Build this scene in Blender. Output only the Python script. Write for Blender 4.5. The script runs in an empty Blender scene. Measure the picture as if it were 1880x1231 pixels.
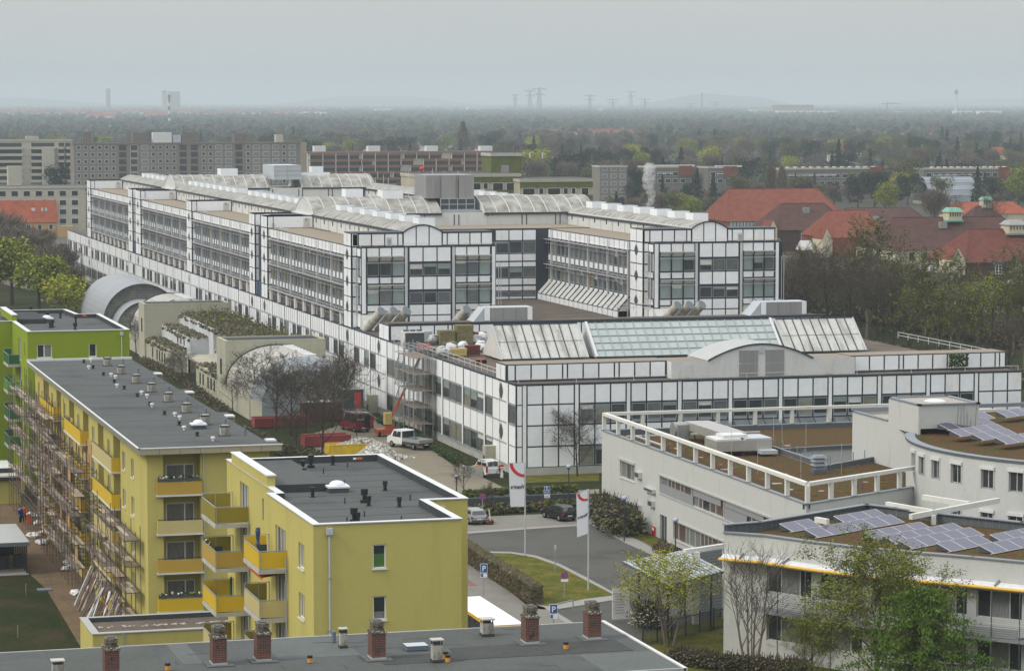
import bpy, math, random
from mathutils import Vector, Matrix
R=random.Random(7)
C=bpy.context.scene.collection
# ---------------------------------------------------------------- camera, world, sun, exposure
F=5260.;CX=940.;CY=615.5;H=40.;GZ=-0.8
PT=math.atan((CY-185)/F);YAW=math.radians(-15.86)
cam=bpy.data.cameras.new('camera');camo=bpy.data.objects.new('camera',cam);C.objects.link(camo)
camo.location=(0,0,H);camo.rotation_euler=(math.pi/2-PT,0,YAW)
cam.sensor_width=36;cam.lens=36*F/1880;cam.clip_start=1;cam.clip_end=90000
bpy.context.scene.camera=camo
SUN_EL=math.radians(42);SUN_AZ=math.radians(-98)   # azimuth from +Y clockwise: the brighter part of the cloud is to the left
W=bpy.data.worlds.new("World");bpy.context.scene.world=W;W.use_nodes=True
nt=W.node_tree;nt.nodes.clear()
def N(t,ty,**k):
    n=t.nodes.new(ty)
    for a,b in k.items(): setattr(n,a,b)
    return n
out=N(nt,'ShaderNodeOutputWorld');bg=N(nt,'ShaderNodeBackground');bg2=N(nt,'ShaderNodeBackground');add=N(nt,'ShaderNodeAddShader')
sky=N(nt,'ShaderNodeTexSky',sky_type='NISHITA',sun_disc=False,sun_elevation=SUN_EL,sun_rotation=SUN_AZ,air_density=2,dust_density=6)
bg.inputs[1].default_value=0.02
tc=N(nt,'ShaderNodeTexCoord');sep=N(nt,'ShaderNodeSeparateXYZ');rmp=N(nt,'ShaderNodeValToRGB')
nz=N(nt,'ShaderNodeTexNoise');nz.inputs['Scale'].default_value=9;nz.inputs['Detail'].default_value=3
mp=N(nt,'ShaderNodeMapping');mp.inputs['Scale'].default_value=(1,1,4)
ma=N(nt,'ShaderNodeMath',operation='MULTIPLY_ADD');ma.inputs[1].default_value=0.10;mb_=N(nt,'ShaderNodeMath',operation='ADD')
el=rmp.color_ramp.elements
el[0].position=0.0;el[0].color=(.47,.52,.54,1);el[1].position=1.0;el[1].color=(1.75,1.77,1.8,1)
for p,c in ((.018,(.58,.60,.60,1)),(.045,(.62,.63,.62,1)),(.25,(.85,.88,.92,1))):
    e=el.new(p);e.color=c
L=nt.links.new
L(tc.outputs['Generated'],sep.inputs[0]);L(tc.outputs['Generated'],mp.inputs[0]);L(mp.outputs[0],nz.inputs[0])
L(nz.outputs[0],ma.inputs[0]);ma.inputs[2].default_value=-0.05
L(sep.outputs[2],mb_.inputs[0])
mm=N(nt,'ShaderNodeMath',operation='MULTIPLY');L(ma.outputs[0],mm.inputs[0]);L(sep.outputs[2],mm.inputs[1])
m8=N(nt,'ShaderNodeMath',operation='MULTIPLY');L(mm.outputs[0],m8.inputs[0]);m8.inputs[1].default_value=12
L(m8.outputs[0],mb_.inputs[1]);L(mb_.outputs[0],rmp.inputs[0])
L(rmp.outputs[0],bg2.inputs[0]);L(sky.outputs[0],bg.inputs[0]);L(bg.outputs[0],add.inputs[0]);L(bg2.outputs[0],add.inputs[1]);L(add.outputs[0],out.inputs[0])
bg2.inputs[1].default_value=0.86
sl=bpy.data.lights.new('sun','SUN');sl.energy=1.5;sl.angle=math.radians(15);sl.color=(1,.96,.9)
so=bpy.data.objects.new('sun',sl);C.objects.link(so)
sd=Vector((math.sin(SUN_AZ)*math.cos(SUN_EL),math.cos(SUN_AZ)*math.cos(SUN_EL),math.sin(SUN_EL)))
so.rotation_euler=sd.to_track_quat('Z','Y').to_euler();so.location=(0,0,60)
vs=bpy.context.scene.view_settings;vs.view_transform='Standard';vs.look='None';vs.exposure=0.12;vs.gamma=1
cy=bpy.context.scene.cycles
cy.max_bounces=5;cy.diffuse_bounces=2;cy.glossy_bounces=2;cy.transmission_bounces=2;cy.transparent_max_bounces=6;cy.volume_bounces=1
# ---------------------------------------------------------------- pixel helpers: a photograph pixel and one known coordinate give a real place
def rot(v):
    x,y,z=v;a=math.pi/2-PT
    y,z=y*math.cos(a)-z*math.sin(a),y*math.sin(a)+z*math.cos(a)
    return (x*math.cos(YAW)-y*math.sin(YAW),x*math.sin(YAW)+y*math.cos(YAW),z)
def ray(px,py): return rot(((px-CX)/F,(CY-py)/F,-1.))
def G(px,py,z=GZ):
    d=ray(px,py);t=(z-H)/d[2];return (d[0]*t,d[1]*t)
def onX(px,py,X):
    d=ray(px,py);t=X/d[0];return (d[1]*t,H+d[2]*t)
def onY(px,py,Y):
    d=ray(px,py);t=Y/d[1];return (d[0]*t,H+d[2]*t)
# ---------------------------------------------------------------- materials
def lin(c):
    c=c/255.;return c/12.92 if c<=.04045 else ((c+.055)/1.055)**2.4
def col(r,g,b,f=1.): return tuple(min(.85,lin(v)*f) for v in (r,g,b))
MATS={}
def M(name,c,rough=.8,var=.12,scale=.6,metal=0,spec=None,c2=None,thr=(.42,.6),stretch=None,bump=0,fine=None):
    """c,c2 linear base colours; noise mixes c to c2 (stains) and a second noise varies brightness"""
    m=bpy.data.materials.new(name);MATS[name]=m;m.use_nodes=True;t=m.node_tree;b=t.nodes['Principled BSDF']
    b.inputs['Roughness'].default_value=rough;b.inputs['Metallic'].default_value=metal
    if spec is None and rough>=.75: spec=.08
    if spec is not None: b.inputs['Specular IOR Level'].default_value=spec
    m.diffuse_color=(*c,1)
    if var==0 and not c2: b.inputs['Base Color'].default_value=(*c,1);return m
    tc=N(t,'ShaderNodeTexCoord');mp=N(t,'ShaderNodeMapping')
    if stretch: mp.inputs['Scale'].default_value=stretch
    t.links.new(tc.outputs['Object'],mp.inputs[0])
    nz=N(t,'ShaderNodeTexNoise');nz.inputs['Scale'].default_value=scale;nz.inputs['Detail'].default_value=5;nz.inputs['Roughness'].default_value=.65
    t.links.new(mp.outputs[0],nz.inputs[0])
    r=N(t,'ShaderNodeValToRGB');e=r.color_ramp.elements
    if c2: e[0].position,e[1].position=thr;e[0].color=(*c,1);e[1].color=(*c2,1)
    else:
        e[0].position=.3;e[1].position=.7;e[0].color=tuple(v*(1-var) for v in c)+(1,);e[1].color=tuple(v*(1+var) for v in c)+(1,)
    t.links.new(nz.outputs[0],r.inputs[0]);o=r.outputs[0]
    if c2 or fine:
        n2=N(t,'ShaderNodeTexNoise');n2.inputs['Scale'].default_value=fine or scale*7;n2.inputs['Detail'].default_value=3
        t.links.new(tc.outputs['Object'],n2.inputs[0])
        r2=N(t,'ShaderNodeMapRange');r2.inputs[1].default_value=.25;r2.inputs[2].default_value=.75;r2.inputs[3].default_value=1-var;r2.inputs[4].default_value=1+var
        t.links.new(n2.outputs[0],r2.inputs[0])
        mx=N(t,'ShaderNodeVectorMath',operation='SCALE');t.links.new(o,mx.inputs[0]);t.links.new(r2.outputs[0],mx.inputs['Scale']);o=mx.outputs[0]
    t.links.new(o,b.inputs['Base Color'])
    if bump:
        bp=N(t,'ShaderNodeBump');bp.inputs['Strength'].default_value=bump;bp.inputs['Distance'].default_value=.05
        t.links.new(nz.outputs[0],bp.inputs['Height']);t.links.new(bp.outputs[0],b.inputs['Normal'])
    return m
def Mbrick(name,c1,c2,mortar,scale=1.,bw=.25,bh=.075,rough=.85,ms=.012,swap=False):
    m=bpy.data.materials.new(name);MATS[name]=m;m.use_nodes=True;t=m.node_tree;b=t.nodes['Principled BSDF'];b.inputs['Roughness'].default_value=rough;b.inputs['Specular IOR Level'].default_value=.1
    tc=N(t,'ShaderNodeTexCoord');sp=N(t,'ShaderNodeSeparateXYZ');cb=N(t,'ShaderNodeCombineXYZ');ad=N(t,'ShaderNodeMath',operation='ADD')
    t.links.new(tc.outputs['Object'],sp.inputs[0]);t.links.new(sp.outputs[0],ad.inputs[0]);t.links.new(sp.outputs[1],ad.inputs[1])
    if swap: t.links.new(sp.outputs[0],cb.inputs[0]);t.links.new(sp.outputs[1],cb.inputs[1])
    else: t.links.new(ad.outputs[0],cb.inputs[0]);t.links.new(sp.outputs[2],cb.inputs[1])
    br=N(t,'ShaderNodeTexBrick');br.inputs['Color1'].default_value=(*c1,1);br.inputs['Color2'].default_value=(*c2,1);br.inputs['Mortar'].default_value=(*mortar,1)
    br.inputs['Scale'].default_value=scale;br.inputs['Brick Width'].default_value=bw;br.inputs['Row Height'].default_value=bh;br.inputs['Mortar Size'].default_value=ms
    t.links.new(cb.outputs[0],br.inputs[0])
    n2=N(t,'ShaderNodeTexNoise');n2.inputs['Scale'].default_value=.7;n2.inputs['Detail'].default_value=4;t.links.new(tc.outputs['Object'],n2.inputs[0])
    r2=N(t,'ShaderNodeMapRange');r2.inputs[1].default_value=.3;r2.inputs[2].default_value=.7;r2.inputs[3].default_value=.8;r2.inputs[4].default_value=1.15
    t.links.new(n2.outputs[0],r2.inputs[0]);mx=N(t,'ShaderNodeVectorMath',operation='SCALE');t.links.new(br.outputs[0],mx.inputs[0]);t.links.new(r2.outputs[0],mx.inputs['Scale'])
    t.links.new(mx.outputs[0],b.inputs['Base Color']);return m
# hospital
M('panel_white',(.80,.82,.835),.45,.04,.22,fine=1.5);M('panel_white_b',(.74,.76,.77),.5,.05,.3,fine=1.5);M('panel_white_c',(.78,.79,.785),.5,.05,.8,c2=(.60,.60,.57),thr=(.52,.8),stretch=(1,1,.2),fine=2)
M('joint_dark',(.022,.032,.045),.6,0)
M('steel_grey',(.30,.32,.34),.5,.08,1.)
M('pipe_white',(.55,.56,.56),.5,0)
M('shade_grille',(.36,.34,.34),.7,.15,1.5)
M('glass_dark',(.035,.042,.045),.12,.35,.5,spec=.9)
M('glass_grey',(.11,.125,.125),.18,.3,.4,spec=.8)
M('glass_teal',(.24,.30,.28),.2,.12,.3,spec=.7)
M('glass_curtain',(.20,.195,.15),.3,.25,.8,spec=.6)
M('glass_yellow',(.19,.16,.06),.3,.25,.8,spec=.6)
M('blind_white',(.55,.54,.50),.7,.08,1.)
M('dirty_panel',(.50,.51,.49),.8,.06,.5,c2=(.36,.35,.31),thr=(.48,.75),stretch=(1,1,.3))
M('vault_sheet',(.36,.36,.335),.8,.12,.5,c2=(.19,.18,.155),thr=(.38,.64),stretch=(1,1,1),fine=4)
M('vault_rib',(.52,.52,.50),.7,.05,1)
M('terrace_gravel',(.25,.215,.165),.95,.2,3)
M('roof_brown',(.115,.095,.078),.95,.22,.25,fine=5)
M('cream_wall',(.58,.59,.575),.8,.05,.6,c2=(.47,.46,.40),thr=(.5,.8),stretch=(1,1,.25))
M('plinth_concrete',(.38,.38,.34),.9,.12,.6)
M('duct_beige',(.42,.41,.36),.6,.12,.8,c2=(.25,.22,.17),thr=(.5,.7))
M('duct_cap',(.13,.155,.175),.6,.05,1)
M('vent_dark',(.05,.06,.065),.6,.1,2)
M('metal_plant',(.28,.28,.275),.45,.10,.4,stretch=(3,3,.2),metal=.3)
M('metal_light',(.42,.45,.48),.45,.06,.5)
M('skylight_opal',(.46,.46,.43),.7,.12,.5,c2=(.22,.215,.19),thr=(.46,.70),stretch=(1.6,.35,.35),fine=3)
M('skylight_glass',(.33,.385,.365),.25,.12,.35,spec=.6)
M('tan_edge',(.24,.21,.17),.9,.1,2)
# flats
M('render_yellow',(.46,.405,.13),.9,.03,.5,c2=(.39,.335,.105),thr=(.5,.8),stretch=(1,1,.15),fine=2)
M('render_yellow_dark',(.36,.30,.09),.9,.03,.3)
M('render_green',(.22,.285,.025),.9,.03,.3,fine=2)
M('panel_ochre',(.42,.275,.04),.55,.04,.5)
M('panel_gold',(.60,.40,.012),.5,.04,.5)
M('panel_olive',(.25,.20,.015),.5,.04,.5)
M('panel_cream',(.48,.40,.17),.6,.04,.5)
M('panel_green',(.02,.11,.035),.5,.04,.5)
M('panel_green_light',(.06,.25,.035),.5,.04,.5)
M('concrete_light',(.42,.41,.37),.9,.10,1.2)
M('coping_white',(.58,.59,.58),.5,.06,.8)
M('coping_metal',(.36,.37,.36),.45,.06,.8)
M('upvc_white',(.72,.73,.74),.4,0)
M('pane_dark',(.03,.034,.036),.1,.4,1.5,spec=.8)
M('pane_curtain',(.17,.175,.17),.35,.35,2.5,stretch=(6,6,.6),spec=.6)
M('pane_green',(.06,.16,.04),.3,.1,1,spec=.6)
M('roof_felt',(.088,.094,.092),.9,.10,.16,c2=(.066,.071,.070),thr=(.5,.66),fine=5)
M('roof_felt_dark',(.055,.060,.063),.9,.15,.5)
M('roof_fascia',(.22,.215,.15),.5,.08,.5)
M('fascia_tan',(.33,.29,.20),.5,.06,.5)
M('vent_black',(.008,.009,.01),.5,0)
M('vent_white',(.65,.65,.62),.5,0)
M('vent_bluegrey',(.11,.14,.17),.5,0)
M('plastic_orange',(.55,.10,.02),.5,0)
M('amber',(.60,.26,.03),.4,0)
M('dome_opal',(.62,.63,.72),.2,0,spec=.7)
M('concrete_stain',(.36,.35,.31),.95,.15,2,c2=(.17,.16,.13),thr=(.45,.65),stretch=(1,1,.5))
Mbrick('brick_chimney',(.15,.055,.04),(.10,.038,.032),(.17,.13,.11))
M('mossy_stone',(.20,.18,.14),.95,.25,5,c2=(.07,.06,.045),thr=(.4,.62))
M('scaffold_steel',(.10,.085,.08),.6,.3,1)
M('scaffold_red',(.12,.055,.045),.6,.2,1)
M('plank_wood',(.44,.37,.28),.9,.2,1.2,fine=6)
M('plank_old',(.20,.165,.135),.9,.25,1.2,fine=6)
M('insulation_orange',(.46,.29,.14),.9,.1,.8)
M('tarp_white',(.60,.61,.62),.7,.12,2)
# white hospital annex
M('render_white',(.48,.49,.47),.85,.035,.8,c2=(.37,.375,.35),thr=(.55,.85),stretch=(1,1,.2),fine=3)
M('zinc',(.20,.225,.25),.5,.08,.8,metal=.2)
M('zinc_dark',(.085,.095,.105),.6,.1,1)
M('sedum',(.095,.040,.022),.98,.5,.9,c2=(.050,.062,.016),thr=(.42,.62),fine=5)
M('gravel_light',(.34,.31,.27),.95,.2,5)
M('stainless',(.42,.41,.38),.35,.10,.6,metal=.4)
M('solar_cell',(.055,.050,.095),.22,.05,.5,spec=.7)
M('aluminium',(.55,.56,.56),.4,.05,1,metal=.3)
M('awning_yellow',(.68,.42,.06),.6,.05,1)
M('shutter_grey',(.25,.26,.27),.6,.05,1)
# ground
M('asphalt',(.094,.092,.085),.92,.08,.12,c2=(.074,.072,.067),thr=(.5,.62),fine=7)
M('paving',(.19,.182,.162),.93,.09,.4,fine=4)
M('paving_warm',(.20,.178,.135),.93,.12,.2,c2=(.145,.127,.098),thr=(.5,.7),fine=4)
M('kerb',(.27,.265,.245),.9,.08,1)
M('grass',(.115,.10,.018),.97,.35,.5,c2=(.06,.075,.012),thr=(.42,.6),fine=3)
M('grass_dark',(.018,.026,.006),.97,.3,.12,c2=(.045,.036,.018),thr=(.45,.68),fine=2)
M('bare_earth',(.15,.105,.062),.98,.25,.35,c2=(.10,.075,.05),thr=(.45,.7),fine=3)
M('paint_line',(.42,.42,.40),.8,.1,2)
M('far_ground',(.040,.045,.030),.98,.3,.004,c2=(.065,.06,.045),thr=(.45,.6),fine=.03)
M('brick_path',(.20,.11,.095),.95,.15,1)
# vegetation
M('bark',(.045,.037,.029),.95,.2,3)
M('bark_pale',(.15,.13,.105),.95,.25,2)
M('twig',(.075,.062,.047),.95,.15,2)
M('twig_red',(.12,.075,.05),.95,.15,2)
M('twig_green',(.09,.095,.035),.95,.15,2)
M('leaf_budding',(.095,.105,.020),.85,.25,1)
M('leaf_yellow',(.30,.29,.025),.85,.2,1)
M('leaf_lime',(.20,.235,.03),.85,.2,1)
M('leaf_larch',(.09,.165,.022),.85,.25,1)
M('leaf_larch_dark',(.055,.10,.018),.85,.25,1)
M('leaf_conifer',(.014,.027,.022),.9,.3,1)
M('leaf_dark',(.032,.046,.018),.9,.3,1)
M('leaf_bare',(.13,.115,.088),.95,.25,1)
M('leaf_bare_red',(.13,.095,.075),.95,.25,1)
M('hedge_brown',(.085,.068,.035),.95,.3,1)
M('ivy',(.075,.085,.02),.9,.3,1)
M('bud_white',(.62,.62,.55),.8,.1,1)
M('ground_cover',(.045,.075,.022),.9,.3,1)
# vehicles and others
for nm,c in dict(paint_black=(.012,.013,.016),paint_silver=(.26,.27,.28),paint_white=(.68,.69,.68),paint_red=(.17,.012,.028),paint_wine=(.14,.014,.025),paint_blue=(.03,.06,.13),paint_yellow=(.72,.44,.0)).items(): M(nm,c,.3,0,spec=.7)
M('tyre',(.012,.012,.012),.9,0);M('rim',(.25,.25,.26),.4,0,metal=.5);M('car_glass',(.015,.018,.02),.06,0,spec=.9)
M('tail_red',(.35,.01,.01),.3,0);M('lamp_clear',(.6,.6,.6),.2,0);M('plate',(.7,.7,.68),.5,0)
M('bin_yellow',(.62,.42,.01),.6,.12,1.5);M('container_red',(.22,.03,.028),.6,.15,1);M('container_red_pale',(.33,.10,.085),.7,.2,1)
M('container_navy',(.025,.045,.06),.6,.1,1);M('container_top',(.34,.32,.30),.8,.15,1);M('door_red',(.42,.04,.02),.5,.05,1)
M('rubble',(.52,.49,.44),.95,.25,5,c2=(.20,.18,.16),thr=(.5,.62));M('lift_orange',(.42,.07,.025),.5,.1,1)
M('galvanised',(.33,.35,.35),.5,.12,1,metal=.3);M('sack_white',(.60,.60,.62),.8,.15,2);M('pallet_yellow',(.46,.36,.14),.8,.12,2)
M('bale_olive',(.19,.17,.09),.9,.25,3);M('red_goods',(.45,.05,.05),.6,.1,1)
M('flag_white',(.66,.68,.72),.8,0);M('flag_red',(.55,.02,.04),.7,0);M('flag_text',(.07,.09,.13),.8,0)
M('sign_blue',(.02,.10,.32),.5,0);M('sign_red',(.45,.02,.02),.5,0);M('sign_white',(.72,.72,.72),.5,0)
M('roof_white',(.80,.82,.80),.5,.02,.5);M('jacket_blue',(.02,.05,.22),.8,0);M('jacket_orange',(.55,.10,.02),.8,0);M('jacket_red',(.4,.02,.04),.8,0)
M('trousers',(.03,.03,.035),.9,0);M('skin',(.45,.27,.19),.6,0);M('hair',(.03,.02,.015),.9,0)
# distance
def Mtile(n,c,v=.25): M(n,c,.9,v,.5,fine=3,c2=tuple(x*.62 for x in c),thr=(.45,.75))
Mtile('tiles_red',(.185,.062,.042));Mtile('tiles_brown',(.085,.045,.038));Mtile('tiles_orange',(.27,.078,.042));Mtile('tiles_dull',(.13,.045,.034))
M('stucco_cream',(.50,.46,.33),.9,.08,.4);M('stucco_pale',(.46,.45,.41),.9,.08,.4);M('copper_green',(.16,.36,.27),.7,.15,1);M('dormer_green',(.05,.085,.08),.8,.1,1)
M('slab_grey',(.20,.185,.165),.9,.10,.3);M('slab_pale',(.42,.40,.33),.9,.08,.2);M('slab_orange',(.20,.095,.062),.9,.08,.2);M('slab_olive',(.12,.14,.055),.9,.2,.6)
M('slab_cream',(.40,.37,.28),.9,.08,.2);M('hazy_white',(.62,.62,.60),.8,.05,.5);M('hazy_stone',(.45,.36,.30),.9,.1,.2);M('pylon_steel',(.10,.11,.12),.8,0)
M('glasshouse',(.22,.25,.28),.4,.1,.3);M('water_steam',(.8,.8,.8),.9,0);M('plaster_ochre',(.46,.30,.14),.9,.08,.3)
M('steel_dark',(.03,.035,.04),.5,0)
M('far_wood',(.040,.052,.038),.95,.3,.02,c2=(.075,.065,.05),thr=(.45,.6),fine=.3)
M('felt_a',(.084,.092,.086),.92,.10,.3,fine=5);M('felt_b',(.108,.12,.115),.92,.08,.3,fine=5);M('felt_d',(.062,.066,.063),.92,.12,.4,fine=5)
M('nursery_cream',(.38,.37,.285),.85,.05,.4,c2=(.30,.285,.21),thr=(.5,.8),stretch=(1,1,.3));M('nursery_white',(.50,.52,.53),.85,.1,.6,c2=(.33,.34,.33),thr=(.5,.7),stretch=(1,1,.4))
M('hall_sheet',(.44,.43,.39),.55,.08,.3,c2=(.36,.35,.30),thr=(.45,.7),fine=3);M('glass_hall',(.24,.27,.29),.35,.15,.25,spec=.5)
M('drum_grey',(.25,.265,.28),.6,.06,.15)
Mbrick('brick_striped',(.36,.36,.32),(.34,.34,.30),(.26,.26,.23),bw=3.,bh=.45,ms=.06)
M('beam_white',(.60,.60,.56),.8,.06,.8,c2=(.48,.47,.43),thr=(.55,.85),stretch=(1,1,.3));M('canopy_metal',(.42,.46,.48),.4,.1,.5,metal=.2);M('pane_brown',(.10,.065,.05),.3,.4,3.,stretch=(5,5,.5),spec=.7)
M('hedge_green',(.075,.085,.025),.95,.3,1);M('container_dark',(.10,.03,.028),.7,.15,1);M('paint_decal',(.60,.61,.60),.4,.1,1.,c2=(.16,.165,.16),thr=(.53,.60));M('lamp_shade',(.30,.36,.44),.3,0,spec=.7)
for n_,c_ in dict(fw_dark=(.016,.026,.022),fw_bare=(.048,.044,.038),fw_green=(.052,.062,.026),fw_brown=(.060,.045,.038)).items(): M(n_,c_,.95,.3,.15,fine=.8)
M('slab_white',(.55,.55,.54),.7,0);M('slab_dark',(.05,.052,.055),.8,.15,1);M('slab_dull',(.17,.15,.135),.9,.1,.4);M('slab_dull2',(.15,.145,.13),.9,.1,.4);M('slab_tan',(.30,.26,.20),.9,.08,.3);M('slab_glazing',(.30,.32,.33),.5,.1,.5);M('dormer_pale',(.28,.34,.36),.7,.1,.5)
def Mvol(n,c,d,an=0.):
    m=bpy.data.materials.new(n);MATS[n]=m;m.use_nodes=True;t=m.node_tree;t.nodes.clear();o=N(t,'ShaderNodeOutputMaterial');v=N(t,'ShaderNodeVolumePrincipled')
    v.inputs['Color'].default_value=(*c,1);v.inputs['Density'].default_value=d;v.inputs['Anisotropy'].default_value=an;t.links.new(v.outputs[0],o.inputs['Volume']);return m
HAZE_D=0.00013
Mvol('haze',(.68,.77,.82),HAZE_D);Mvol('steam',(.97,.97,.97),.5)
# ---------------------------------------------------------------- mesh builder
class MB:
    def __init__(s): s.v=[];s.f=[];s.m=[];s.ms=[]
    def mi(s,n):
        if n not in s.ms: s.ms.append(n)
        return s.ms.index(n)
    def face(s,pts,mat):
        k=len(s.v);s.v+=[tuple(p) for p in pts];s.f.append(tuple(range(k,k+len(pts))));s.m.append(s.mi(mat))
    def hexa(s,p,mat,skip=(),top=None):
        k=len(s.v);s.v+=[tuple(q) for q in p]
        for i,q in enumerate(((3,2,1,0),(4,5,6,7),(0,1,5,4),(1,2,6,5),(2,3,7,6),(3,0,4,7))):
            if i in skip: continue
            s.f.append(tuple(k+j for j in q));s.m.append(s.mi(top if (i==1 and top) else mat))
    def box(s,x0,y0,z0,x1,y1,z1,mat,top=None,skip=()):
        s.hexa([(x0,y0,z0),(x1,y0,z0),(x1,y1,z0),(x0,y1,z0),(x0,y0,z1),(x1,y0,z1),(x1,y1,z1),(x0,y1,z1)],mat,skip,top)
    def prism(s,poly,z0,z1,mat,top=None,bottom=False):
        n=len(poly)
        for i in range(n):
            a,b=poly[i],poly[(i+1)%n];s.face([(*a,z0),(*b,z0),(*b,z1),(*a,z1)],mat)
        s.face([(*p,z1) for p in poly],top or mat)
        if bottom: s.face([(*p,z0) for p in reversed(poly)],mat)
    def bar(s,p,q,w,mat,h=None,n=4):
        p=Vector(p);q=Vector(q);d=(q-p)
        if d.length<1e-6: return
        d.normalize();u=Vector((0,0,1)) if abs(d.z)<.9 else Vector((1,0,0));a=d.cross(u).normalized();b=a.cross(d)
        h=h or w
        if n==4: o=[a*w/2+b*h/2,a*-w/2+b*h/2,a*-w/2-b*h/2,a*w/2-b*h/2]
        else: o=[a*w/2*math.cos(2*math.pi*i/n)+b*h/2*math.sin(2*math.pi*i/n) for i in range(n)]
        k=len(s.v);s.v+=[tuple(p+x) for x in o]+[tuple(q+x) for x in o];mi=s.mi(mat)
        for i in range(n): s.f.append((k+i,k+(i+1)%n,k+n+(i+1)%n,k+n+i));s.m.append(mi)
        s.f.append(tuple(range(k+n-1,k-1,-1)));s.f.append(tuple(range(k+n,k+2*n)));s.m+=[mi,mi]
    def cone(s,p,q,r0,r1,mat,n=10,caps=True,capmat=None):
        p=Vector(p);q=Vector(q);d=(q-p).normalized();u=Vector((0,0,1)) if abs(d.z)<.9 else Vector((1,0,0));a=d.cross(u).normalized();b=a.cross(d)
        k=len(s.v);mi=s.mi(mat)
        for c,r in ((p,r0),(q,r1)): s.v+=[tuple(c+a*r*math.cos(2*math.pi*i/n)+b*r*math.sin(2*math.pi*i/n)) for i in range(n)]
        for i in range(n): s.f.append((k+i,k+(i+1)%n,k+n+(i+1)%n,k+n+i));s.m.append(mi)
        if caps:
            s.f.append(tuple(range(k+n-1,k-1,-1)));s.m.append(mi);s.f.append(tuple(range(k+n,k+2*n)));s.m.append(s.mi(capmat or mat))
    def lathe(s,c,prof,mat,n=10):
        for (r0,z0),(r1,z1) in zip(prof,prof[1:]):
            s.cone((c[0],c[1],c[2]+z0),(c[0],c[1],c[2]+z1),r0,r1,mat,n,caps=False)
        s.cone((c[0],c[1],c[2]+prof[-1][1]-.001),(c[0],c[1],c[2]+prof[-1][1]),prof[-1][0],prof[-1][0],mat,n)
    def blob(s,c,r,mat,jit=.2,rnd=R,sub=1,squash=1.):
        V,Fc=ICO[sub];k=len(s.v);ph=[rnd.uniform(1-jit,1+jit) for _ in V]
        s.v+=[(c[0]+v[0]*r*p,c[1]+v[1]*r*p,c[2]+v[2]*r*p*squash) for v,p in zip(V,ph)];mi=s.mi(mat)
        for f in Fc: s.f.append((k+f[0],k+f[1],k+f[2]));s.m.append(mi)
    def build(s,name,parent=None,loc=(0,0,0),smooth=False,local=False):
        me=bpy.data.meshes.new(name);l=Vector(parent.location) if parent is not None and not local else Vector(loc)
        if parent is not None and parent.parent is not None and not local: l=l+Vector(parent.parent.location)
        vs_=s.v if local else [(a-l.x,b-l.y,c-l.z) for a,b,c in s.v]
        me.from_pydata(vs_,[],s.f)
        for n in s.ms: me.materials.append(MATS[n])
        me.polygons.foreach_set('material_index',s.m)
        if smooth: me.polygons.foreach_set('use_smooth',[True]*len(s.f))
        me.update();o=bpy.data.objects.new(name,me);C.objects.link(o)
        if parent is not None: o.parent=parent
        elif not local: o.location=loc
        return o
def _ico():
    t=(1+5**.5)/2;V=[Vector(v).normalized() for v in ((-1,t,0),(1,t,0),(-1,-t,0),(1,-t,0),(0,-1,t),(0,1,t),(0,-1,-t),(0,1,-t),(t,0,-1),(t,0,1),(-t,0,-1),(-t,0,1))]
    Fc=[(0,11,5),(0,5,1),(0,1,7),(0,7,10),(0,10,11),(1,5,9),(5,11,4),(11,10,2),(10,7,6),(7,1,8),(3,9,4),(3,4,2),(3,2,6),(3,6,8),(3,8,9),(4,9,5),(2,4,11),(6,2,10),(8,6,7),(9,8,1)]
    o={0:([tuple(v) for v in V],Fc)}
    for sub in (1,2):
        V=list(V);cache={};nf=[]
        def mid(a,b):
            k=(min(a,b),max(a,b))
            if k not in cache: cache[k]=len(V);V.append(((V[a]+V[b])/2).normalized())
            return cache[k]
        for a,b,c in Fc:
            x,y,z=mid(a,b),mid(b,c),mid(c,a);nf+=[(a,x,z),(b,y,x),(c,z,y),(x,y,z)]
        Fc=nf;o[sub]=([tuple(v) for v in V],Fc)
    return o
ICO=_ico()
def tag(o,label=None,cat=None,group=None,kind=None):
    if label: o['label']=label
    if cat: o['category']=cat
    if group: o['group']=group
    if kind: o['kind']=kind
    return o
def thing(name,label,cat,loc=(0,0,0),group=None,rz=0):
    o=bpy.data.objects.new(name,None);C.objects.link(o);o.location=loc;o.rotation_euler=(0,0,rz);o.empty_display_size=.5
    return tag(o,label,cat,group)
def struct(mb,name,loc=(0,0,0)): return tag(mb.build(name,loc=loc),kind='structure')
KIDS={}
def dup(root,loc,rz=0,label=None,group=None,scale=None):
    if root.name not in KIDS:
        KIDS[root.name]=[(c,[g for g in bpy.data.objects if g.parent==c]) for c in bpy.data.objects if c.parent==root]
    r=root.copy();C.objects.link(r);r.location=loc;r.rotation_euler=(0,0,rz)
    if scale: r.scale=scale if hasattr(scale,'__len__') else (scale,)*3
    if label: r['label']=label
    if group: r['group']=group
    for c,gs in KIDS[root.name]:
        k=c.copy();C.objects.link(k);k.parent=r
        for g in gs: h=g.copy();C.objects.link(h);h.parent=k
    return r
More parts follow.
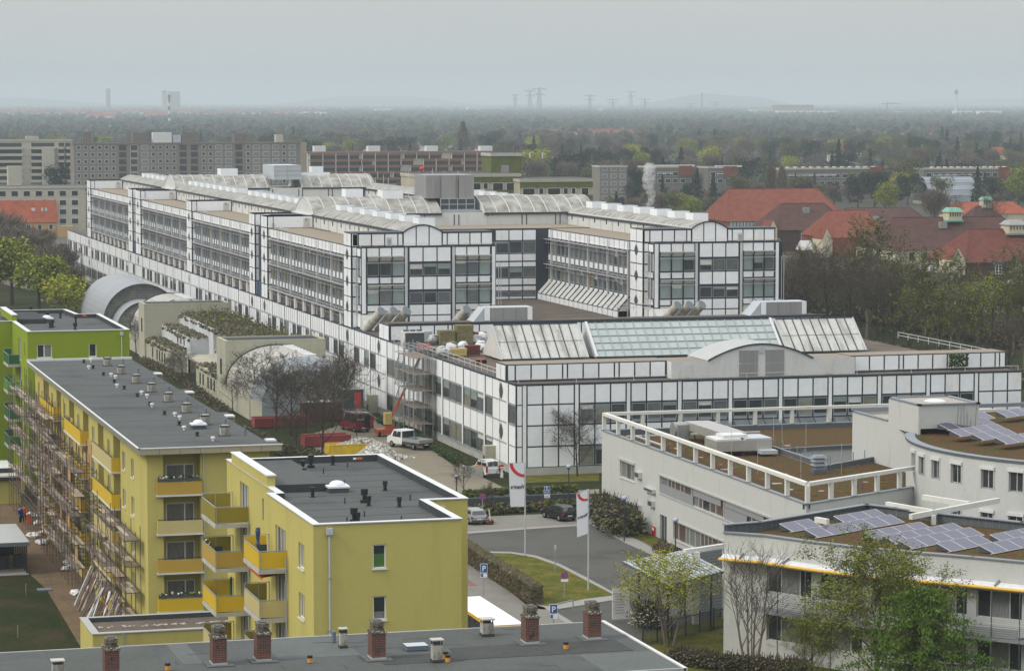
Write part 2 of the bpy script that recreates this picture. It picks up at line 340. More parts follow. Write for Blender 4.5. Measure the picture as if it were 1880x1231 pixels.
class Fr:
    """a vertical plane: origin, horizontal direction, outward normal"""
    def __init__(s,o,d,n=None):
        s.o=o;l=math.hypot(*d);s.d=(d[0]/l,d[1]/l);s.n=n or (s.d[1],-s.d[0])
    def p(s,a,z,e=0.): return (s.o[0]+s.d[0]*a+s.n[0]*e,s.o[1]+s.d[1]*a+s.n[1]*e,z)
    def box(s,mb,a0,a1,z0,z1,e0,e1,mat,skip=()):
        mb.hexa([s.p(a0,z0,e1),s.p(a1,z0,e1),s.p(a1,z0,e0),s.p(a0,z0,e0),s.p(a0,z1,e1),s.p(a1,z1,e1),s.p(a1,z1,e0),s.p(a0,z1,e0)],mat,skip)
    def quad(s,mb,a0,a1,z0,z1,e,mat): mb.face([s.p(a0,z0,e),s.p(a1,z0,e),s.p(a1,z1,e),s.p(a0,z1,e)],mat)
def south(Y): return Fr((0,Y),(1,0),(0,-1))
def west(X): return Fr((X,0),(0,1),(-1,0))
def east(X): return Fr((X,0),(0,1),(1,0))
def wall(fr,mb,a0,a1,z0,z1,holes,mat,depth=.18,e=0.):
    """flat wall with real openings; each hole (a0,a1,z0,z1[,depth])"""
    hs=[h for h in holes if h[1]>a0 and h[0]<a1]
    A=sorted({a0,a1}|{min(max(v,a0),a1) for h in hs for v in h[:2]});Z=sorted({z0,z1}|{min(max(v,z0),z1) for h in hs for v in h[2:4]})
    for i in range(len(A)-1):
        run=None
        for j in range(len(Z)-1):
            ca=(A[i]+A[i+1])/2;cz=(Z[j]+Z[j+1])/2
            if any(h[0]<ca<h[1] and h[2]<cz<h[3] for h in hs):
                if run is not None: fr.quad(mb,A[i],A[i+1],run,Z[j],e,mat);run=None
            elif run is None: run=Z[j]
        if run is not None: fr.quad(mb,A[i],A[i+1],run,z1,e,mat)
    for h in hs:
        d=h[4] if len(h)>4 else depth;a,b,c,f=h[:4]
        for q in (((a,c),(b,c)),((b,c),(b,f)),((b,f),(a,f)),((a,f),(a,c))):
            mb.face([fr.p(q[0][0],q[0][1],e),fr.p(q[1][0],q[1][1],e),fr.p(q[1][0],q[1][1],e-d),fr.p(q[0][0],q[0][1],e-d)],mat)
def window(fr,parent,a0,a1,z0,z1,e=-.14,fw=.07,mull=(),pane='pane_dark',frame='upvc_white',sill=None,label=None,trans=()):
    f=MB();w=(a1-a0)
    for b in ((a0,a1,z0,z0+fw),(a0,a1,z1-fw,z1),(a0,a0+fw,z0+fw,z1-fw),(a1-fw,a1,z0+fw,z1-fw)): fr.box(f,*b,e-.05,e+.03,frame)
    for m in mull: fr.box(f,a0+w*m-fw*.6,a0+w*m+fw*.6,z0+fw,z1-fw,e-.05,e+.026,frame)
    for m in trans: fr.box(f,a0+fw,a1-fw,z0+(z1-z0)*m-fw*.4,z0+(z1-z0)*m+fw*.4,e-.05,e+.022,frame)
    if sill: fr.box(f,a0-.06,a1+.06,z0-.07,z0-.005,e-.04,.09,sill)
    o=f.build('window',parent)
    if label: o['label']=label
    p=MB();ed=[0]+list(mull)+[1];pl=pane if isinstance(pane,(list,tuple)) else [pane]
    for i in range(len(ed)-1): fr.quad(p,a0+w*ed[i]+.03,a0+w*ed[i+1]-.03,z0+.03,z1-.03,e-.012,pl[i%len(pl)])
    q=p.build('pane',parent);q.parent=o
    return o
def fix_sub(o):  # sub-part meshes are stored relative to the thing, parts sit at the thing's origin
    return o
def textmesh(txt,size,mat,depth=.004,flip=False,align='CENTER',bold=0.):
    cu=bpy.data.curves.new('lettering','FONT');cu.body=txt;cu.size=size;cu.align_x=align;cu.extrude=depth;cu.offset=bold
    o=bpy.data.objects.new('t',cu);C.objects.link(o);dg=bpy.context.evaluated_depsgraph_get()
    me=bpy.data.meshes.new_from_object(o.evaluated_get(dg));bpy.data.objects.remove(o);me.materials.clear();me.materials.append(MATS[mat])
    for p in me.polygons: p.material_index=0
    n=bpy.data.objects.new('lettering',me);C.objects.link(n)
    if flip:
        for v in me.vertices: v.co.x=-v.co.x
    return n
# ================================================================ ground, paths and roads as thin sheets
g=MB();g.box(-26000,-2000,GZ-.5,34000,46000,GZ,'far_ground');struct(g,'ground',(0,0,GZ))
def sheet(name,pts,z,mat,world=False,side='kerb'):
    P_=[p if world else G(p[0],p[1],GZ) for p in pts];m=MB()
    a=sum(P_[i][0]*P_[(i+1)%len(P_)][1]-P_[(i+1)%len(P_)][0]*P_[i][1] for i in range(len(P_)))
    if a<0: P_=P_[::-1]
    from mathutils.geometry import tessellate_polygon as tp
    for t in tp([[Vector((p[0],p[1],0)) for p in P_]]): m.face([(*P_[i],GZ+z) for i in t],mat)
    for i in range(len(P_)):
        b=P_[(i+1)%len(P_)];q=P_[i];m.face([(*q,GZ-.02),(*b,GZ-.02),(*b,GZ+z),(*q,GZ+z)],side)
    c=(P_[0][0],P_[0][1],GZ);return struct(m,name,c)
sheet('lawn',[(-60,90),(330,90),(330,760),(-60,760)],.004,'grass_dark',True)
sheet('bare_ground',[(0,880),(60,925),(140,1000),(270,1128),(270,1190),(150,1190),(85,1080),(40,1040),(0,1050)],.012,'bare_earth')
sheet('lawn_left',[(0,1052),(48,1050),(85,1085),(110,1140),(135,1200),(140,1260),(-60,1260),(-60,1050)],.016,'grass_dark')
sheet('paving_yard',[(560,800),(640,775),(700,768),(760,800),(830,852),(870,868),(930,897),(980,905),(1100,897),(1100,905),(960,915),(850,905),(740,890),(600,850)],.012,'paving_warm')
sheet('hospital_footpath',[(100,480),(135,480),(300,560),(640,735),(640,748),(300,585),(150,515),(110,500)],.012,'paving')
sheet('lawn_hospital',[(938,868),(1100,862),(1100,882),(948,886)],.02,'grass')
sheet('asphalt_road',[(640,930),(1110,930),(1160,985),(1260,1040),(1330,1110),(1280,1200),(1120,1230),(600,1240)],.008,'asphalt')
sheet('parking_bay',[(840,948),(1050,938),(1075,952),(1066,963),(990,967),(840,978)],.016,'paving')
sheet('kerb_line',[(840,977),(990,966.5),(1066,962),(1068,964.5),(990,969.5),(840,980.5)],.03,'kerb')
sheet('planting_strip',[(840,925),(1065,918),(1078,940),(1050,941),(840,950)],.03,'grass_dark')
sheet('side_kerb',[(1062,938),(1160,985),(1230,1022),(1222,1030),(1150,997),(1066,952)],.03,'kerb')
sheet('side_lawn',[(1070,938),(1100,905),(1240,1010),(1240,1022),(1162,987)],.06,'grass')
sheet('lawn_island_kerb',[(840,1000),(893,1013),(940,1014),(985,1021),(1030,1037),(1075,1060),(1140,1096),(1075,1106),(1000,1120),(975,1118),(840,1010)],.10,'kerb')
sheet('lawn_island',[(842,1004),(893,1016.5),(938,1017.5),(982,1025),(1026,1041),(1070,1064),(1128,1094),(1072,1101),(1003,1114),(985,1112),(842,1012)],.13,'grass')
sheet('pavement',[(840,1010),(985,1112),(1015,1121),(1060,1152),(1045,1155),(960,1145),(900,1160),(820,1105),(820,1060)],.10,'paving')
sheet('brick_strip',[(820,1040),(856,1062),(878,1077),(856,1077),(820,1065)],.104,'brick_path')
sheet('crossing_kerb',[(1000,1117),(1140,1096),(1142,1100),(1015,1121),(1062,1150),(1050,1153)],.107,'kerb')
sheet('parking_line',[(992,1112),(994,1111),(1062,1150),(1059,1151)],.11,'kerb')
sheet('lawn_front',[(1180,1165),(1330,1130),(1900,1190),(1900,1290),(1180,1290)],.016,'grass')
sheet('path_front',[(1330,1135),(1560,1178),(1900,1215),(1900,1222),(1560,1186),(1330,1145)],.022,'paving_warm')
sheet('street_far',[(0,440),(120,425),(140,470),(60,480),(0,490)],.012,'asphalt')
sheet('street_north_path',[(60,478),(150,520),(170,560),(90,540),(0,520),(0,500)],.016,'paving_warm')
def SN(t): return max(0.,math.sin(math.pi*t))
# ================================================================ the white panelled hospital
X0=85.32;YF=298.57;X1=145.55;YB=690.
hosp=thing('hospital_building','long white panelled hospital with barrel vaulted roofs and dark panel joints','building',(X0,YF,GZ))
WIN=[]   # window specs, nearest become parts of their own
def hwin(fr,a0,a1,z0,z1,e,pane,bars=1): WIN.append((fr,a0,a1,z0,z1,e,pane,bars))
GL=['glass_dark','glass_grey','glass_dark','glass_grey','glass_curtain','glass_dark']
def pan(fr,mb,a0,a1,z0,z1,e=.08,g=.14,mat='panel_white',gz=None):
    gz=g if gz is None else gz
    if mat=='panel_white': q_=R.random();mat='panel_white_b' if q_<.22 else ('panel_white_c' if q_<.42 else mat)
    if a1-a0>g*1.6: fr.box(mb,a0+g/2,a1-g/2,z0+gz/2,z1-gz/2,0,e,mat,skip=(5,))
ROWS=[(6.95,9.1),(4.65,6.95),(2.35,4.65),(.05,2.35)]
body=MB();strip=MB();trim=MB()
# solid volumes, dark so that the joints between panels read dark
body.box(X0,YF,.0,X1,YB,9.1,'joint_dark',top='roof_brown')
body.box(X0-.05,YF-.05,GZ-.3,X1+.05,YB,.05,'plinth_concrete')
# --- front (south) face, module 6.02
fs=south(YF);n=10;mod=(X1-X0-.6)/n
for k in range(n):
    a=X0+.62+k*mod
    pan(fs,body,a,a+.56,.1,9.1,g=.16,gz=.05)            # narrow white strip
    for j in range(3):
        c0=a+.56+j*(mod-.56)/3;c1=c0+(mod-.56)/3
        for r,(z0,z1) in enumerate(ROWS):
            wn=(r==1 and k>=1 and k<9) or (r==3 and k>=1 and k<9)
            if wn:
                hwin(fs,c0+.09,c1-.09,z0+(.35 if r==1 else .1),z1-.12,.03,R.choice(GL),1)
                if r==1: trim.box(c0+.1,YF-.06,z0+.1,c1-.1,YF-.0,z0+.3,'steel_grey')
            else: pan(fs,body,c0,c1,z0,z1,g=.17)
    if 3<=k<=7:   # slanting glass skirt over the lower storey
        for j in range(3):
            c0=a+.6+j*1.8;c1=c0+1.72
            trim.face([(c0,YF-.1,4.6),(c1,YF-.1,4.6),(c1,YF-2.3,3.3),(c0,YF-2.3,3.3)],'glass_grey')
            trim.bar((c0-.04,YF-.1,4.62),(c0-.04,YF-2.3,3.32),.09,'joint_dark')
        trim.bar((a,YF-2.3,3.3),(a+mod,YF-2.3,3.3),.16,'pipe_white')
        trim.box(a,YF-2.35,-.7,a+mod,YF-2.2,3.2,'glass_dark')
for r,(z0,z1) in enumerate(ROWS): pan(fs,body,X0,X0+.66,z0,z1,g=.14)
fs.box(trim,X0-.12,X1+.1,9.1,9.26,-.35,.12,'joint_dark')
# --- west face of the base, module 9.6 with strips
fw=west(X0);PYL=[(302.2,306.6),(361.5,365.9),(384.7-4.5,384.7),(439.7,444.6),(450.1,454.8),(510.7,516.),(572.3,579.),(583.5,589.2),(648.,653.8)]
def inpyl(a): return any(p-.6<a<q+.6 for p,q in PYL)
y=YF+.2;k=0
edges=[]
st=311.-9.6*2
while st<YB:
    for q in (0,.7,.7+2.96,.7+5.93): edges.append((st+q,q==0))
    st+=9.6
edges=[e for e in edges if YF+.4<e[0]<YB-.3]
ed=[YF+.05]+[e[0] for e in edges]+[YB-.05];isst=[False]+[e[1] for e in edges]
for i in range(len(ed)-1):
    a,b=ed[i],ed[i+1];md=(a+b)/2;near=md<362
    if b-a<.9:
        pan(fw,body,a,b,.1,9.1,.14,g=.14,gz=.05);continue
    for r,(z0,z1) in enumerate(ROWS):
        phase=(md-291.8)%9.6
        if near: wn=r in(1,3) and not inpyl(md) and md>306
        else: wn=(r==1 and (phase<3.7 or phase>6.6) and not inpyl(md)) or (r==3 and (md>600))
        if r==1 and YF+.2<md<301.8: wn=True
        if wn:
            h=(a+b)/2
            if near: hwin(fw,a+.1,b-.1,z0+.1,z1-.12,.03,R.choice(['glass_grey','glass_dark','glass_curtain','glass_grey']),1)
            else: hwin(fw,a+.25,b-.25,z0+.1,z1-.12,.03,R.choice(GL),1)
        else:
            if near: pan(fw,body,a,b,z0,z1,g=.16)
            else:
                m_=(a+b)/2;pan(fw,body,a,m_,z0,z1,g=.18);pan(fw,body,m_,b,z0,z1,g=.18)
for z in (6.95,4.65,2.35,.05): fw.box(trim,YF,YB,z-.07,z+.07,.08,.115,'steel_grey')
fw.box(trim,YF,YB,9.1,9.26,-.35,.12,'joint_dark')
# lens shaped vents on the pylon lines
def lens(fr,mb,a,z,w,h,e,mat):
    pts=[];n=7
    for i in range(n+1): t=i/n;pts.append((a+w/2*math.sin(math.pi*t),z-h/2+h*t))
    for i in range(1,n): t=1-i/n;pts.append((a-w/2*math.sin(math.pi*t),z-h/2+h*t))
    v_=MB();v_.face([fr.p(*q,e) for q in pts],mat);v_.build('vent',hosp)
vent=MB()
for (p,q) in PYL:
    for z in (8.0,3.5): lens(fw,vent,(p+q)/2,z,1.5,1.9,.13,'vent_dark')
# --- second layer set back behind the front edge
YL=302.6
def layer(mb,x0,x1,y0,y1,z0,z1,cells,g=.17,top='tan_edge'):
    mb.box(x0,y0,z0,x1,y1,z1,'joint_dark',top=top)
    f=south(y0);a=x0+.1;i=0
    for c in cells:
        pan(f,mb,a,a+c,z0+.1,z1-.05,g=g);a+=c
def cellrow(total,mod=6.02,first=.9):
    o=[first];t=first
    while t<total-.5:
        for c in (1.82,1.82,1.82,.56):
            if t+c>total: break
            o.append(c);t+=c
        else: continue
        break
    if total-t>.5: o.append(total-t-.1)
    return o
layer(body,X0,104.,YL,306.6,9.12,11.05,cellrow(18.5))
layer(body,126.,145.55,YL,306.6,9.12,11.05,cellrow(19.4,first=.5))
for a,b in ((302.65,304.6),(304.6,306.5)): pan(fw,body,a,b,9.2,10.95,g=.14,e=.09)
# vault-fronted plant house in the middle of the layer
ph=MB();pts=[]
for i in range(15):
    t=i/14;x=108.3+12.6*t;pts.append((x,11.05+1.75*SN(t)**.9))
front=[(104.,9.12),(126.,9.12),(126.,11.0),(121.,11.1)]+[(x,z) for x,z in reversed(pts)]+[(104.,11.1)]
ph.face([(x,YL-1.6,z) for x,z in front],'cream_wall')
ph.box(104.,YL-1.58,9.12,126.,306.6,11.0,'cream_wall',top='tan_edge',skip=(2,))
for (xa,za),(xb,zb) in zip(pts,pts[1:]):
    ph.face([(xa,YL-1.6,za),(xb,YL-1.6,zb),(xb,308.,zb),(xa,308.,za)],'coping_metal')
    ph.bar((xa,YL-1.66,za),(xb,YL-1.66,zb),.16,'joint_dark')
ph.box(108.35,306.6,9.12,120.85,308.,11.,'cream_wall')
for x0,x1 in ((112.0,114.25),(115.15,117.4)):
    for z0,z1 in ((9.25,10.6),(10.7,12.1)): ph.box(x0,YL-1.66,z0,x1,YL-1.61,z1,'metal_plant')
ph.cone((114.7,YL-1.6,12.1),(114.7,YL-1.68,12.1),.40,.40,'metal_light',14)
for x in (105.6,122.4): ph.box(x,YL-1.65,9.2,x+.8,YL-1.61,10.7,'blind_white')
ph.build('plant_house',hosp)
# railings along the front terrace
rail=MB()
def railing(mb,p,q,h=1.0,step=2.,w=.045,mat='pipe_white',mid=1):
    p=Vector(p);q=Vector(q);n=max(1,int((q-p).length/step))
    for i in range(n+1):
        c=p.lerp(q,i/n);mb.bar(c,c+Vector((0,0,h)),w,mat)
    for k in range(mid+1):
        z=Vector((0,0,h*(1-.5*k)));mb.bar(p+z,q+z,w,mat)
railing(rail,(X0+.3,YF+.3,9.2),(X1-.3,YF+.3,9.2),.55,6,.05,mid=0)
railing(rail,(X0+.4,307,9.2),(X0+.4,357,9.2),.9,2.4,.05)
railing(rail,(119,374,11.2),(126,374,11.2),.9,2.,.06)
railing(rail,(150,312,9.2),(150,344,9.2),.8,3,.06)
rail.build('terrace_railing',hosp)
# --- third layer (raised terrace under the pavilions)
layer(body,X0,145.5,358.,363.6,9.12,11.2,cellrow(59.5,first=2.2),top='roof_brown')
for a,b in ((358.1,360.9),(360.9,363.5)): pan(fw,body,a,b,9.2,11.1,g=.14,e=.09)
body.box(X0-.1,357.85,11.2,145.6,358.3,11.42,'joint_dark')
for x,w in ((98.8,6.6),(137.4,6.6)):
    body.hexa([(x-1.5,361,11.2),(x+w,361,11.2),(x+w,364,11.2),(x-1.5,364,11.2),(x,361,13.0),(x+w,361,13.0),(x+w,364,13.0),(x,364,13.0)],'metal_light')
    f=south(361.)
    pan(f,body,x-.1,x+.8,11.25,13,g=.14);pan(f,body,x+w-.8,x+w-.02,11.25,13,g=.14)
    for j in range(3): f.box(body,x+.85+j*1.72,x+2.5+j*1.72,11.3,12.95,0,.06,'metal_plant',skip=(5,))
# rear court terrace
body.box(X0+.1,363.6,9.1,148,376.2,9.2,'roof_brown');body.box(104.6,376.2,9.12,127.4,427.,9.25,'roof_brown',top='roof_brown')
# --- pitched skylights standing on the front roof (ridge runs left-right)
def pitched(x0,x1,mat,label=None,glass=False,y0=323.,yr=330.5,y1=338.,z0=9.3,zr=13.3):
    m=MB();c=.06;n=int(round((x1-x0)/1.22))
    m.face([(x0,y0,z0),(x1,y0,z0),(x1,yr,zr),(x0,yr,zr)],mat);m.face([(x0,yr,zr),(x1,yr,zr),(x1,y1,z0),(x0,y1,z0)],mat)
    for x,s in ((x0,-1),(x1,1)):
        m.face([(x,y0,z0),(x,yr,zr),(x,y1,z0)],'blind_white' if not glass else 'pipe_white')
    for i in range(n+1):
        x=x0+(x1-x0)*i/n;m.bar((x,y0,z0+c),(x,yr,zr+c),.09 if not glass else .10,'joint_dark' if not glass else 'steel_grey')
    rows=(.5,) if not glass else (.2,.4,.6,.8)
    for t in rows: m.bar((x0,y0+(yr-y0)*t,z0+(zr-z0)*t+c),(x1,y0+(yr-y0)*t,z0+(zr-z0)*t+c),.05 if not glass else .1,'shade_grille' if not glass else 'steel_grey')
    m.bar((x0,yr,zr+.08),(x1,yr,zr+.08),.14,'joint_dark');m.bar((x0,y0,z0+.05),(x1,y0,z0+.05),.16,'vent_dark')
    for x in (x0,x1): m.bar((x,y0,z0+c),(x,yr,zr+c),.30 if glass else .14,'pipe_white' if glass else 'metal_light')
    o=m.build('pitched_skylight',hosp)
    if label: o['label']=label
    return o
pitched(91.45,102.15,'skylight_opal','dirty opal skylight ridge at the left end',y0=326,yr=330.6,y1=335.2,z0=9.35,zr=13.15)
pitched(103.2,127.0,'skylight_glass','long green-tinted glass skylight ridge in the middle',True,y0=326,yr=330.6,y1=335.2,z0=9.35,zr=13.2)
pitched(127.6,138.0,'skylight_opal','streaked opal skylight ridge at the right end',y0=326,yr=330.6,y1=335.2,z0=9.35,zr=13.1)
# ---------------------------------------------------------------- upper wings
ZU=20.2;ZP=22.1
vault=MB();ribs=MB();wall_u=MB();boxes=MB()
def barrel_y(xc,hw,z0,rise,ya,yb,step=2.4,n=12):
    pr=[(xc-hw+2*hw*i/n,z0+rise*SN(i/n)**.85) for i in range(n+1)]
    for (xa,za),(xb,zb) in zip(pr,pr[1:]): vault.face([(xa,ya,za),(xb,ya,zb),(xb,yb,zb),(xa,yb,za)],'vault_sheet')
    y=ya+step
    while y<yb-.3:
        for (xa,za),(xb,zb) in zip(pr,pr[1:]): ribs.bar((xa,y,za+.0),(xb,y,zb+.0),.12,'vault_rib')
        y+=step
    for x in (xc-hw,xc+hw): ribs.box(x-.12,ya,z0-.28,x+.12,yb,z0+.02,'joint_dark')
def barrel_x(yc,hw,z0,rise,xa,xb,step=2.1,n=14):
    pr=[(yc-hw+2*hw*i/n,z0+rise*SN(i/n)**.85) for i in range(n+1)]
    for (ya,za),(yb,zb) in zip(pr,pr[1:]): vault.face([(xa,ya,za),(xb,ya,za),(xb,yb,zb),(xa,yb,zb)],'vault_sheet')
    x=xa
    while x<=xb+.01:
        for (ya,za),(yb,zb) in zip(pr,pr[1:]): ribs.bar((x,ya,za+.0),(x,yb,zb+.0),.13,'vault_rib')
        x+=step
    for y in (yc-hw,yc+hw): ribs.box(xa,y-.12,z0-.3,xb,y+.12,z0+.02,'joint_dark')
    for x in (xa,xb): vault.face([(x,y,z) for y,z in pr]+[(x,yc+hw,z0-.4),(x,yc-hw,z0-.4)],'cream_wall')
def roofbox(x,y,w=2.3,d=3.2,h=.95,z=ZP+.95): 
    b_=MB();b_.box(x-w/2,y-d/2,z-.6,x+w/2,y+d/2,z+h,'panel_white',top='duct_cap');b_.build('roof_ventilator',hosp)
def wing_face(fr,ya,yb,gal=True,skirt=False,zb=9.2):
    """densely mullioned upper facade between two pylons; local a runs along the wall"""
    n=max(2,int(round((yb-ya)/2.35)));c=(yb-ya)/n
    for i in range(n):
        a=ya+i*c;b=a+c
        pan(fr,wall_u,a,b,18.75,20.15,g=.2)
        for z0,z1 in ((15.25,16.3),(11.5,12.5)): pan(fr,wall_u,a,b,z0,z1,g=.2)
        for z0,z1 in ((16.35,18.6),(12.6,14.6)):
            hwin(fr,a+.1,b-.1,z0,z1,.03,R.choice(['glass_grey','glass_dark','glass_curtain','glass_dark','glass_yellow' if fr.n[0]<0 else 'glass_grey','glass_grey']),1)
        fr.box(wall_u,a-.05,a+.05,11.0,18.7,.0,.30,'pipe_white' if i%4==0 else 'steel_grey')
        if i%4==0: fr.box(wall_u,a-.1,a+.1,9.3,20.1,.28,.42,'pipe_white')
        # projecting shade grilles on brackets
        for z in (18.62,14.75,10.95):
            wall_u.bar(fr.p(a,z+.35,0),fr.p(a,z,.8),.06,'pipe_white')
    for z in (18.62,14.75,10.95):
        for e in (.35,.6,.8): fr.box(wall_u,ya,yb,z-.03,z+.04,e,e+.09,'shade_grille')
        fr.box(wall_u,ya,yb,z+.25,z+.33,.08,.16,'pipe_white')
        fr.box(wall_u,ya,yb,z-.62,z-.58,.45,.6,'shade_grille')
        for i in range(n*2): 
            a=ya+i*c/2;wall_u.bar(fr.p(a,z,.82),fr.p(a+.35,z-.6,.5),.06,'shade_grille')
    if gal:
        k=int((yb-ya)/6.3)
        for i in range(k+1):
            a=ya+2.2+i*6.3
            if a<yb-.5: wall_u.cone(fr.p(a,zb,.35),fr.p(a,10.95,.35),.42,.42,'blind_white',8)
        fr.box(wall_u,ya,yb,zb,10.95,-.6,-.5,'glass_dark')
        j=ya
        while j<yb: wall_u.bar(fr.p(j,zb,.05),fr.p(j,zb+.75,.05),.09,'shade_grille');j+=.8
        fr.box(wall_u,ya,yb,zb+.7,zb+.78,.0,.09,'shade_grille')
def pylon_w(y0,y1,X=X0,zb=9.2,zt=ZP,n=2):
    f=west(X);wall_u.box(X,y0,zb,X+7.2,y1,zt,'joint_dark')
    for z0,z1 in zip((zb,11.4,13.4,15.3,17.2,18.9,20.25),(11.4,13.4,15.3,17.2,18.9,20.25,zt-.05)):
        for i in range(n): pan(f,wall_u,y0+(y1-y0)*i/n,y0+(y1-y0)*(i+1)/n,z0,z1,g=.16)
    f2=south(y0)
    for z0,z1 in zip((zb,11.4,13.4,15.3,17.2,18.9),(11.4,13.4,15.3,17.2,18.9,20.2)): pan(f2,wall_u,X+.05,X+(1.9 if y0 in (450.1,583.5) else .8),z0,z1,g=.2)
    for z in (19.1,15.5,12.0): lens(f,vent,(y0+y1)/2,z,1.5,1.6,.13,'vent_dark')
def wing(X,xc,hw,ya,yb,east_to):
    # core: dark volume with roof terrace strip and set-back cream wall under the vault
    wall_u.box(X+.55,ya,9.2,east_to,yb,ZU,'joint_dark',top='terrace_gravel')
    wall_u.box(xc-hw+.1,ya,ZU,xc+hw-.1,yb,ZP+.15,'cream_wall')
    f=west(xc-hw+.1);y=ya+3
    while y<yb-1:
        f.box(wall_u,y,y+.35,ZU+.9,ZP-.35,.0,.07,'joint_dark');f.box(wall_u,y+3,y+3.3,ZU,ZP,.0,.1,'cream_wall');y+=6.
# left wing
wing(X0,95.27,2.73,380.4,653.,104.9);barrel_y(95.27,2.73,22.2,.98,380.2,652.)
SP=[(384.7,439.7),(454.8,510.7),(516.,572.3),(589.2,648.)]
for a,b in SP: wing_face(west(X0+.55),a,b)
for p,q in PYL[2:]: 
    pylon_w(p,q)
    # white head wall facing south, with a door and dark cap
    fs2=south(p);wall_u.box(X0,p,ZU-.1,92.6,q,ZP,'joint_dark')
    pan(fs2,wall_u,X0,X0+.9,ZU+.02,ZP-.05,g=.14)
    if p>390:
        pan(fs2,wall_u,X0+.9,92.5,ZU+.02,ZP-.05,g=.1)
        fs2.box(wall_u,91.0,92.0,ZU+.05,ZU+1.5,.08,.12,'blind_white');fs2.box(wall_u,91.3,91.6,ZU+1.1,ZU+1.55,.12,.16,'steel_grey')
        railing(wall_u,(X0+.8,p-12,ZU),(X0+.8,p,ZU),.7,2.4,.06)
for a,b in ((444.6,450.1),(579.,583.5)):   # slots between paired pylons
    wall_u.box(X0+2.,a,9.2,92.6,b,ZP,'joint_dark')
    f=west(X0+2.);
    for z0,z1 in zip((9.2,11.4,13.4,15.3,17.2,18.9,20.25),(11.4,13.4,15.3,17.2,18.9,20.25,ZP)): pan(f,wall_u,a,b,z0,z1,g=.2,mat='steel_grey' if z0 in(11.4,15.3) else 'panel_white')
    west(X0+.3).box(wall_u,a+.1,b-.1,9.3,11.4,0,.1,'paint_blue')
# right wing
wing(126.7,136.9,2.68,380.4,440.,148.);barrel_y(136.9,2.68,22.05,.98,380.2,441.)
fe=west(127.25);wing_face(fe,386.5,427.,gal=False)
# slanted glazed skirt along the court
n=17;c=40.5/n
for i in range(n):
    a=386.5+i*c
    wall_u.face([(125.4,a+.1,10.3),(125.4,a+c-.1,10.3),(127.2,a+c-.1,12.2),(127.2,a+.1,12.2)],'dirty_panel')
    wall_u.bar((125.35,a,10.3),(127.2,a,12.3),.16,'joint_dark');wall_u.box(125.42,a+.12,9.3,125.5,a+c-.12,10.15,'panel_white')
wall_u.box(125.5,386.5,9.2,127.2,427,10.2,'joint_dark');wall_u.face([(125.5,386.5,9.2),(127.25,386.5,9.2),(127.25,386.5,12.2),(125.4,386.5,10.3)],'dirty_panel')
# pylon and west return of right pavilion
pylon_w(380.2,385.8,127.1,9.2,ZP,2)
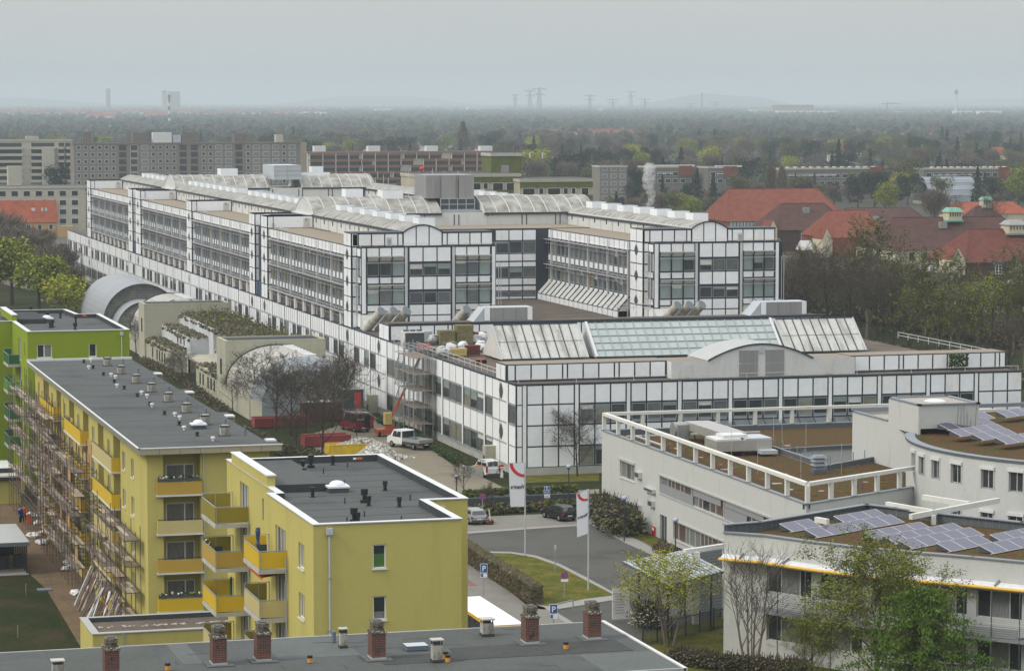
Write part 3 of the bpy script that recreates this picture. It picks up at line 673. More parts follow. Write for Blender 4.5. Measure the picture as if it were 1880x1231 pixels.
# pavilion fronts
def pavilion(xa,xb,arch,door):
    Y=380.2;f=south(Y)
    wall_u.box(xa,Y,ZU,xb,Y+4.3,ZP,'joint_dark')
    al,ar=arch
    cells=[xa+.1,xa+.95]
    w=(al-.75-(xa+.95))/3
    cells+=[xa+.95+w*(i+1) for i in range(3)]+[al-.05]
    for a,b in zip(cells,cells[1:]): pan(f,wall_u,a,b,ZU+.08,ZP-.12,g=.17)
    w=(xb-.1-(ar+.75))/4;cells=[ar+.05,ar+.75]+[ar+.75+w*(i+1) for i in range(4)]
    for a,b in zip(cells,cells[1:]): pan(f,wall_u,a,b,ZU+.08,ZP-.12,g=.17)
    # arched lunette
    n=12
    for k in range(3):
        a=al+(ar-al)*k/3+.08;b=al+(ar-al)*(k+1)/3-.08
        top=[(a+(b-a)*i/6) for i in range(7)]
        zz=lambda x:22.0+.98*SN((x-al)/(ar-al))**.85
        wall_u.face([f.p(a,ZU+.1,.12),f.p(b,ZU+.1,.12)]+[f.p(x,zz(x),.12) for x in reversed(top)],'panel_white')
    pts=[(al+(ar-al)*i/n) for i in range(n+1)]
    wall_u.face([f.p(al,ZU,.06),f.p(ar,ZU,.06)]+[f.p(x,22.12+.98*SN((x-al)/(ar-al))**.85,.06) for x in reversed(pts)],'joint_dark')
    for p,q in zip(pts,pts[1:]):
        g=lambda x:22.12+.98*SN((x-al)/(ar-al))**.85
        wall_u.bar((p,Y-.16,g(p)),(q,Y-.16,g(q)),.16,'joint_dark')
    wall_u.box(door,Y-.14,ZU+.1,door+.75,Y-.1,ZU+1.25,'blind_white');wall_u.box(door+.15,Y-.16,ZU+.12,door+.6,Y-.13,ZU+1.0,'steel_grey')
    # dark parapet caps
    for a,b in ((xa-.05,al-.1),(ar+.1,xb+.05)): wall_u.box(a,Y-.12,ZP-.1,b,Y+4.4,ZP+.03,'joint_dark')
    # lower body
    x0=xa+.85;x1=xb-.25;Yb=378.
    wall_u.box(x0,Yb,9.2,x1,Y+.1,ZU+.08,'joint_dark',top='terrace_gravel')
    f=south(Yb);m0=x0+6.55;m1=x0+12.65
    f.box(wall_u,x0,x1,ZU,ZU+.16,-.3,.12,'joint_dark')
    pan(f,wall_u,x0,x0+.7,11.2,ZU,g=.14);pan(f,wall_u,x1-.6,x1,11.2,ZU,g=.14)
    for a,b,mid in ((x0+.75,x0+6.0,False),(m0+.1,m1-.1,True),(m1+.45,x1-.75,False)):
        c=(b-a)/3
        for i in range(3):
            p=a+c*i;q=p+c
            if mid:
                for z0,z1 in ((18.15,ZU),(14.35,16.2),(10.9,12.4),(9.6,10.9)): pan(f,wall_u,p,q,z0,z1,g=.17)
                for z0,z1 in ((16.3,17.9),(12.55,14.05)): hwin(f,p+.08,q-.08,z0,z1,.05,R.choice(['glass_dark','glass_dark','glass_grey']),2)
            else:
                for z0,z1 in ((18.95,ZU),(15.25,16.2),(11.5,12.4)): pan(f,wall_u,p,q,z0,z1,g=.17)
                pan(f,wall_u,p,q,10.6,11.45,mat='dirty_panel',g=.1)
                for z0,z1 in ((16.35,18.25),(12.55,14.5)): hwin(f,p+.08,q-.08,z0,z1,.05,R.choice(['glass_teal','glass_grey','glass_teal','glass_dark']),2)
                for zt in (19.0,15.1):
                    h=.62 if zt>16 else .5
                    wall_u.face([f.p(p+.1,zt,.65),f.p(q-.1,zt,.65),f.p(q-.1,zt-h,.12),f.p(p+.1,zt-h,.12)],'blind_white')
                    wall_u.bar(f.p(p,zt,.67),f.p(q,zt,.67),.10,'pipe_white')
                    wall_u.bar(f.p(p,11.,.36),f.p(p,18.9,.36),.07,'pipe_white')
    for a in (x0+6.05,m1+.05): pan(f,wall_u,a,a+.42,9.6,ZU,g=.05,mat='pipe_white')
    for z in (16.27,14.6,18.3,12.45): 
        for a,b in ((x0+.7,x0+6.1),(m1+.4,x1-.6)): wall_u.bar(f.p(a,z-.2,.4),f.p(b,z-.2,.4),.06,'pipe_white')
    railing(wall_u,(x0,Yb,ZU+.1),(x1,Yb,ZU+.1),.35,2,.05,mid=0)
    fw_=west(x0)
    for z0,z1 in ((18.9,20.1),(15.3,16.2),(11.5,12.4),(9.3,11.3)): pan(fw_,wall_u,Yb,Y,z0,z1,g=.2)
    for z0,z1 in ((16.3,18.7),(12.5,15.1)): fw_.box(wall_u,Yb+.25,Y-.25,z0,z1,0,.05,'glass_grey');fw_.box(wall_u,Yb+.1,Yb+.25,z0,z1,0,.08,'panel_white')
    # projecting steel access frame at the west corner
    for dy in (.3,1.2): wall_u.bar((x0-.45,Yb+dy,11),(x0-.45,Yb+dy,18.9),.09,'pipe_white')
    for z in (11.6,12.5,14.9,16.2,18.6): wall_u.bar((x0-.5,Yb-.1,z),(x0-.5,Y+.1,z),.08,'shade_grille')
    # sloping dirty skirt
    wall_u.hexa([(x0-.2,374.8,9.2),(x0+5,374.8,9.2),(x0+5,378,9.2),(x0-.2,378,9.2),(x0-.1,377.6,11.1),(x0+5,377.6,11.1),(x0+5,378,11.1),(x0-.1,378,11.1)],'dirty_panel')
    # rounded steel ladders at the east corner
    for d in (0,.35): wall_u.bar((x1+.5+d,Yb+.3,9.3),(x1+.5+d,Yb+.3,18.2-d),.07,'pipe_white')
pavilion(85.32,105.3,(92.55,98.01),90.2)
pavilion(127.1,146.8,(134.25,139.55),141.1)
# slanting round exhaust ducts in threes
for tx in (87.5,89.2,90.95, 99.3,101.35,103.3, 129.3,131.05,132.8, 140.85,142.7,144.6):
    d=MB();a=Vector((tx-1.5,374.6,9.3));b=Vector((tx,371.6,12.05))
    d.cone(a,b,.62,.62,'duct_beige',16);ax=(b-a).normalized()
    d.cone(a.lerp(b,.55),a.lerp(b,.575),.66,.66,'vault_rib',16);d.cone(b-ax*.25,b,.68,.70,'duct_beige',16);d.cone(b,b+ax*.05,.64,.64,'duct_cap',16)
    d.build('exhaust_duct',hosp,smooth=False)
# cross bars with barrel vaults
body.box(92.,427.,9.2,134.,440.,ZU+.1,'joint_dark',top='terrace_gravel')
wall_u.box(92.,440.,ZU,140.,454.,22.25,'cream_wall')
f=south(427.)
for a,b in ((104.9,107.5),(107.5,110.1),(110.1,112.7),(112.7,115.3),(115.5,118.1)):
    for z0,z1 in ((18.3,20.1),(14.5,16.3),(10.8,12.6)): pan(f,wall_u,a,b,z0,z1,g=.2)
    for z0,z1 in ((16.4,18.1),(12.7,14.3),(9.6,10.7)): hwin(f,a+.3,b-.3,z0,z1,.05,'glass_grey',1)
for i in range(3):
    a=118.6+i*2.2;b=a+2.2
    for z0,z1 in ((18.4,20.1),(15.2,16.4),(14.3,15.15),(11.5,12.6),(10.6,11.4),(9.3,9.8)): pan(f,wall_u,a,b,z0,z1,g=.18)
    for z0,z1 in ((16.45,18.3),(12.65,14.2),(9.85,10.55)): hwin(f,a+.08,b-.08,z0,z1,.05,R.choice(['glass_dark','glass_grey']),2)
f=south(440.)
x=93.
while x<134: 
    f.box(wall_u,x,x+.14,ZU+.1,22.,0,.06,'joint_dark');f.box(wall_u,x+.75,x+.89,ZU+.1,22.,0,.06,'joint_dark');x+=5.6
f.box(wall_u,121.,122.,ZU+.1,21.7,0,.08,'blind_white')
barrel_x(446.8,7.,22.25,2.55,92.55,113.4);barrel_x(446.8,7.,22.25,2.55,120.4,139.)
for k in range(7): roofbox(96.2,383+8.3*k)
for k in range(8): roofbox(96.2,458+6.9*k)
for k in range(8): roofbox(96.2,522+7*k)
for k in range(7): roofbox(96.2,592+7*k)
for k in range(7): roofbox(137.8,388+8*k)
# rear cross bar
wall_u.box(92.,574.,ZU,128.,588.,22.3,'cream_wall');body.box(92.,560,9.2,130.,574.,ZU,'joint_dark',top='terrace_gravel')
barrel_x(581,7.,22.35,2.6,92.55,112.);barrel_x(581,7.,22.35,2.6,118.6,134.);barrel_x(447,.01,22,.01,100,100.5)
f=south(574.)
x=93.
while x<128: f.box(wall_u,x,x+.16,ZU+.1,22.1,0,.06,'joint_dark');f.box(wall_u,x+.8,x+.96,ZU+.1,22.1,0,.06,'joint_dark');x+=6.2
wing(128,134.5,2.7,454,600,140);barrel_y(134.5,2.7,22.1,.98,453,600)
for k in range(6): roofbox(135.3,462+7.5*k)
roofbox(117,447,3,3,1.6,24);roofbox(106.5,446,3.4,3.4,1.4,24.4);roofbox(100.5,447,2.8,3,1.5,24.5);roofbox(104.5,581,3.5,4,1.6,24.6);roofbox(122.5,581,6,4,.7,24.6);roofbox(123,581,2.4,3,1.9,24.6)
# tall grey plant tower on the cross bar
pt=MB();x0,x1=111.45,119.4
pt.box(x0-.1,441,22.3,x1+.9,452,22.6,'steel_grey')
pt.box(x0+2.3,442.4,22.5,x1+.1,451,24.5,'vent_dark')
for i in range(5):
    x=x0+2.35+i*1.4;pt.box(x,442.3,22.6,x+.1,442.4,24.45,'metal_light')
for z in (22.65,23.5,24.4): pt.box(x0+2.35,442.28,z,x1,442.38,z+.1,'metal_light')
cuts=[0,1.45,2.55,4.9,5.45,7.95]
for i,(a,b) in enumerate(zip(cuts,cuts[1:])):
    ins=.0 if i%2==0 else .35
    pt.box(x0+a,443-.6+ins,24.5,x0+b-.03,450,28.2,'metal_plant')
pt.build('plant_tower',hosp)
tw=MB();tw.box(112.8,574,24,118.4,586,26.9,'metal_light');
for z in (24.9,25.8,26.8): tw.box(112.78,573.95,z,118.42,574.0,z+.06,'steel_grey')
tw.box(115.5,573.93,24,115.58,574,26.9,'steel_grey');tw.build('stair_head',hosp)
for x,z in ((104.8,26.6),(109.,27.2),(113.,27.6),(117.3,27)): boxes.bar((x+2,452,22.2),(x+2,452,z+1.5),.06,'pipe_white')
body.build('wall',hosp);o=wall_u.build('upper_wall',hosp);trim.build('facade_trim',hosp);pass
o=vault.build('barrel_roof',hosp);r_=ribs.build('roof_rib',hosp);r_.parent=o
boxes.build('roof_mast',hosp)
# windows
def wsize(w):
    fr,a0,a1,z0,z1=w[:5];p=fr.p((a0+a1)/2,0);d=math.hypot(p[0],p[1]);v=abs(p[0]/d*fr.n[0]+p[1]/d*fr.n[1]);return (a1-a0)*(z1-z0)*v/d/d
WIN.sort(key=lambda w:-wsize(w))
def hwin_mesh(mb,w):
    fr,a0,a1,z0,z1,e,pane,bars=w
    fr.quad(mb,a0,a1,z0,z1,e,pane);t=.07
    for b in ((a0,a1,z0,z0+t),(a0,a1,z1-t,z1),(a0,a0+t,z0+t,z1-t),(a1-t,a1,z0+t,z1-t)): fr.box(mb,*b,0,e+.05,'steel_grey',skip=(5,))
    if R.random()<.35: fr.box(mb,a0+t,a1-t,z1-(z1-z0)*R.uniform(.15,.5),z1-t,e+.004,e+.012,'blind_white' if R.random()<.4 else 'glass_teal')
for w in WIN[:99]:
    m=MB();hwin_mesh(m,w);m.build('window',hosp)
m=MB()
for w in WIN[99:]: hwin_mesh(m,w)
tag(m.build('window',hosp),kind='stuff')
# ================================================================ rendered flats: yellow and green end blocks, long yellow block, foreground roof
def inset(poly,w):
    n=len(poly);o=[]
    for i in range(n):
        p,a,b=poly[i-1],poly[i],poly[(i+1)%n]
        def nrm(u,v):
            l=math.hypot(v[0]-u[0],v[1]-u[1]);return (-(v[1]-u[1])/l,(v[0]-u[0])/l)
        n1=nrm(p,a);n2=nrm(a,b);d=1+n1[0]*n2[0]+n1[1]*n2[1]
        o.append((a[0]+(n1[0]+n2[0])/d*w,a[1]+(n1[1]+n2[1])/d*w))
    return o
def coping(mb,poly,z,w,mat,th=.07,out=.06,drop=.45,inner='roof_felt_dark'):
    A=inset(poly,-out);B=inset(poly,w);n=len(poly)
    for i in range(n):
        j=(i+1)%n
        mb.face([(*A[i],z),(*A[j],z),(*B[j],z),(*B[i],z)],mat)
        mb.face([(*A[i],z-th),(*A[j],z-th),(*A[j],z),(*A[i],z)],'coping_metal')
        mb.face([(*B[i],z),(*B[j],z),(*B[j],z-drop),(*B[i],z-drop)],inner)
    return B
def rooftop_vent(label,x,y,z,kind,h=.5,cat='roof vent'):
    """small things standing on a roof"""
    m=MB()
    if kind=='black': m.lathe((x,y,z),[(.2,0),(.2,.04),(.11,.05),(.11,h*.55),(.15,h*.56),(.15,h)],'vent_black',10)
    elif kind=='stack': m.lathe((x,y,z),[(.26,0),(.26,.18),(.12,.2),(.12,.45),(.22,.47),(.22,.85),(.1,.87)],'vent_black',12)
    elif kind=='pin': m.lathe((x,y,z),[(.045,0),(.045,.3)],'steel_dark',6);m.lathe((x,y,z+.3),[(.05,0),(.05,.08)],'scaffold_red',6)
    elif kind=='white': m.lathe((x,y,z),[(.09,0),(.09,h*.6),(.18,h*.62),(.16,h)],'vent_white',10)
    elif kind=='pipe': m.lathe((x,y,z),[(.09,0),(.09,h),(.05,h+.02)],'vent_bluegrey',10)
    elif kind=='amber': m.lathe((x,y,z),[(.11,0),(.11,.2)],'amber',12);m.lathe((x,y,z+.2),[(.12,0),(.12,.1),(.08,.12)],'vent_black',12)
    o=m.build({'black':'roof_vent','stack':'vent_stack','pin':'roof_anchor','white':'roof_vent','pipe':'vent_pipe','amber':'roof_vent'}[kind],loc=(x,y,z))
    return tag(o,label,cat)
def dome_light(label,x,y,z,s=.6):
    t=thing('roof_light',label,'skylight',(x,y,z));m=MB();m.box(x-s,y-s,z,x+s,y+s,z+.3,'vent_dark');m.box(x-s-.05,y-s-.05,z+.3,x+s+.05,y+s+.05,z+.42,'upvc_white');m.build('curb',t)
    m=MB();V,Fc=ICO[2];k=[(x+v[0]*s*.85,y+v[1]*s*.85,z+.4+max(0,v[2])*.32) for v in V]
    for f in Fc: m.face([k[i] for i in f],'dome_opal')
    m.build('dome',t,smooth=True)
def downpipe(parent,fr,a,z0,z1,w=.11):
    m=MB();m.bar(fr.p(a,z0,.1),fr.p(a,z1-.5,.1),w,'metal_light',n=8);fr.box(m,a-.17,a+.17,z1-.5,z1-.15,.02,.26,'metal_light');
    for z in (z1-3,z1-6,z1-9):
        if z>z0: fr.box(m,a-.09,a+.09,z,z+.08,.0,.17,'steel_grey')
    m.build('downpipe',parent)
def balcony(t,x0,x1,y0,y1,zf,mats,pipes=True):
    """west balcony: slab, three coloured panels, rail"""
    s=MB();s.box(x0,y0,zf-.26,x1,y1,zf-.02,'concrete_light');b=s.build('balcony',t)
    p=MB();p.box(x0+.03,y0+.05,zf+.06,x0+.07,y1-.05,zf+1.02,mats[1]);p.box(x0+.07,y0+.05,zf+.06,x1,y0+.09,zf+1.02,mats[0]);p.box(x0+.07,y1-.09,zf+.06,x1-.3,y1-.05,zf+1.3,mats[2] if len(mats)>2 else mats[0])
    p.build('panel',t).parent=b
    r=MB()
    r.bar((x0+.05,y0+.05,zf+1.08),(x0+.05,y1-.05,zf+1.08),.06,'galvanised');r.bar((x0+.05,y0+.07,zf+1.08),(x1,y0+.07,zf+1.08),.06,'galvanised')
    for q in ((x0+.05,y1-.07),(x0+.9,y1-.07),(x1-.15,y1-.07)): r.bar((*q,zf),(*q,zf+1.38),.05,'steel_grey')
    r.bar((x0+.05,y1-.07,zf+1.36),(x1-.15,y1-.07,zf+1.36),.04,'steel_grey')
    n=5
    for i in range(n+1): r.bar((x0+.1,y0+(y1-y0)*i/n,zf-.02),(x0+.1,y0+(y1-y0)*i/n,zf+1.05),.04,'steel_grey')
    r.build('railing',t).parent=b
    return b
ZR=16.3
# ---------------------------------------------------------------- near yellow block
def end_block(label,poly,render,cope,wins,extra):
    ox,oy=poly[0];t=thing('apartment_block',label,'apartment building',(ox,oy,GZ));w=MB()
    n=len(poly);frs=[]
    for i in range(n):
        a,b=poly[i],poly[(i+1)%n];l=math.hypot(b[0]-a[0],b[1]-a[1]);fr=Fr(a,(b[0]-a[0],b[1]-a[1]));frs.append(fr)
        hs=wins.get(i,[])
        wall(fr,w,0,l,GZ,ZR-.07,[h[:4]+(.16,) for h in hs],render)
    w.build('wall',t)
    for i,hs in wins.items():
        for h in hs:
            kw=h[4] if len(h)>4 else {}
            window(frs[i],t,*h[:4],**kw)
    r=MB();inn=coping(r,poly,ZR,.42,cope)
    r.face([(*p,ZR-.45) for p in inn],'roof_felt')
    o=r.build('roof',t)
    return t,frs,o
PB=[(32.88,156.6),(41.5,156.6),(41.5,164.6),(44.,164.6),(44.,187.1),(33.45,187.1),(33.45,170.1),(32.88,170.1)]
FLR=[13.2-2.9*k for k in range(5)]   # sill heights
wins={0:[],7:[],5:[]}
for k in range(5):
    z=13.62-2.95*k
    wins[0].append((3.42,4.2,z,z+1.38,dict(pane='pane_dark',sill='coping_white',fw=.08,label='window with a green blind' if k==0 else None)))
def wrev(L,y0,y1): return (L-(y1),L-(y0))   # for walls that run towards the camera
for k in range(5):
    z=13.25-2.9*k
    wins[7].append((170.1-160.75,170.1-159.2,z,z+1.45,dict(mull=(.45,),pane=['pane_curtain','pane_dark'],sill='coping_white')))
    wins[7].append((170.1-167.6,170.1-164.6,z-.95,z+1.5,dict(mull=(.34,.67),pane=['pane_dark','pane_curtain','pane_dark'])))
    z2=13.95-2.9*k
    wins[5].append((187.1-174.7,187.1-174.05,z2,z2+1.4,dict(pane='pane_curtain')))
    wins[5].append((187.1-171.,187.1-170.4,z2-.6,z2+.8,dict(pane='pane_curtain')))
    wins[5].append((187.1-182.3,187.1-179.4,z2-1.,z2+1.5,dict(mull=(.34,.67),pane=['pane_dark','pane_curtain','pane_dark'])))
tB,fB,_=end_block('nearest yellow rendered flats with flat grey roof and stacked corner balconies',PB,'render_yellow','coping_white',wins,None)
b=MB();fB[0].quad(b,3.5,4.12,13.7,14.45,-.145,'pane_green');fB[0].quad(b,3.5,4.12,10.75,11.15,-.145,'pane_curtain');b.build('blind',tB)
x=MB();x.box(33.42,173.,ZR-.2,33.95,185.2,ZR+.62,'render_yellow');x.box(33.36,172.9,ZR+.62,34.0,185.3,ZR+.70,'coping_white');x.box(33.97,173.05,ZR-.44,37.4,185.1,ZR+.05,'roof_felt',skip=(2,));x.box(33.97,173.,ZR-.44,37.4,173.05,ZR+.05,'roof_felt_dark')
x.build('stair_upstand',tB)
x=MB()
for y in (159.3,162.2,165.1,168.,171.,174.,177,180,183): x.box(33.4,y,ZR-.445,41. if y<164.5 else 43.5,y+.03,ZR-.438,'roof_felt_dark')
x.build('roof_seam',tB)
downpipe(tB,fB[0],.9,GZ,ZR-.1);downpipe(tB,fB[2],.9,GZ,ZR-.3)
BN=['panel_gold','panel_gold','panel_gold'];OC=['panel_ochre','panel_ochre','panel_olive'];OL=['panel_olive','panel_olive','panel_olive'];CR=['panel_cream','panel_cream','panel_olive']
for k,m in enumerate((BN,CR,OC,BN)): balcony(tB,31.15,32.86,164.,168.9,12.6-2.9*(k),m)
for k,m in enumerate((OL,OC,BN,CR,BN)): balcony(tB,31.2,33.4,179.,184.,13.15-2.85*k,m)
for y in (163.8,178.8):
    pp=MB()
    xx=32.75 if y<170 else 33.3
    pp.bar((xx,y,GZ),(xx,y,ZR-3),.1,'galvanised',n=8);pp.build('drainpipe',tB)
# things on balconies
m=MB();m.lathe((31.6,166.5,12.62),[(.2,0),(.2,.05),(.03,.06),(.03,1.1)],'steel_dark',8);m.lathe((31.6,166.5,13.5),[(.05,0),(.13,.25),(.09,.45),(.16,1.0),(.12,1.25)],'paint_blue',8)
tag(m.build('sunshade',loc=(31.6,166.5,12.62)),'folded purple-grey parasol standing on the gold balcony of the near yellow flats','parasol')
m=MB();m.lathe((32.6,181.2,7.5),[(.05,0),(.08,.3),(.1,1.7),(.04,1.9)],'panel_green',8)
tag(m.build('sunshade',loc=(32.6,181.2,7.5)),'folded dark green parasol on a balcony of the near yellow flats','parasol')
m=MB();m.face([(31.4,164.2,12.1),(32.9,164.2,12.3),(32.9,168.5,12.3),(31.4,168.5,12.1)],'plastic_orange');m.box(31.38,164.2,11.98,31.42,168.5,12.1,'plastic_orange');tag(m.build('awning',loc=(32,166,12)),'orange awning stretched under the gold balcony','awning')
def chair(x,y,z,lab):
    t=thing('garden_chair',lab,'chair',(x,y,z));m=MB();m.box(x-.25,y-.22,z+.42,x+.25,y+.22,z+.46,'vent_dark');m.build('seat',t)
    m=MB();m.box(x-.25,y+.2,z+.46,x+.25,y+.24,z+.95,'vent_dark');m.build('backrest',t)
    for dx in (-.22,.22):
        for dy in (-.2,.2): m=MB();m.bar((x+dx,y+dy,z),(x+dx,y+dy,z+.42),.035,'steel_dark');m.build('leg',t)
chair(32.1,167.4,12.6,'dark garden chair on the gold balcony beside the folded parasol');chair(32.0,182.,10.3,'dark garden chair on the ochre balcony left of the near yellow flats')
def planter(x,y,z,l,lab,ax='y'):
    t=thing('planter',lab,'planter',(x,y,z));m=MB()
    if ax=='y': m.box(x-.1,y-l/2,z-.05,x+.1,y+l/2,z+.14,'concrete_light')
    else: m.box(x-l/2,y-.1,z-.05,x+l/2,y+.1,z+.14,'vent_dark')
    m.build('trough',t);m=MB()
    for i in range(int(l*12)):
        d=R.uniform(-l/2,l/2);q=(x+R.uniform(-.08,.08),y+d,z+R.uniform(.15,.35)) if ax=='y' else (x+d,y+R.uniform(-.08,.08),z+R.uniform(.15,.32))
        m.blob(q,R.uniform(.05,.11),R.choice(['leaf_dark','leaf_lime','bud_white','leaf_dark']),.4,sub=0)
    m.build('plants',t)
planter(31.35,182.6,11.2,1.6,'row of potted plants along the ochre balcony rail')
# roof furniture on the near yellow block
i=0
zB=ZR-.45
for (px,py,kd,lb) in [(556,862,'black','thin black vent near the back edge of the near yellow roof'),(571,858,'stack','fat black vent at the back of the near yellow roof'),(611,853,'black','black vent farthest back on the near yellow roof'),(559,876,'black','short black vent in front of the fat black one'),(574,912,'black','black vent in front of the dark step of the roof'),(669,922,'stack','fat black vent right of the white roof dome'),(677,928,'black','thin black vent hugging the fat one right of the dome'),(707,900,'black','black vent between the dome and the right parapet'),(733,930,'black','black vent nearest the right notch of the roof'),(650,958,'stack','fat black vent by the front parapet'),(657,959,'black','small black vent beside the fat one at the front parapet')]:
    X,Y=G(px,py,zB);rooftop_vent(lb,X,Y,zB,kd,.62)
for n_,(px,py) in enumerate([(507,859),(594,869),(638,857),(632,891),(633,924),(669,948),(637,960),(753,918),(737,958)]):
    X,Y=G(px,py,zB);tag(rooftop_vent('slim dark anchor pin on the near yellow roof, '+['beside the rear left vents','behind the white dome to its right','behind the rear vents','just right of the white dome','below the white dome','between the front vents','leftmost by the front parapet','nearest the right parapet notch','rightmost by the front parapet'][n_],X,Y,zB,'pin',cat='roof anchor'),group='anchor pins on the near yellow roof')
X,Y=G(619,902,zB);dome_light('white domed roof light on the near yellow flats',X,Y,zB,.62)
m=MB();X,Y=G(657,847,zB+.1);m.box(X-.12,Y,zB+.25,X+.3,Y+.12,zB+.36,'plastic_orange');m.box(X-.3,Y,zB+.25,X-.12,Y+.12,zB+.36,'upvc_white');tag(m.build('warning_lamp',loc=(X,Y,zB)),'small orange and white object on the back parapet of the near yellow roof','lamp')
# ---------------------------------------------------------------- green block
PC=[(32.42,297.),(42.95,297.),(42.95,320.3),(40.6,320.3),(40.2,328.),(24.,328.),(24.,312.),(32.42,312.)]
wins={0:[],7:[]}
for k in range(5):
    z=13.52-2.9*k
    wins[0]+=[(.95,2.5,z,z+1.4,dict(mull=(.48,),pane=['pane_dark','pane_curtain'],sill='coping_white',fw=.09)),(6.3,7.1,z,z+1.38,dict(pane='pane_dark',sill='coping_white',fw=.09))]
    wins[7]+=[(6.2,8.8,z-.9,z+1.4,dict(mull=(.5,),pane=['pane_curtain','pane_dark'])),(11.6,12.2,z,z+1.4,dict(pane='pane_dark'))]
# edge 7 runs from (32.42,312) to (32.42,297)
tC,fC,_=end_block('lime green rendered flats behind the long grey roof',PC,'render_green','coping_white',wins,None)
x=MB();x.box(32.4,312.,ZR-.2,32.95,324.,ZR+.6,'render_green');x.box(32.35,311.9,ZR+.6,33.0,324.1,ZR+.68,'coping_white');x.box(33.,313.,ZR-.44,36.3,324,ZR+.05,'roof_felt_dark');x.build('stair_upstand',tC)
downpipe(tC,fC[0],9.7,GZ,ZR-.1)
for k,m in enumerate((['panel_green']*3,['panel_green_light']*3,['panel_green']*3,['panel_green']*3)): balcony(tC,31.15,32.4,304.6,309.4,12.2-2.9*k,m)
zB=ZR-.45
for (px,py,kd,lb) in [(57,575,'stack','fat black vent at the back left of the green flats roof'),(87,586,'stack','black cowl behind the dome on the green flats roof'),(111,584,'black','black vent at the back of the green flats roof'),(139,592,'black','black vent right of the middle of the green flats roof'),(92,602,'black','left of two black vents at the front of the green flats roof'),(96,601,'stack','right of two black vents at the front of the green flats roof'),(138,607,'stack','fat black vent by the front parapet of the green flats')]:
    X,Y=G(px,py,zB);rooftop_vent(lb,X,Y,zB,kd,.75)
X,Y=G(86,590,zB);dome_light('white domed roof light on the green flats',X,Y,zB,.6)
m=MB();X,Y=G(155,583,zB+.1);m.box(X-.2,Y,zB+.25,X+.25,Y+.12,zB+.42,'plastic_orange');tag(m.build('warning_lamp',loc=(X,Y,zB)),'small orange object on the back parapet of the green flats','lamp')
# ---------------------------------------------------------------- long yellow block
ax0,ax1,ay0,ay1=31.75,41.0,211.2,284.4;ZA=13.85
tA=thing('apartment_block','long yellow rendered flats with a big overhanging grey roof and scaffolding along one side','apartment building',(ax0,ay0,GZ))
w=MB();f=south(ay0);hol=[];zf=[ZA-.05-2.93*(k+1) for k in range(5)]
for k in range(5): hol.append((32.95,35.75,max(GZ,zf[k]+.0),zf[k]+2.93-.35 if k else ZA-.02,1.5))
wall(f,w,ax0,ax1,GZ,ZA,hol,'render_yellow')
fb=south(ay0+1.5);W_=[]
for k in range(5): wall(fb,w,32.95,35.75,max(GZ,zf[k]),min(zf[k]+2.93,ZA),[(33.35,35.55,zf[k]+.45,zf[k]+1.95,.08)],'render_yellow')
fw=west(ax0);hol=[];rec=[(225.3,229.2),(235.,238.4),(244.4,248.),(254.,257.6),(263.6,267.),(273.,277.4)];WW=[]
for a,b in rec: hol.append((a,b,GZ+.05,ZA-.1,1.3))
for k in range(5):
    z=zf[k]+.22
    for a in (217.95,222.6,231.2,240.6,250.4,260.,269.6,280.5):
        WW.append((a,a+1.5,z,z+1.45));hol.append((a,a+1.5,z,z+1.45,.18))
wall(fw,w,ay0,ay1,GZ,ZA,hol,'render_yellow')
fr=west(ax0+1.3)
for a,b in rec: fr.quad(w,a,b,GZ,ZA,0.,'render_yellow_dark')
east(ax1).quad(w,ay0,ay1,GZ,ZA,0,'render_yellow');south(ay1).quad(w,ax0,ax1,GZ,ZA,0,'render_yellow')
w.build('wall',tA)
for q in WW: window(fw,tA,*q,e=-.16,mull=(.4,),pane=['pane_curtain','pane_dark'],sill='coping_white')
PCOL=['panel_ochre','panel_cream','panel_gold','panel_gold','panel_gold']
for k in range(5):
    window(fb,tA,33.37,35.53,zf[k]+.47,zf[k]+1.93,e=-.06,mull=(.66,),pane=['pane_dark' if k==4 else 'pane_curtain','pane_curtain'],fw=.08)
    b=MB();z0=zf[k]-.18;c=['panel_ochre','panel_cream','panel_ochre','panel_gold','panel_gold'][k]
    b.box(32.45,ay0-.35,z0+.05,35.85,ay0-.28,z0+1.02,c);b.box(32.4,ay0-.4,z0-.08,35.9,ay0+1.5,z0+.04,'coping_white');b.box(32.45,ay0-.28,z0+.05,32.52,ay0,z0+1.02,c);b.box(35.78,ay0-.28,z0+.05,35.85,ay0,z0+1.02,c)
    o=b.build('loggia_parapet',tA)
    r=MB();r.bar((32.5,ay0-.32,z0+1.12),(35.8,ay0-.32,z0+1.12),.05,'steel_dark');[r.bar((32.5+3.3*i/6,ay0-.32,z0+1.),(32.5+3.3*i/6,ay0-.32,z0+1.12),.04,'steel_dark') for i in range(7)];r.build('rail',tA).parent=o
for j,(a,b_) in enumerate(((225.4,236.8),(244.5,255.8),(263.7,274.8))):
    for k in range(5):
        z0=zf[k]-.15;b=MB();c=[['panel_cream','panel_gold','panel_cream','panel_gold','panel_gold'],['panel_gold','panel_gold','panel_ochre','panel_gold','panel_cream'],['panel_gold','panel_ochre','panel_gold','panel_gold','panel_gold']][j][k]
        b.box(31.05,a,z0,31.12,b_,z0+1.1,c);b.box(31.12,a,z0,ax0,a+.07,z0+1.1,'panel_gold');b.box(31.0,a-.05,z0-.14,ax0,b_+.05,z0-.01,'coping_white');b.bar((31.09,a,z0+1.18),(31.09,b_,z0+1.18),.05,'steel_dark')
        b.build('balcony_parapet',tA)
pl=MB();pl.bar((35.98,ay0-.08,GZ),(35.98,ay0-.08,ZA),.1,'metal_light',n=8);pl.build('downpipe',tA)
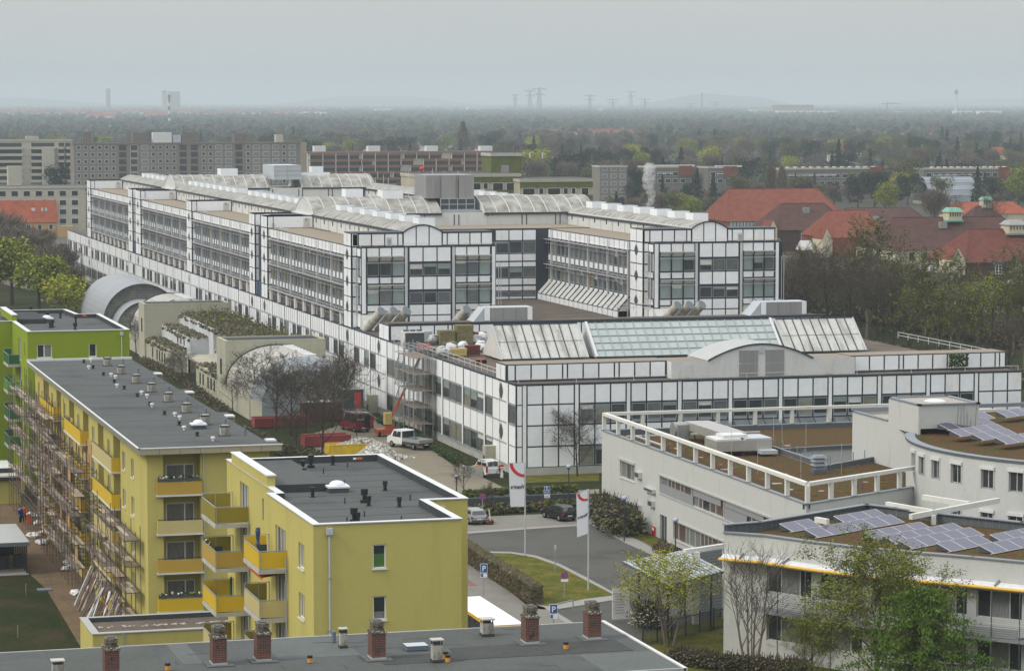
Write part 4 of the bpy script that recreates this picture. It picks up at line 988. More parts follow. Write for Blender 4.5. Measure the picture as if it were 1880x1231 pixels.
pr=[(31.05,210.5),(41.85,210.5),(41.85,214.3),(41.05,214.3),(41.05,230.),(41.85,230.2),(41.85,233.8),(41.05,233.8),(41.05,250),(41.85,250),(41.85,253.5),(41.05,253.5),(41.05,268),(41.85,268),(41.85,271.5),(41.3,271.5),(41.3,284.9),(31.05,284.9)]
r=MB();r.prism(pr,ZA-.02,14.3,'roof_fascia',top='roof_felt',bottom=True)
for i in range(7):
    x=31.05+i*1.54;r.box(x,210.44,ZA-.02,x+1.5,210.5,14.3,'fascia_tan')
r.box(30.98,210.4,14.27,41.9,210.6,14.34,'coping_white');r.box(30.98,210.4,14.27,31.12,285,14.34,'coping_white');r.box(30.98,284.7,14.27,41.4,285.0,14.5,'coping_white')
for y in (214.6,232,251.8,269.8): r.box(41.1,y-2.2,14.3,41.8,y-1.0,14.42,'coping_white')
for y in range(214,284,5): r.box(31.2,y,14.3,41.,y+.03,14.308,'roof_felt_dark')
r.build('roof',tA)
def stub(label,px,py,s=1.):
    X,Y=G(px,py,14.3);t=thing('chimney_stub',label,'chimney',(X,Y,14.3));m=MB();m.box(X-.45,Y-.4,14.3,X+.45,Y+.4,14.36,'roof_felt_dark');m.box(X-.33,Y-.3,14.36,X+.33,Y+.3,14.95,'concrete_stain');m.build('stack',t)
    m=MB();m.box(X-.37,Y-.34,15.08,X+.37,Y+.34,15.12,'concrete_stain')
    for dx in (-.34,.34):
        for dy in (-.3,.3): m.bar((X+dx,Y+dy,14.95),(X+dx,Y+dy,15.22),.06,'steel_dark')
    m.box(X-.28,Y-.24,14.95,X+.28,Y+.24,15.07,'vent_dark');m.build('cap',t)
for i,(px,py) in enumerate([(197,671),(222,686),(250,703),(278,719),(309,737),(342,757),(376,779),(412,799)]):
    stub('%s low concrete chimney counted from the front of the long grey roof'%(['eighth','seventh','sixth','fifth','fourth','third','second','first'][i]),px,py)
    if 0<i: 
        X,Y=G(px+(4 if i<4 else 2),py-13,14.3)
        tag(rooftop_vent('blue-grey pipe behind the %s low chimney of the long grey roof'%(['eighth','seventh','sixth','fifth','fourth','third','second','first'][i]),X,Y,14.3,'pipe',.75,cat='vent pipe'),group='pipes behind the low chimneys')
X,Y=G(450,799,14.3);rooftop_vent('blue-grey pipe standing alone near the front right of the long grey roof',X,Y,14.3,'pipe',.75,cat='vent pipe')
VN={}
for i,(px,py,k) in enumerate([(154,666,'black'),(167,664,'white'),(163,677,'white'),(171,676,'black'),(190,689,'black'),(204,691,'white'),(212,695,'white'),(210,702,'black'),(215,711,'white'),(228,714,'black'),(260,724,'white'),(252,728,'black'),(270,730,'white'),(275,744,'black'),(279,747,'white'),(302,761,'black'),(321,764,'white'),(330,770,'white'),(329,780,'black'),(338,789,'white'),(362,800,'black'),(391,809,'white')]):
    X,Y=G(px,py,14.3);VN[k]=VN.get(k,0)+1;tag(rooftop_vent('short %s vent on the long grey roof, %s from its far end'%(k,['first','second','third','fourth','fifth','sixth','seventh','eighth','ninth','tenth','eleventh','twelfth'][VN[k]-1]),X,Y,14.3,k,.34),group='short %s vents scattered on the long grey roof'%k)
X,Y=G(364,786,14.3);dome_light('white flat roof light near the front chimney of the long grey roof',X,Y,14.3,.55)
for i,(x,zz,mt) in enumerate(((0,0,'terracotta'),(0,3,'dark'))):
    k=0 if i==0 else 3
planter(34.1,ay0-.3,zf[0]+.95,3.2,'reddish flower boxes on the top loggia of the long yellow flats','x')
planter(34.1,ay0-.3,zf[3]+.95,3.2,'dark flower boxes with blooms on the lowest visible gold loggia','x')
PL=[(26.2,200.8),(41.,200.8),(41.,207.6),(26.2,207.6)];zl=2.45
tL=thing('garage_annex','low yellow rendered annex with gravel roof in front of the long yellow flats','annex',(26.2,200.8,GZ))
w=MB();
for i in range(4):
    a,b=PL[i],PL[(i+1)%4];Fr(a,(b[0]-a[0],b[1]-a[1])).quad(w,0,math.hypot(b[0]-a[0],b[1]-a[1]),GZ,zl-.07,0,'render_yellow')
w.box(28.3,200.72,GZ,28.42,200.8,zl-.1,'steel_grey');w.build('wall',tL)
r=MB();inn=coping(r,PL,zl,.5,'coping_metal',drop=.35);r.face([(*p,zl-.35) for p in inn],'roof_brown');
for i in range(60): r.blob((R.uniform(27.2,40),204.8+R.uniform(-.25,.25)+R.uniform(-.1,.1),zl-.33),R.uniform(.1,.2),'gravel_light',.3,sub=0,squash=.4)
r.build('roof',tL)
# ---------------------------------------------------------------- scaffolding
sc=thing('scaffolding','rusty tube scaffolding with plank decks standing along the long yellow flats','scaffolding',(30,213,GZ))
fm=MB();fr2=MB();
def zone(xs,y0,y1,lv,step=2.5,jit=.0,drop=0.):
    n=int((y1-y0)/step)
    for i in range(n+1):
        y=y0+i*step
        for x in xs:
            top=lv[-1]+R.choice([.3,1.0,1.9,1.1])-(drop if R.random()<.3 else 0);m=fr2 if R.random()<.14 else fm
            m.bar((x+R.uniform(-.05,.05),y,GZ),(x+R.uniform(-.05,.05),y,top),.05,'scaffold_red' if m is fr2 else 'scaffold_steel')
        for z in lv: fm.bar((xs[0],y,z),(xs[-1],y,z),.05,'scaffold_steel')
        if i<n and R.random()<.75:
            z=R.choice(lv);x=xs[0];m=fr2 if R.random()<.5 else fm;m.bar((x,y,z-2),(x,y+step,z),.055,'scaffold_red' if m is fr2 else 'scaffold_steel')
    for z in lv:
        for x in xs:
            for dz in (0,1.0,.5):
                if dz and (x!=xs[0] or R.random()<.2): continue
                fm.bar((x,y0,z+dz),(x,y1,z+dz),.045,'scaffold_steel')
zone((30.25,31.45),213.,236.,[1.1,3.1,5.1,7.05])
zone((29.5,30.4,31.4),237.,262.,[1.2,3.2,5.2,7.2,9.2],2.2)
zone((29.7,30.6,31.4),259.,291.,[1.3,3.3,5.3,7.3,9.3,11.3],2.1)
fm.build('frame',sc);fr2.build('frame',sc)
for (xa,xb,ya,yb,lv) in ((30.3,31.35,213,236,(1.12,3.12,5.12,7.07)),(29.55,30.4,237,262,(1.22,3.22,5.22,7.22,9.22)),(29.75,30.6,259,291,(3.32,5.32,7.32,9.32,11.32)),(30.6,31.3,262,288,(5.32,9.32))):
    for z in lv:
        d=MB();y=ya
        while y<yb-.5:
            l=min(2.45,yb-y)
            if R.random()<.86:
                for j in range(3):
                    if R.random()<.93: ww=(xb-xa)/3;d.box(xa+j*ww+.02,y,z,xa+(j+1)*ww-.02,y+l-.04,z+.05,'plank_wood' if R.random()<.55 else 'plank_old')
                if R.random()<.35: d.box(xa-.02,y,z+.05,xa+.01,y+l,z+.22,'plank_old')
            y+=2.5
        d.build('plank_deck',sc)
for k in range(70):
    ib=MB();y=R.uniform(239,284);z=R.uniform(GZ+.3,10.5);ib.box(31.66+R.uniform(0,.05),y,z,31.73,y+R.uniform(1.,2.6),min(z+R.uniform(.8,2.2),12.6),R.choice(['insulation_orange','insulation_orange','plank_old','render_yellow']));ib.build('insulation_board',tA)
for k in range(16):
    ib=MB();y=R.uniform(240,284);z=R.choice([3.4,5.4,7.4,9.4,1.4]);ib.box(30.2,y,z,30.25,y+R.uniform(1,2.2),z+R.uniform(.8,1.6),R.choice(['insulation_orange','plank_old','insulation_orange']));ib.build('insulation_board',tA)
# leaning poles and boards
pile=thing('timber_stack','planks, tubes and ladders leaning in a heap at the near end of the scaffolding','building material',(29.5,222,GZ))
for k in range(46):
    y=R.uniform(213.5,232);b=MB();l=R.uniform(2.2,3.6);z0=GZ
    p=(29.0+R.uniform(-.5,.4),y+R.uniform(-.8,.3),z0);q=(30.25,y+R.uniform(.0,.9),z0+l)
    b.bar(p,q,R.choice([.06,.12,.2]),R.choice(['plank_wood','plank_old','plank_old','scaffold_steel','scaffold_red','galvanised']),.05);b.build('pole',pile)
for k,(px,py) in enumerate([(75,962),(85,980),(100,992),(118,1010),(132,1035),(60,985),(80,998),(148,1090),(170,1083),(58,948),(130,1045)]):
    X,Y=G(px,py);m=MB()
    for j in range(4): m.blob((X+R.uniform(-.5,.5),Y+R.uniform(-.5,.5),GZ+.2),R.uniform(.25,.5),'tarp_white',.35,sub=1,squash=.55)
    tag(m.build('rubble_sack',loc=(X,Y,GZ)),'crumpled white sack on bare earth under the scaffolding, '+['right of the two workers','below the workers','halfway along the yard','right of the shelter','behind the shelter corner','left of the workers','second from the workers','among the leaning planks','left of the leaning planks','farthest back','at the middle of the bare strip'][k],'sack',group='white sacks under the scaffolding')
# glass panel lying on the ground, marker posts
X,Y=G(84,1083);m=MB();m.box(X-.7,Y-.5,GZ+.02,X+.5,Y+.6,GZ+.12,'vent_bluegrey');tag(m.build('cellar_hatch',loc=(X,Y,GZ)),'small flat grey hatch on the edge of the lawn beside the bare earth','hatch')
for i,(px,py,l) in enumerate([(48,1092,'thin brown post standing in the lawn near the hatch'),(33,1170,'thin brown post standing in the lawn nearest the bottom')]):
    X,Y=G(px,py);m=MB();m.cone((X,Y,GZ),(X,Y,GZ+.95),.06,.06,'plank_old',6);tag(m.build('wooden_post',loc=(X,Y,GZ)),l,'post')
# flat roofed shelter at the left edge
sx0,sx1,sy0,sy1=17.,26.9,247.,258.2
sh=thing('bin_shelter','dark open shelter with a pale flat roof at the left edge beside the lawn','shelter',(sx0,sy0,GZ))
m=MB();m.prism([(sx0,sy0),(sx1,sy0),(sx1,sy1),(sx0,sy1)],1.75,2.1,'vent_bluegrey',top='coping_metal',bottom=True);m.build('roof',sh)
m=MB();m.box(sx0,sy0+.2,GZ,sx1-.1,sy1-.2,GZ+.12,'concrete_light');m.build('floor',sh)
for i in range(8):
    y=sy0+.3+i*1.5;m=MB();m.box(sx1-.3,y,GZ+.1,sx1-.18,y+.12,1.75,'steel_dark');m.build('post',sh)
m=MB();m.box(sx0,sy1-.3,GZ,sx1-.3,sy1-.2,1.75,'vent_dark');m.build('back_wall',sh)
for i in range(5):
    x=19.5+i*1.6;m=MB();m.box(x,sy0+3,GZ+.12,x+1.1,sy0+4,GZ+1.2,'steel_dark');m.box(x-.03,sy0+2.95,GZ+1.2,x+1.13,sy0+4.05,GZ+1.28,'vent_dark');tag(m.build('waste_bin',loc=(x,sy0+3,GZ)),'dark waste container under the shelter roof, '+['leftmost','second from the left','middle one','second from the right','rightmost'][i],'waste bin',group='waste containers under the shelter')
# low yellow outbuilding behind the scaffolding at the left edge
ob=thing('outbuilding','low yellow outbuilding with dark and white roof edge at the left edge behind the scaffolding','outbuilding',(20,290,GZ))
m=MB();m.box(16,292,GZ,31.,301,1.6,'render_yellow');m.build('wall',ob)
m=MB();m.box(15.8,291.7,1.6,31.2,301.2,1.95,'steel_dark');m.box(15.7,291.6,1.95,31.3,301.3,2.1,'coping_white',top='concrete_light');m.box(17,294,2.1,30.5,300.5,2.6,'steel_dark',top='coping_white');m.build('roof',ob)
# ---------------------------------------------------------------- people
def person(label,x,y,jacket,rz=0.,h=1.75,z=GZ):
    """one continuous skinned body with clothed children"""
    t=thing('person',label,'person',(x,y,z),rz=rz);s=h/1.75
    J=[(0,0,.95),(0,0,1.15),(0,0,1.38),(0,0,1.47),(0,-.01,1.60),(0,-.01,1.72),(-.1,0,.90),(-.11,-.02,.5),(-.12,.02,.09),(-.13,-.14,.04),(.1,0,.90),(.12,.06,.5),(.13,.12,.09),(.14,-.03,.04),
       (-.19,0,1.38),(-.26,.02,1.12),(-.25,-.12,.92),(.19,0,1.38),(.27,0,1.12),(.26,-.14,.93)]
    Ed=[(0,1),(1,2),(2,3),(3,4),(4,5),(0,6),(6,7),(7,8),(8,9),(0,10),(10,11),(11,12),(12,13),(2,14),(14,15),(15,16),(2,17),(17,18),(18,19)]
    rad=[.15,.14,.15,.06,.10,.08,.10,.075,.045,.045,.10,.075,.045,.045,.07,.05,.035,.07,.05,.035]
    for (k,sx) in ((16,-1),(19,1)):
        bx,by,bz=J[k];J.append((bx,by-.03,bz-.07));rad.append(.032);Ed.append((k,len(J)-1));pm=len(J)-1
        for f in range(4):
            J.append((bx+(-.03+.02*f),by-.045,bz-.125+.006*abs(f-1.5)));rad.append(.009);Ed.append((pm,len(J)-1));J.append((bx+(-.032+.021*f),by-.07,bz-.155));rad.append(.008);Ed.append((len(J)-2,len(J)-1))
        J.append((bx-sx*.045,by-.05,bz-.07));rad.append(.010);Ed.append((k,len(J)-1))
    me=bpy.data.meshes.new('body');me.from_pydata([(a*s,b*s,c*s) for a,b,c in J],Ed,[]);o=bpy.data.objects.new('body',me);C.objects.link(o);o.parent=t
    md=o.modifiers.new('skin','SKIN')
    for v,r_ in zip(me.skin_vertices[0].data,rad): v.radius=(r_*s,r_*s)
    me.skin_vertices[0].data[0].use_root=True
    o.modifiers.new('sub','SUBSURF').levels=1;me.materials.append(MATS['skin'])
    m=MB();m.lathe((0,0,0),[(.165*s,.92*s),(.18*s,1.05*s),(.185*s,1.25*s),(.19*s,1.38*s),(.10*s,1.46*s)],jacket,12)
    for a,b,c in ((14,15,.075),(15,16,.058),(17,18,.075),(18,19,.058)): m.cone(Vector(J[a])*s,Vector(J[b])*s,c*s,(c-.012)*s,jacket,8)
    k=m.build('jacket',t,local=True);k.parent=t
    m=MB()
    for a,b,c in ((6,7,.11),(7,8,.085),(10,11,.11),(11,12,.085)): m.cone(Vector(J[a])*s,Vector(J[b])*s,c*s,(c-.02)*s,'trousers',8)
    m.lathe((0,0,0),[(.16*s,.80*s),(.17*s,.95*s)],'trousers',12);k=m.build('trousers',t,local=True);k.parent=t
    m=MB();m.blob((0,.015,1.69*s),.105*s,'hair',.05,sub=1,squash=.8);k=m.build('hair',t,local=True);k.parent=t
    return t
X,Y=G(38,961);person('person in a blue jacket standing on bare earth under the scaffolding',X,Y,'jacket_blue',.6)
X,Y=G(46,960);person('person in orange work clothes just behind the one in blue',X,Y+.6,'jacket_orange',-.8)
X,Y=G(54,962);m=MB();m.box(X-.25,Y-.2,GZ,X+.2,Y+.25,GZ+.95,'plastic_orange');m.box(X-.2,Y-.15,GZ+.95,X+.15,Y+.2,GZ+1.0,'vent_dark');tag(m.build('orange_barrier',loc=(X,Y,GZ)),'orange upright container beside the two workers at the scaffolding','container')
# ---------------------------------------------------------------- foreground roof
tD=thing('apartment_block','nearest grey felt roof with brick chimneys along the bottom of the view','apartment building',(20,112,GZ))
PD=[(-30,112.2),(39.4,112.2),(39.4,123.5),(25.5,123.5),(25.4,124.6),(24.0,124.6),(23.9,123.5),(-30,123.5)]
PD=[(-30,112.2),(39.4,112.2),(39.4,123.5),(-30,123.5)]
m=MB();m.prism([(-30,112.5),(39.1,112.5),(39.1,123.2),(-30,123.2)],GZ,ZR-.3,'concrete_light');m.build('wall',tD)
r=MB();r.prism(PD,ZR-.3,ZR-.03,'concrete_light',top='roof_felt',bottom=True)
Rn=random.Random(3)
# overlapping felt sheets, some newer, some darker
for (x0,x1,y0,y1,mt) in ((-30,9,112.3,123.4,'a'),(9,14.,113,119,'b'),(14,18.6,116.5,123.4,'c'),(18.6,24.,112.3,117.5,'a'),(23.4,27,118.8,123.4,'b'),(24,30.5,112.3,116.,'c'),(27.5,31.,116.4,118.3,'d'),(31,38.6,116.6,119.2,'d'),(30,36,119.4,123.4,'a'),(36,39.3,112.3,116.3,'b'),(19.3,20.2,118.8,123.4,'b'),(28,32,120,122.4,'c')):
    zz=ZR-.03+{'a':.004,'b':.008,'c':.012,'d':.016}[mt]
    r.box(x0,y0,ZR-.029,x1,y1,zz,{'a':'felt_a','b':'felt_b','c':'felt_a','d':'felt_d'}[mt])
for k in range(40):
    x=Rn.uniform(8,38);y=Rn.uniform(112.6,123.);l=Rn.uniform(.4,1.6)
    if Rn.random()<.6: r.box(x,y,ZR-.01,x+.025,y+l,ZR-.008,'roof_felt_dark')
    else: r.box(x,y,ZR-.01,x+l,y+.04,ZR-.0085,'roof_felt_dark')
r.box(-30,112.1,ZR-.12,39.45,112.2,ZR+.02,'coping_metal');r.box(39.35,112.1,ZR-.12,39.5,123.55,ZR+.03,'coping_white')
r.box(-30,123.45,ZR-.12,39.5,123.55,ZR,'coping_metal')
r.build('roof',tD)
def brick_chimney(label,x,y):
    t=thing('brick_chimney',label,'chimney',(x,y,ZR));w_,d_=.30,.40
    m=MB();m.box(x-w_-.02,y-d_-.02,ZR,x+w_+.02,y+d_+.02,ZR+.1,'coping_metal');m.box(x-w_-.28,y-d_-.28,ZR-.02,x+w_+.28,y+d_+.28,ZR+.02,'felt_b');m.build('flashing',t)
    m=MB();m.box(x-w_,y-d_,ZR+.1,x+w_,y+d_,ZR+1.12,'brick_chimney')
    for k in range(7):   # old wall ties and stains
        dx=Rn.uniform(-.15,.2);dz=Rn.uniform(.2,.9);m.box(x+dx,y-d_-.012,ZR+dz,x+dx+.05,y-d_,ZR+dz+Rn.uniform(.05,.2),'vent_dark')
    m.build('stack',t)
    m=MB();m.box(x-w_-.04,y-d_-.04,ZR+1.12,x+w_+.04,y+d_+.04,ZR+1.22,'mossy_stone');m.box(x-w_+.06,y-d_+.06,ZR+1.22,x+w_-.06,y+d_-.06,ZR+1.36,'mossy_stone');m.box(x-w_+.1,y-d_+.1,ZR+1.36,x+w_-.1,y+d_-.1,ZR+1.42,'mossy_stone');m.box(x-w_+.05,y-d_+.05,ZR+1.42,x+w_-.05,y+d_-.05,ZR+1.62,'mossy_stone')
    m.box(x-.14,y-.2,ZR+1.62,x+.14,y+.2,ZR+1.66,'vent_dark')
    for k in range(40):
        a=Rn.uniform(-1,1);b=Rn.uniform(-1,1);m.blob((x+a*w_*1.05,y-d_*1.05 if b<0 else y+b*d_,ZR+1.15+Rn.uniform(0,.1)),.035,'concrete_light' if k%3 else 'vent_dark',.3,sub=0)
    m.build('crown',t)
for lb,px,py in [('brick chimney at the left end of the foreground roof with its base below the picture',204,1240),('brick chimney second from the left on the foreground roof',401,1217),('brick chimney third from the left on the foreground roof',482,1210),('brick chimney in the middle of the foreground roof beside the flat hatch',692,1207),('brick chimney in front of the white bus',973,1178),('rightmost brick chimney on the foreground roof',1087,1170)]:
    X,Y=G(px,py,ZR);brick_chimney(lb,X,Y)
def cowl(label,px,py,w_,h,cap=True):
    X,Y=G(px,py,ZR);t=thing('vent_stack',label,'vent stack',(X,Y,ZR));m=MB();m.box(X-w_/2,Y-w_/2,ZR,X+w_/2,Y+w_/2,ZR+h*.78,'concrete_stain');m.box(X-w_/2-.03,Y-w_/2-.03,ZR,X+w_/2+.03,Y+w_/2+.03,ZR+.1,'roof_felt_dark');m.build('stack',t)
    m=MB()
    for dx in (-1,1):
        for dy in (-1,1): m.bar((X+dx*w_*.42,Y+dy*w_*.42,ZR+h*.78),(X+dx*w_*.42,Y+dy*w_*.42,ZR+h),.05,'steel_dark')
    m.box(X-w_*.62,Y-w_*.62,ZR+h,X+w_*.62,Y+w_*.62,ZR+h+.05,'concrete_light');m.box(X-w_*.3,Y-w_*.3,ZR+h*.78,X+w_*.3,Y+w_*.3,ZR+h*.92,'vent_dark');m.build('cap',t)
cowl('weathered vent stack beside the blue-grey pipe left of the middle brick chimney',630,1187,.30,.8)
cowl('weathered vent stack right of the flat hatch with two amber vents beside it',802,1213,.42,.92)
cowl('wide pale vent stack near the back edge of the foreground roof',894,1165,.50,.72)
cowl('vent stack at the bottom left of the foreground roof',106,1238,.45,.6)
X,Y=G(613,1178,ZR);rooftop_vent('short blue-grey pipe on the foreground roof beside a weathered vent stack',X,Y,ZR,'pipe',.48,cat='vent pipe')
for px,py,l in ((818,1208,'amber vent with black cap behind its twin on the foreground roof'),(822,1214,'amber vent with black cap in front of its twin on the foreground roof'),(1039,1190,'amber vent with black cap between the two right brick chimneys'),(569,1215,'amber vent with black cap left of the middle brick chimney'),(308,1229,'amber vent with black cap at the bottom edge right of the left chimney')):
    X,Y=G(px,py,ZR);rooftop_vent(l,X,Y,ZR,'amber')
X,Y=G(763,1190,ZR);m=MB();m.box(X-.48,Y-.4,ZR,X+.48,Y+.4,ZR+.2,'vent_bluegrey',top='metal_light');tag(m.build('roof_hatch',loc=(X,Y,ZR)),'flat blue-grey hatch on the foreground roof','roof hatch')
# ---------------------------------------------------------------- cream nursery with vaulted halls
nu=thing('nursery_building','cream panelled building with planted roof steps and two vaulted halls beside the white hospital','building',(67.7,378,GZ))
m=MB()
def portal(y0,y1,zt,xw=67.6,xe=81.3):
    m.box(xw,y0,GZ,xe,y1,zt-.05,'nursery_cream');m.box(xw+.5,y0+.45,zt-.3,xe-.5,y1-.4,zt-.048,'roof_felt_dark')
    m.box(xw-.02,y0-.02,zt-.05,xe+.02,y0+.35,zt+.06,'nursery_cream');m.box(xw-.02,y1-.35,zt-.05,xe+.02,y1+.02,zt+.06,'nursery_cream');m.box(xw-.02,y0+.35,zt-.05,xw+.45,y1-.35,zt+.06,'nursery_cream');m.box(xe-.45,y0+.35,zt-.05,xe+.02,y1-.35,zt+.06,'nursery_cream')
    m.box(xw+.5,y0+.33,zt-.3,xe-.5,y0+.36,zt+.055,'steel_dark')
    for z in (zt-1.2,2.): m.box(xw,y0-.015,z,xe,y0-.0,z+.05,'concrete_light')
    x=xw+3.3
    while x<xe: m.box(x,y0-.015,GZ,x+.05,y0,zt-.1,'concrete_light');x+=3.3
portal(378.5,385.3,7.9);portal(451.,457.,7.9)
# stepped planted terraces between the portals
for (x0,x1,z0,z1,y0,y1) in ((67.9,70.4,GZ,2.6,385.3,451),(70.4,73.2,GZ,4.6,385.3,451),(73.2,81.,GZ,6.3,385.3,451)):
    if x0<70: m.box(x0,385.3,z0,x1,404,z1,'nursery_cream');m.box(x0,427,z0,x1,451,z1,'nursery_cream')
    elif x0<73: m.box(x0,385.3,z0,x1,403,z1,'nursery_white');m.box(x0,424,z0,x1,451,z1,'nursery_white')
    else: m.box(x0,385.3,z0,x1,398,z1,'nursery_white');m.box(x0+1.5,398,z0,x1,420,z1-.6,'nursery_cream');m.box(x0,420,z0,x1,451,z1,'nursery_white')
m.box(72.,405,GZ,75,423.,2.2,'nursery_cream');m.box(74.7,400,2.2,75.,421,4.8,'glass_dark')
m.box(70.4,404,GZ,70.6,426,2.,'glass_dark');m.build('wall',nu)
c=MB();c.box(68.9,404.5,2.25,74.8,420.,2.5,'nursery_cream');c.box(68.8,404.4,2.1,74.8,404.6,2.45,'steel_grey');c.build('entrance_canopy',nu)
for y in (388.5,391.,393.5,397.5,400.,432,434.5,437,439.5,444): window(west(67.9),nu,y,y+.9,.1,1.7,e=.02,pane='pane_dark',frame='steel_dark',fw=.06)
for y,z in ((387,3.),(389.5,3.),(429,3.1),(432,3.1),(435,3.1)): window(west(70.4),nu,y,y+.8,z,z+.9,e=.02,pane='pane_dark',frame='steel_dark',fw=.05)
window(west(67.6),nu,381.3,382.4,3.2,5.3,e=.02,frame='steel_dark',fw=.06);window(west(67.6),nu,453.,454.,3.4,5.6,e=.02,frame='steel_dark',fw=.06)
pl=MB()
for (x0,x1,z,ys) in ((67.7,70.4,2.6,((385.5,404),(427,451))),(70.2,73.2,4.6,((385.5,402),(424,451))),(73,81,6.3,((385.5,398),(398,451)))):
    for a,b in ys:
        for k in range(int((b-a)*(x1-x0)*4.5)):
            x=R.uniform(x0,x1);y=R.uniform(a,b);dr=max(0,(x0+.5-x))*1.0;pl.blob((x,y,z+R.uniform(0,.15)-dr),R.uniform(.15,.34),R.choice(['leaf_bare','hedge_brown','leaf_dark','leaf_bare']),.5,sub=0,squash=.8)
for k in range(1500):
    x=R.uniform(73.2,81);y=R.uniform(390,450);z=6.3;g_=.5+.5*math.sin(x*.9+y*.35);hh=R.random()*(.5+.9*g_);pl.blob((x+R.uniform(-.2,.2),y,z+hh),R.uniform(.06,.16),R.choice(['leaf_budding','leaf_lime','leaf_bare']) if g_>.55 else R.choice(['leaf_bare','hedge_brown']),.5,sub=0)
for k in range(260):
    x=R.uniform(73.2,81);y=R.uniform(390,450);z=6.3;pl.bar((x,y,z),(x+R.uniform(-.3,.3),y+R.uniform(-.3,.3),z+R.uniform(.6,1.8)),.03,'twig')
tag(pl.build('roof_planting',nu),kind='stuff')
def hall(xc,hw,z0,zt,y0,y1,mat,nose=True,n=18,name='vaulted_hall',ribs_n=7,band='joint_dark'):
    h=MB();pr=[(xc-hw*math.cos(math.pi*i/n),z0+(zt-z0)*math.sin(math.pi*i/n)) for i in range(n+1)]
    for (xa,za),(xb,zb) in zip(pr,pr[1:]): h.face([(xa,y0,za),(xb,y0,zb),(xb,y1,zb),(xa,y1,za)],mat)
    h.box(xc-hw-.1,y0,GZ,xc-hw+.1,y1,z0,'nursery_cream');h.box(xc+hw-.1,y0,GZ,xc+hw+.1,y1,z0,'nursery_cream')
    for (xa,za),(xb,zb) in zip(pr,pr[1:]): h.bar((xa,y1-.1,za+.05),(xb,y1-.1,zb+.05),.22,band)
    for i in range(2,n-1,4): h.bar((pr[i][0],y0,pr[i][1]+.02),(pr[i][0],y1,pr[i][1]+.02),.07,'concrete_stain')
    k=y0+1.2
    while k<y1:
        for (xa,za),(xb,zb) in zip(pr,pr[1:]): h.bar((xa,k,za+.0),(xb,k,zb+.0),.07,'concrete_light')
        k+=1.2
    return h,pr
h,pr=hall(74.5,6.85,2.2,7.25,361.,378.5,'hall_sheet')
for i in range(8): h.box(75.2,362.5+i*2,7.16,76.6,363.3+i*2,7.32,'upvc_white')
h.build('vaulted_hall',nu)
e_=MB()
for (xa,za),(xb,zb) in zip(pr,pr[1:]):
    e_.face([(xa,361,za),(xb,361,zb),(74.5+(xb-74.5)*.86,358.2,max(GZ,GZ+(zb-GZ)*.80)),(74.5+(xa-74.5)*.86,358.2,max(GZ,GZ+(za-GZ)*.80))],'glass_hall')
    e_.face([(74.5+(xa-74.5)*.86,358.2,GZ+(za-GZ)*.80),(74.5+(xb-74.5)*.86,358.2,GZ+(zb-GZ)*.80),(74.5+(xb-74.5)*.86,358.2,GZ),(74.5+(xa-74.5)*.86,358.2,GZ)],'glass_hall')
for i in range(0,19,3): e_.bar((pr[i][0],361,pr[i][1]),(74.5+(pr[i][0]-74.5)*.86,358.2,GZ+(pr[i][1]-GZ)*.8),.08,'steel_grey')
for s_ in (0,18):
    x_=pr[s_][0];x2=74.5+(x_-74.5)*.86;e_.face([(x_,361,GZ),(x2,358.2,GZ),(x2,358.2,GZ+(2.2-GZ)*.8),(x_,361,2.2)],'nursery_cream')
e_.build('glazed_end',nu)
h,pr=hall(74.5,6.4,2.2,8.3,457.,470,'hall_sheet')
for i in range(6): h.box(75.2,458+i*2,8.15,76.6,458.8+i*2,8.34,'upvc_white')
h.build('vaulted_hall',nu)
# big grey drum hall behind
dr=thing('drum_hall','big grey half-round hall with a recessed brick striped end behind the nursery','hall',(74.3,500,GZ))
h=MB();n=26;pr=[(74.3-6.9*math.cos(math.radians(-12+204*i/n)),1.3+6.9*math.sin(math.radians(-12+204*i/n))) for i in range(n+1)]
for (xa,za),(xb,zb) in zip(pr,pr[1:]): h.face([(xa,498,za),(xb,498,zb),(xb,528,zb),(xa,528,za)],'drum_grey')
h.build('roof',dr);h=MB();h.face([(x,500.5,z) for x,z in pr]+[(81.2,500.5,GZ),(67.4,500.5,GZ)],'brick_striped');h.box(67.4,500.5,GZ,81.2,528,0.2,'concrete_light')
p2=[(74.0-5.1*math.cos(math.pi*i/n),.4+5.1*math.sin(math.pi*i/n)) for i in range(n+1)]
for (xa,za),(xb,zb) in zip(p2,p2[1:]): h.face([(xa,492,za),(xb,492,zb),(xb,500.5,zb),(xa,500.5,za)],'drum_grey')
h.face([(x,493,z) for x,z in p2]+[(79,493,GZ),(69,493,GZ)],'brick_striped');h.build('wall',dr)
# ================================================================ white rendered clinic annex with round wing, solar roof wing
from mathutils.geometry import tessellate_polygon
def flat(mb,outer,holes,z,mat):
    rings=[outer]+holes;pts=[p for r in rings for p in r]
    for t in tessellate_polygon([[Vector((p[0],p[1],0)) for p in r] for r in rings]): mb.face([(*pts[i],z) for i in t],mat)
AX=85.88;NW=(AX,269.6);SW=(AX,215.05);c30,s30=math.cos(math.radians(30)),math.sin(math.radians(30))
ann=thing('clinic_annex','white rendered two storey annex with planted flat roof and white beam frames','building',(AX,215,GZ))
ZA2=7.2
def axw(px0,px1,yt,yb): 
    a,z1=onX(px0,yt,AX);_,z0=onX(px0,yb,AX);b,_=onX(px1,yt,AX);return (min(a,b),max(a,b),z0,z1)
W1=[axw(1138,1165,843,874),axw(1137,1164,915,946)];S1=axw(1211,1417,872,904);S2=axw(1236,1330,955,989);DR=axw(1211.5,1224,943,990)
well=[(97.2,252.2),(111.,254.),(107.8,245.),(97.,237.6)]
E30=(SW[0]+16.*c30,SW[1]+16.*s30)
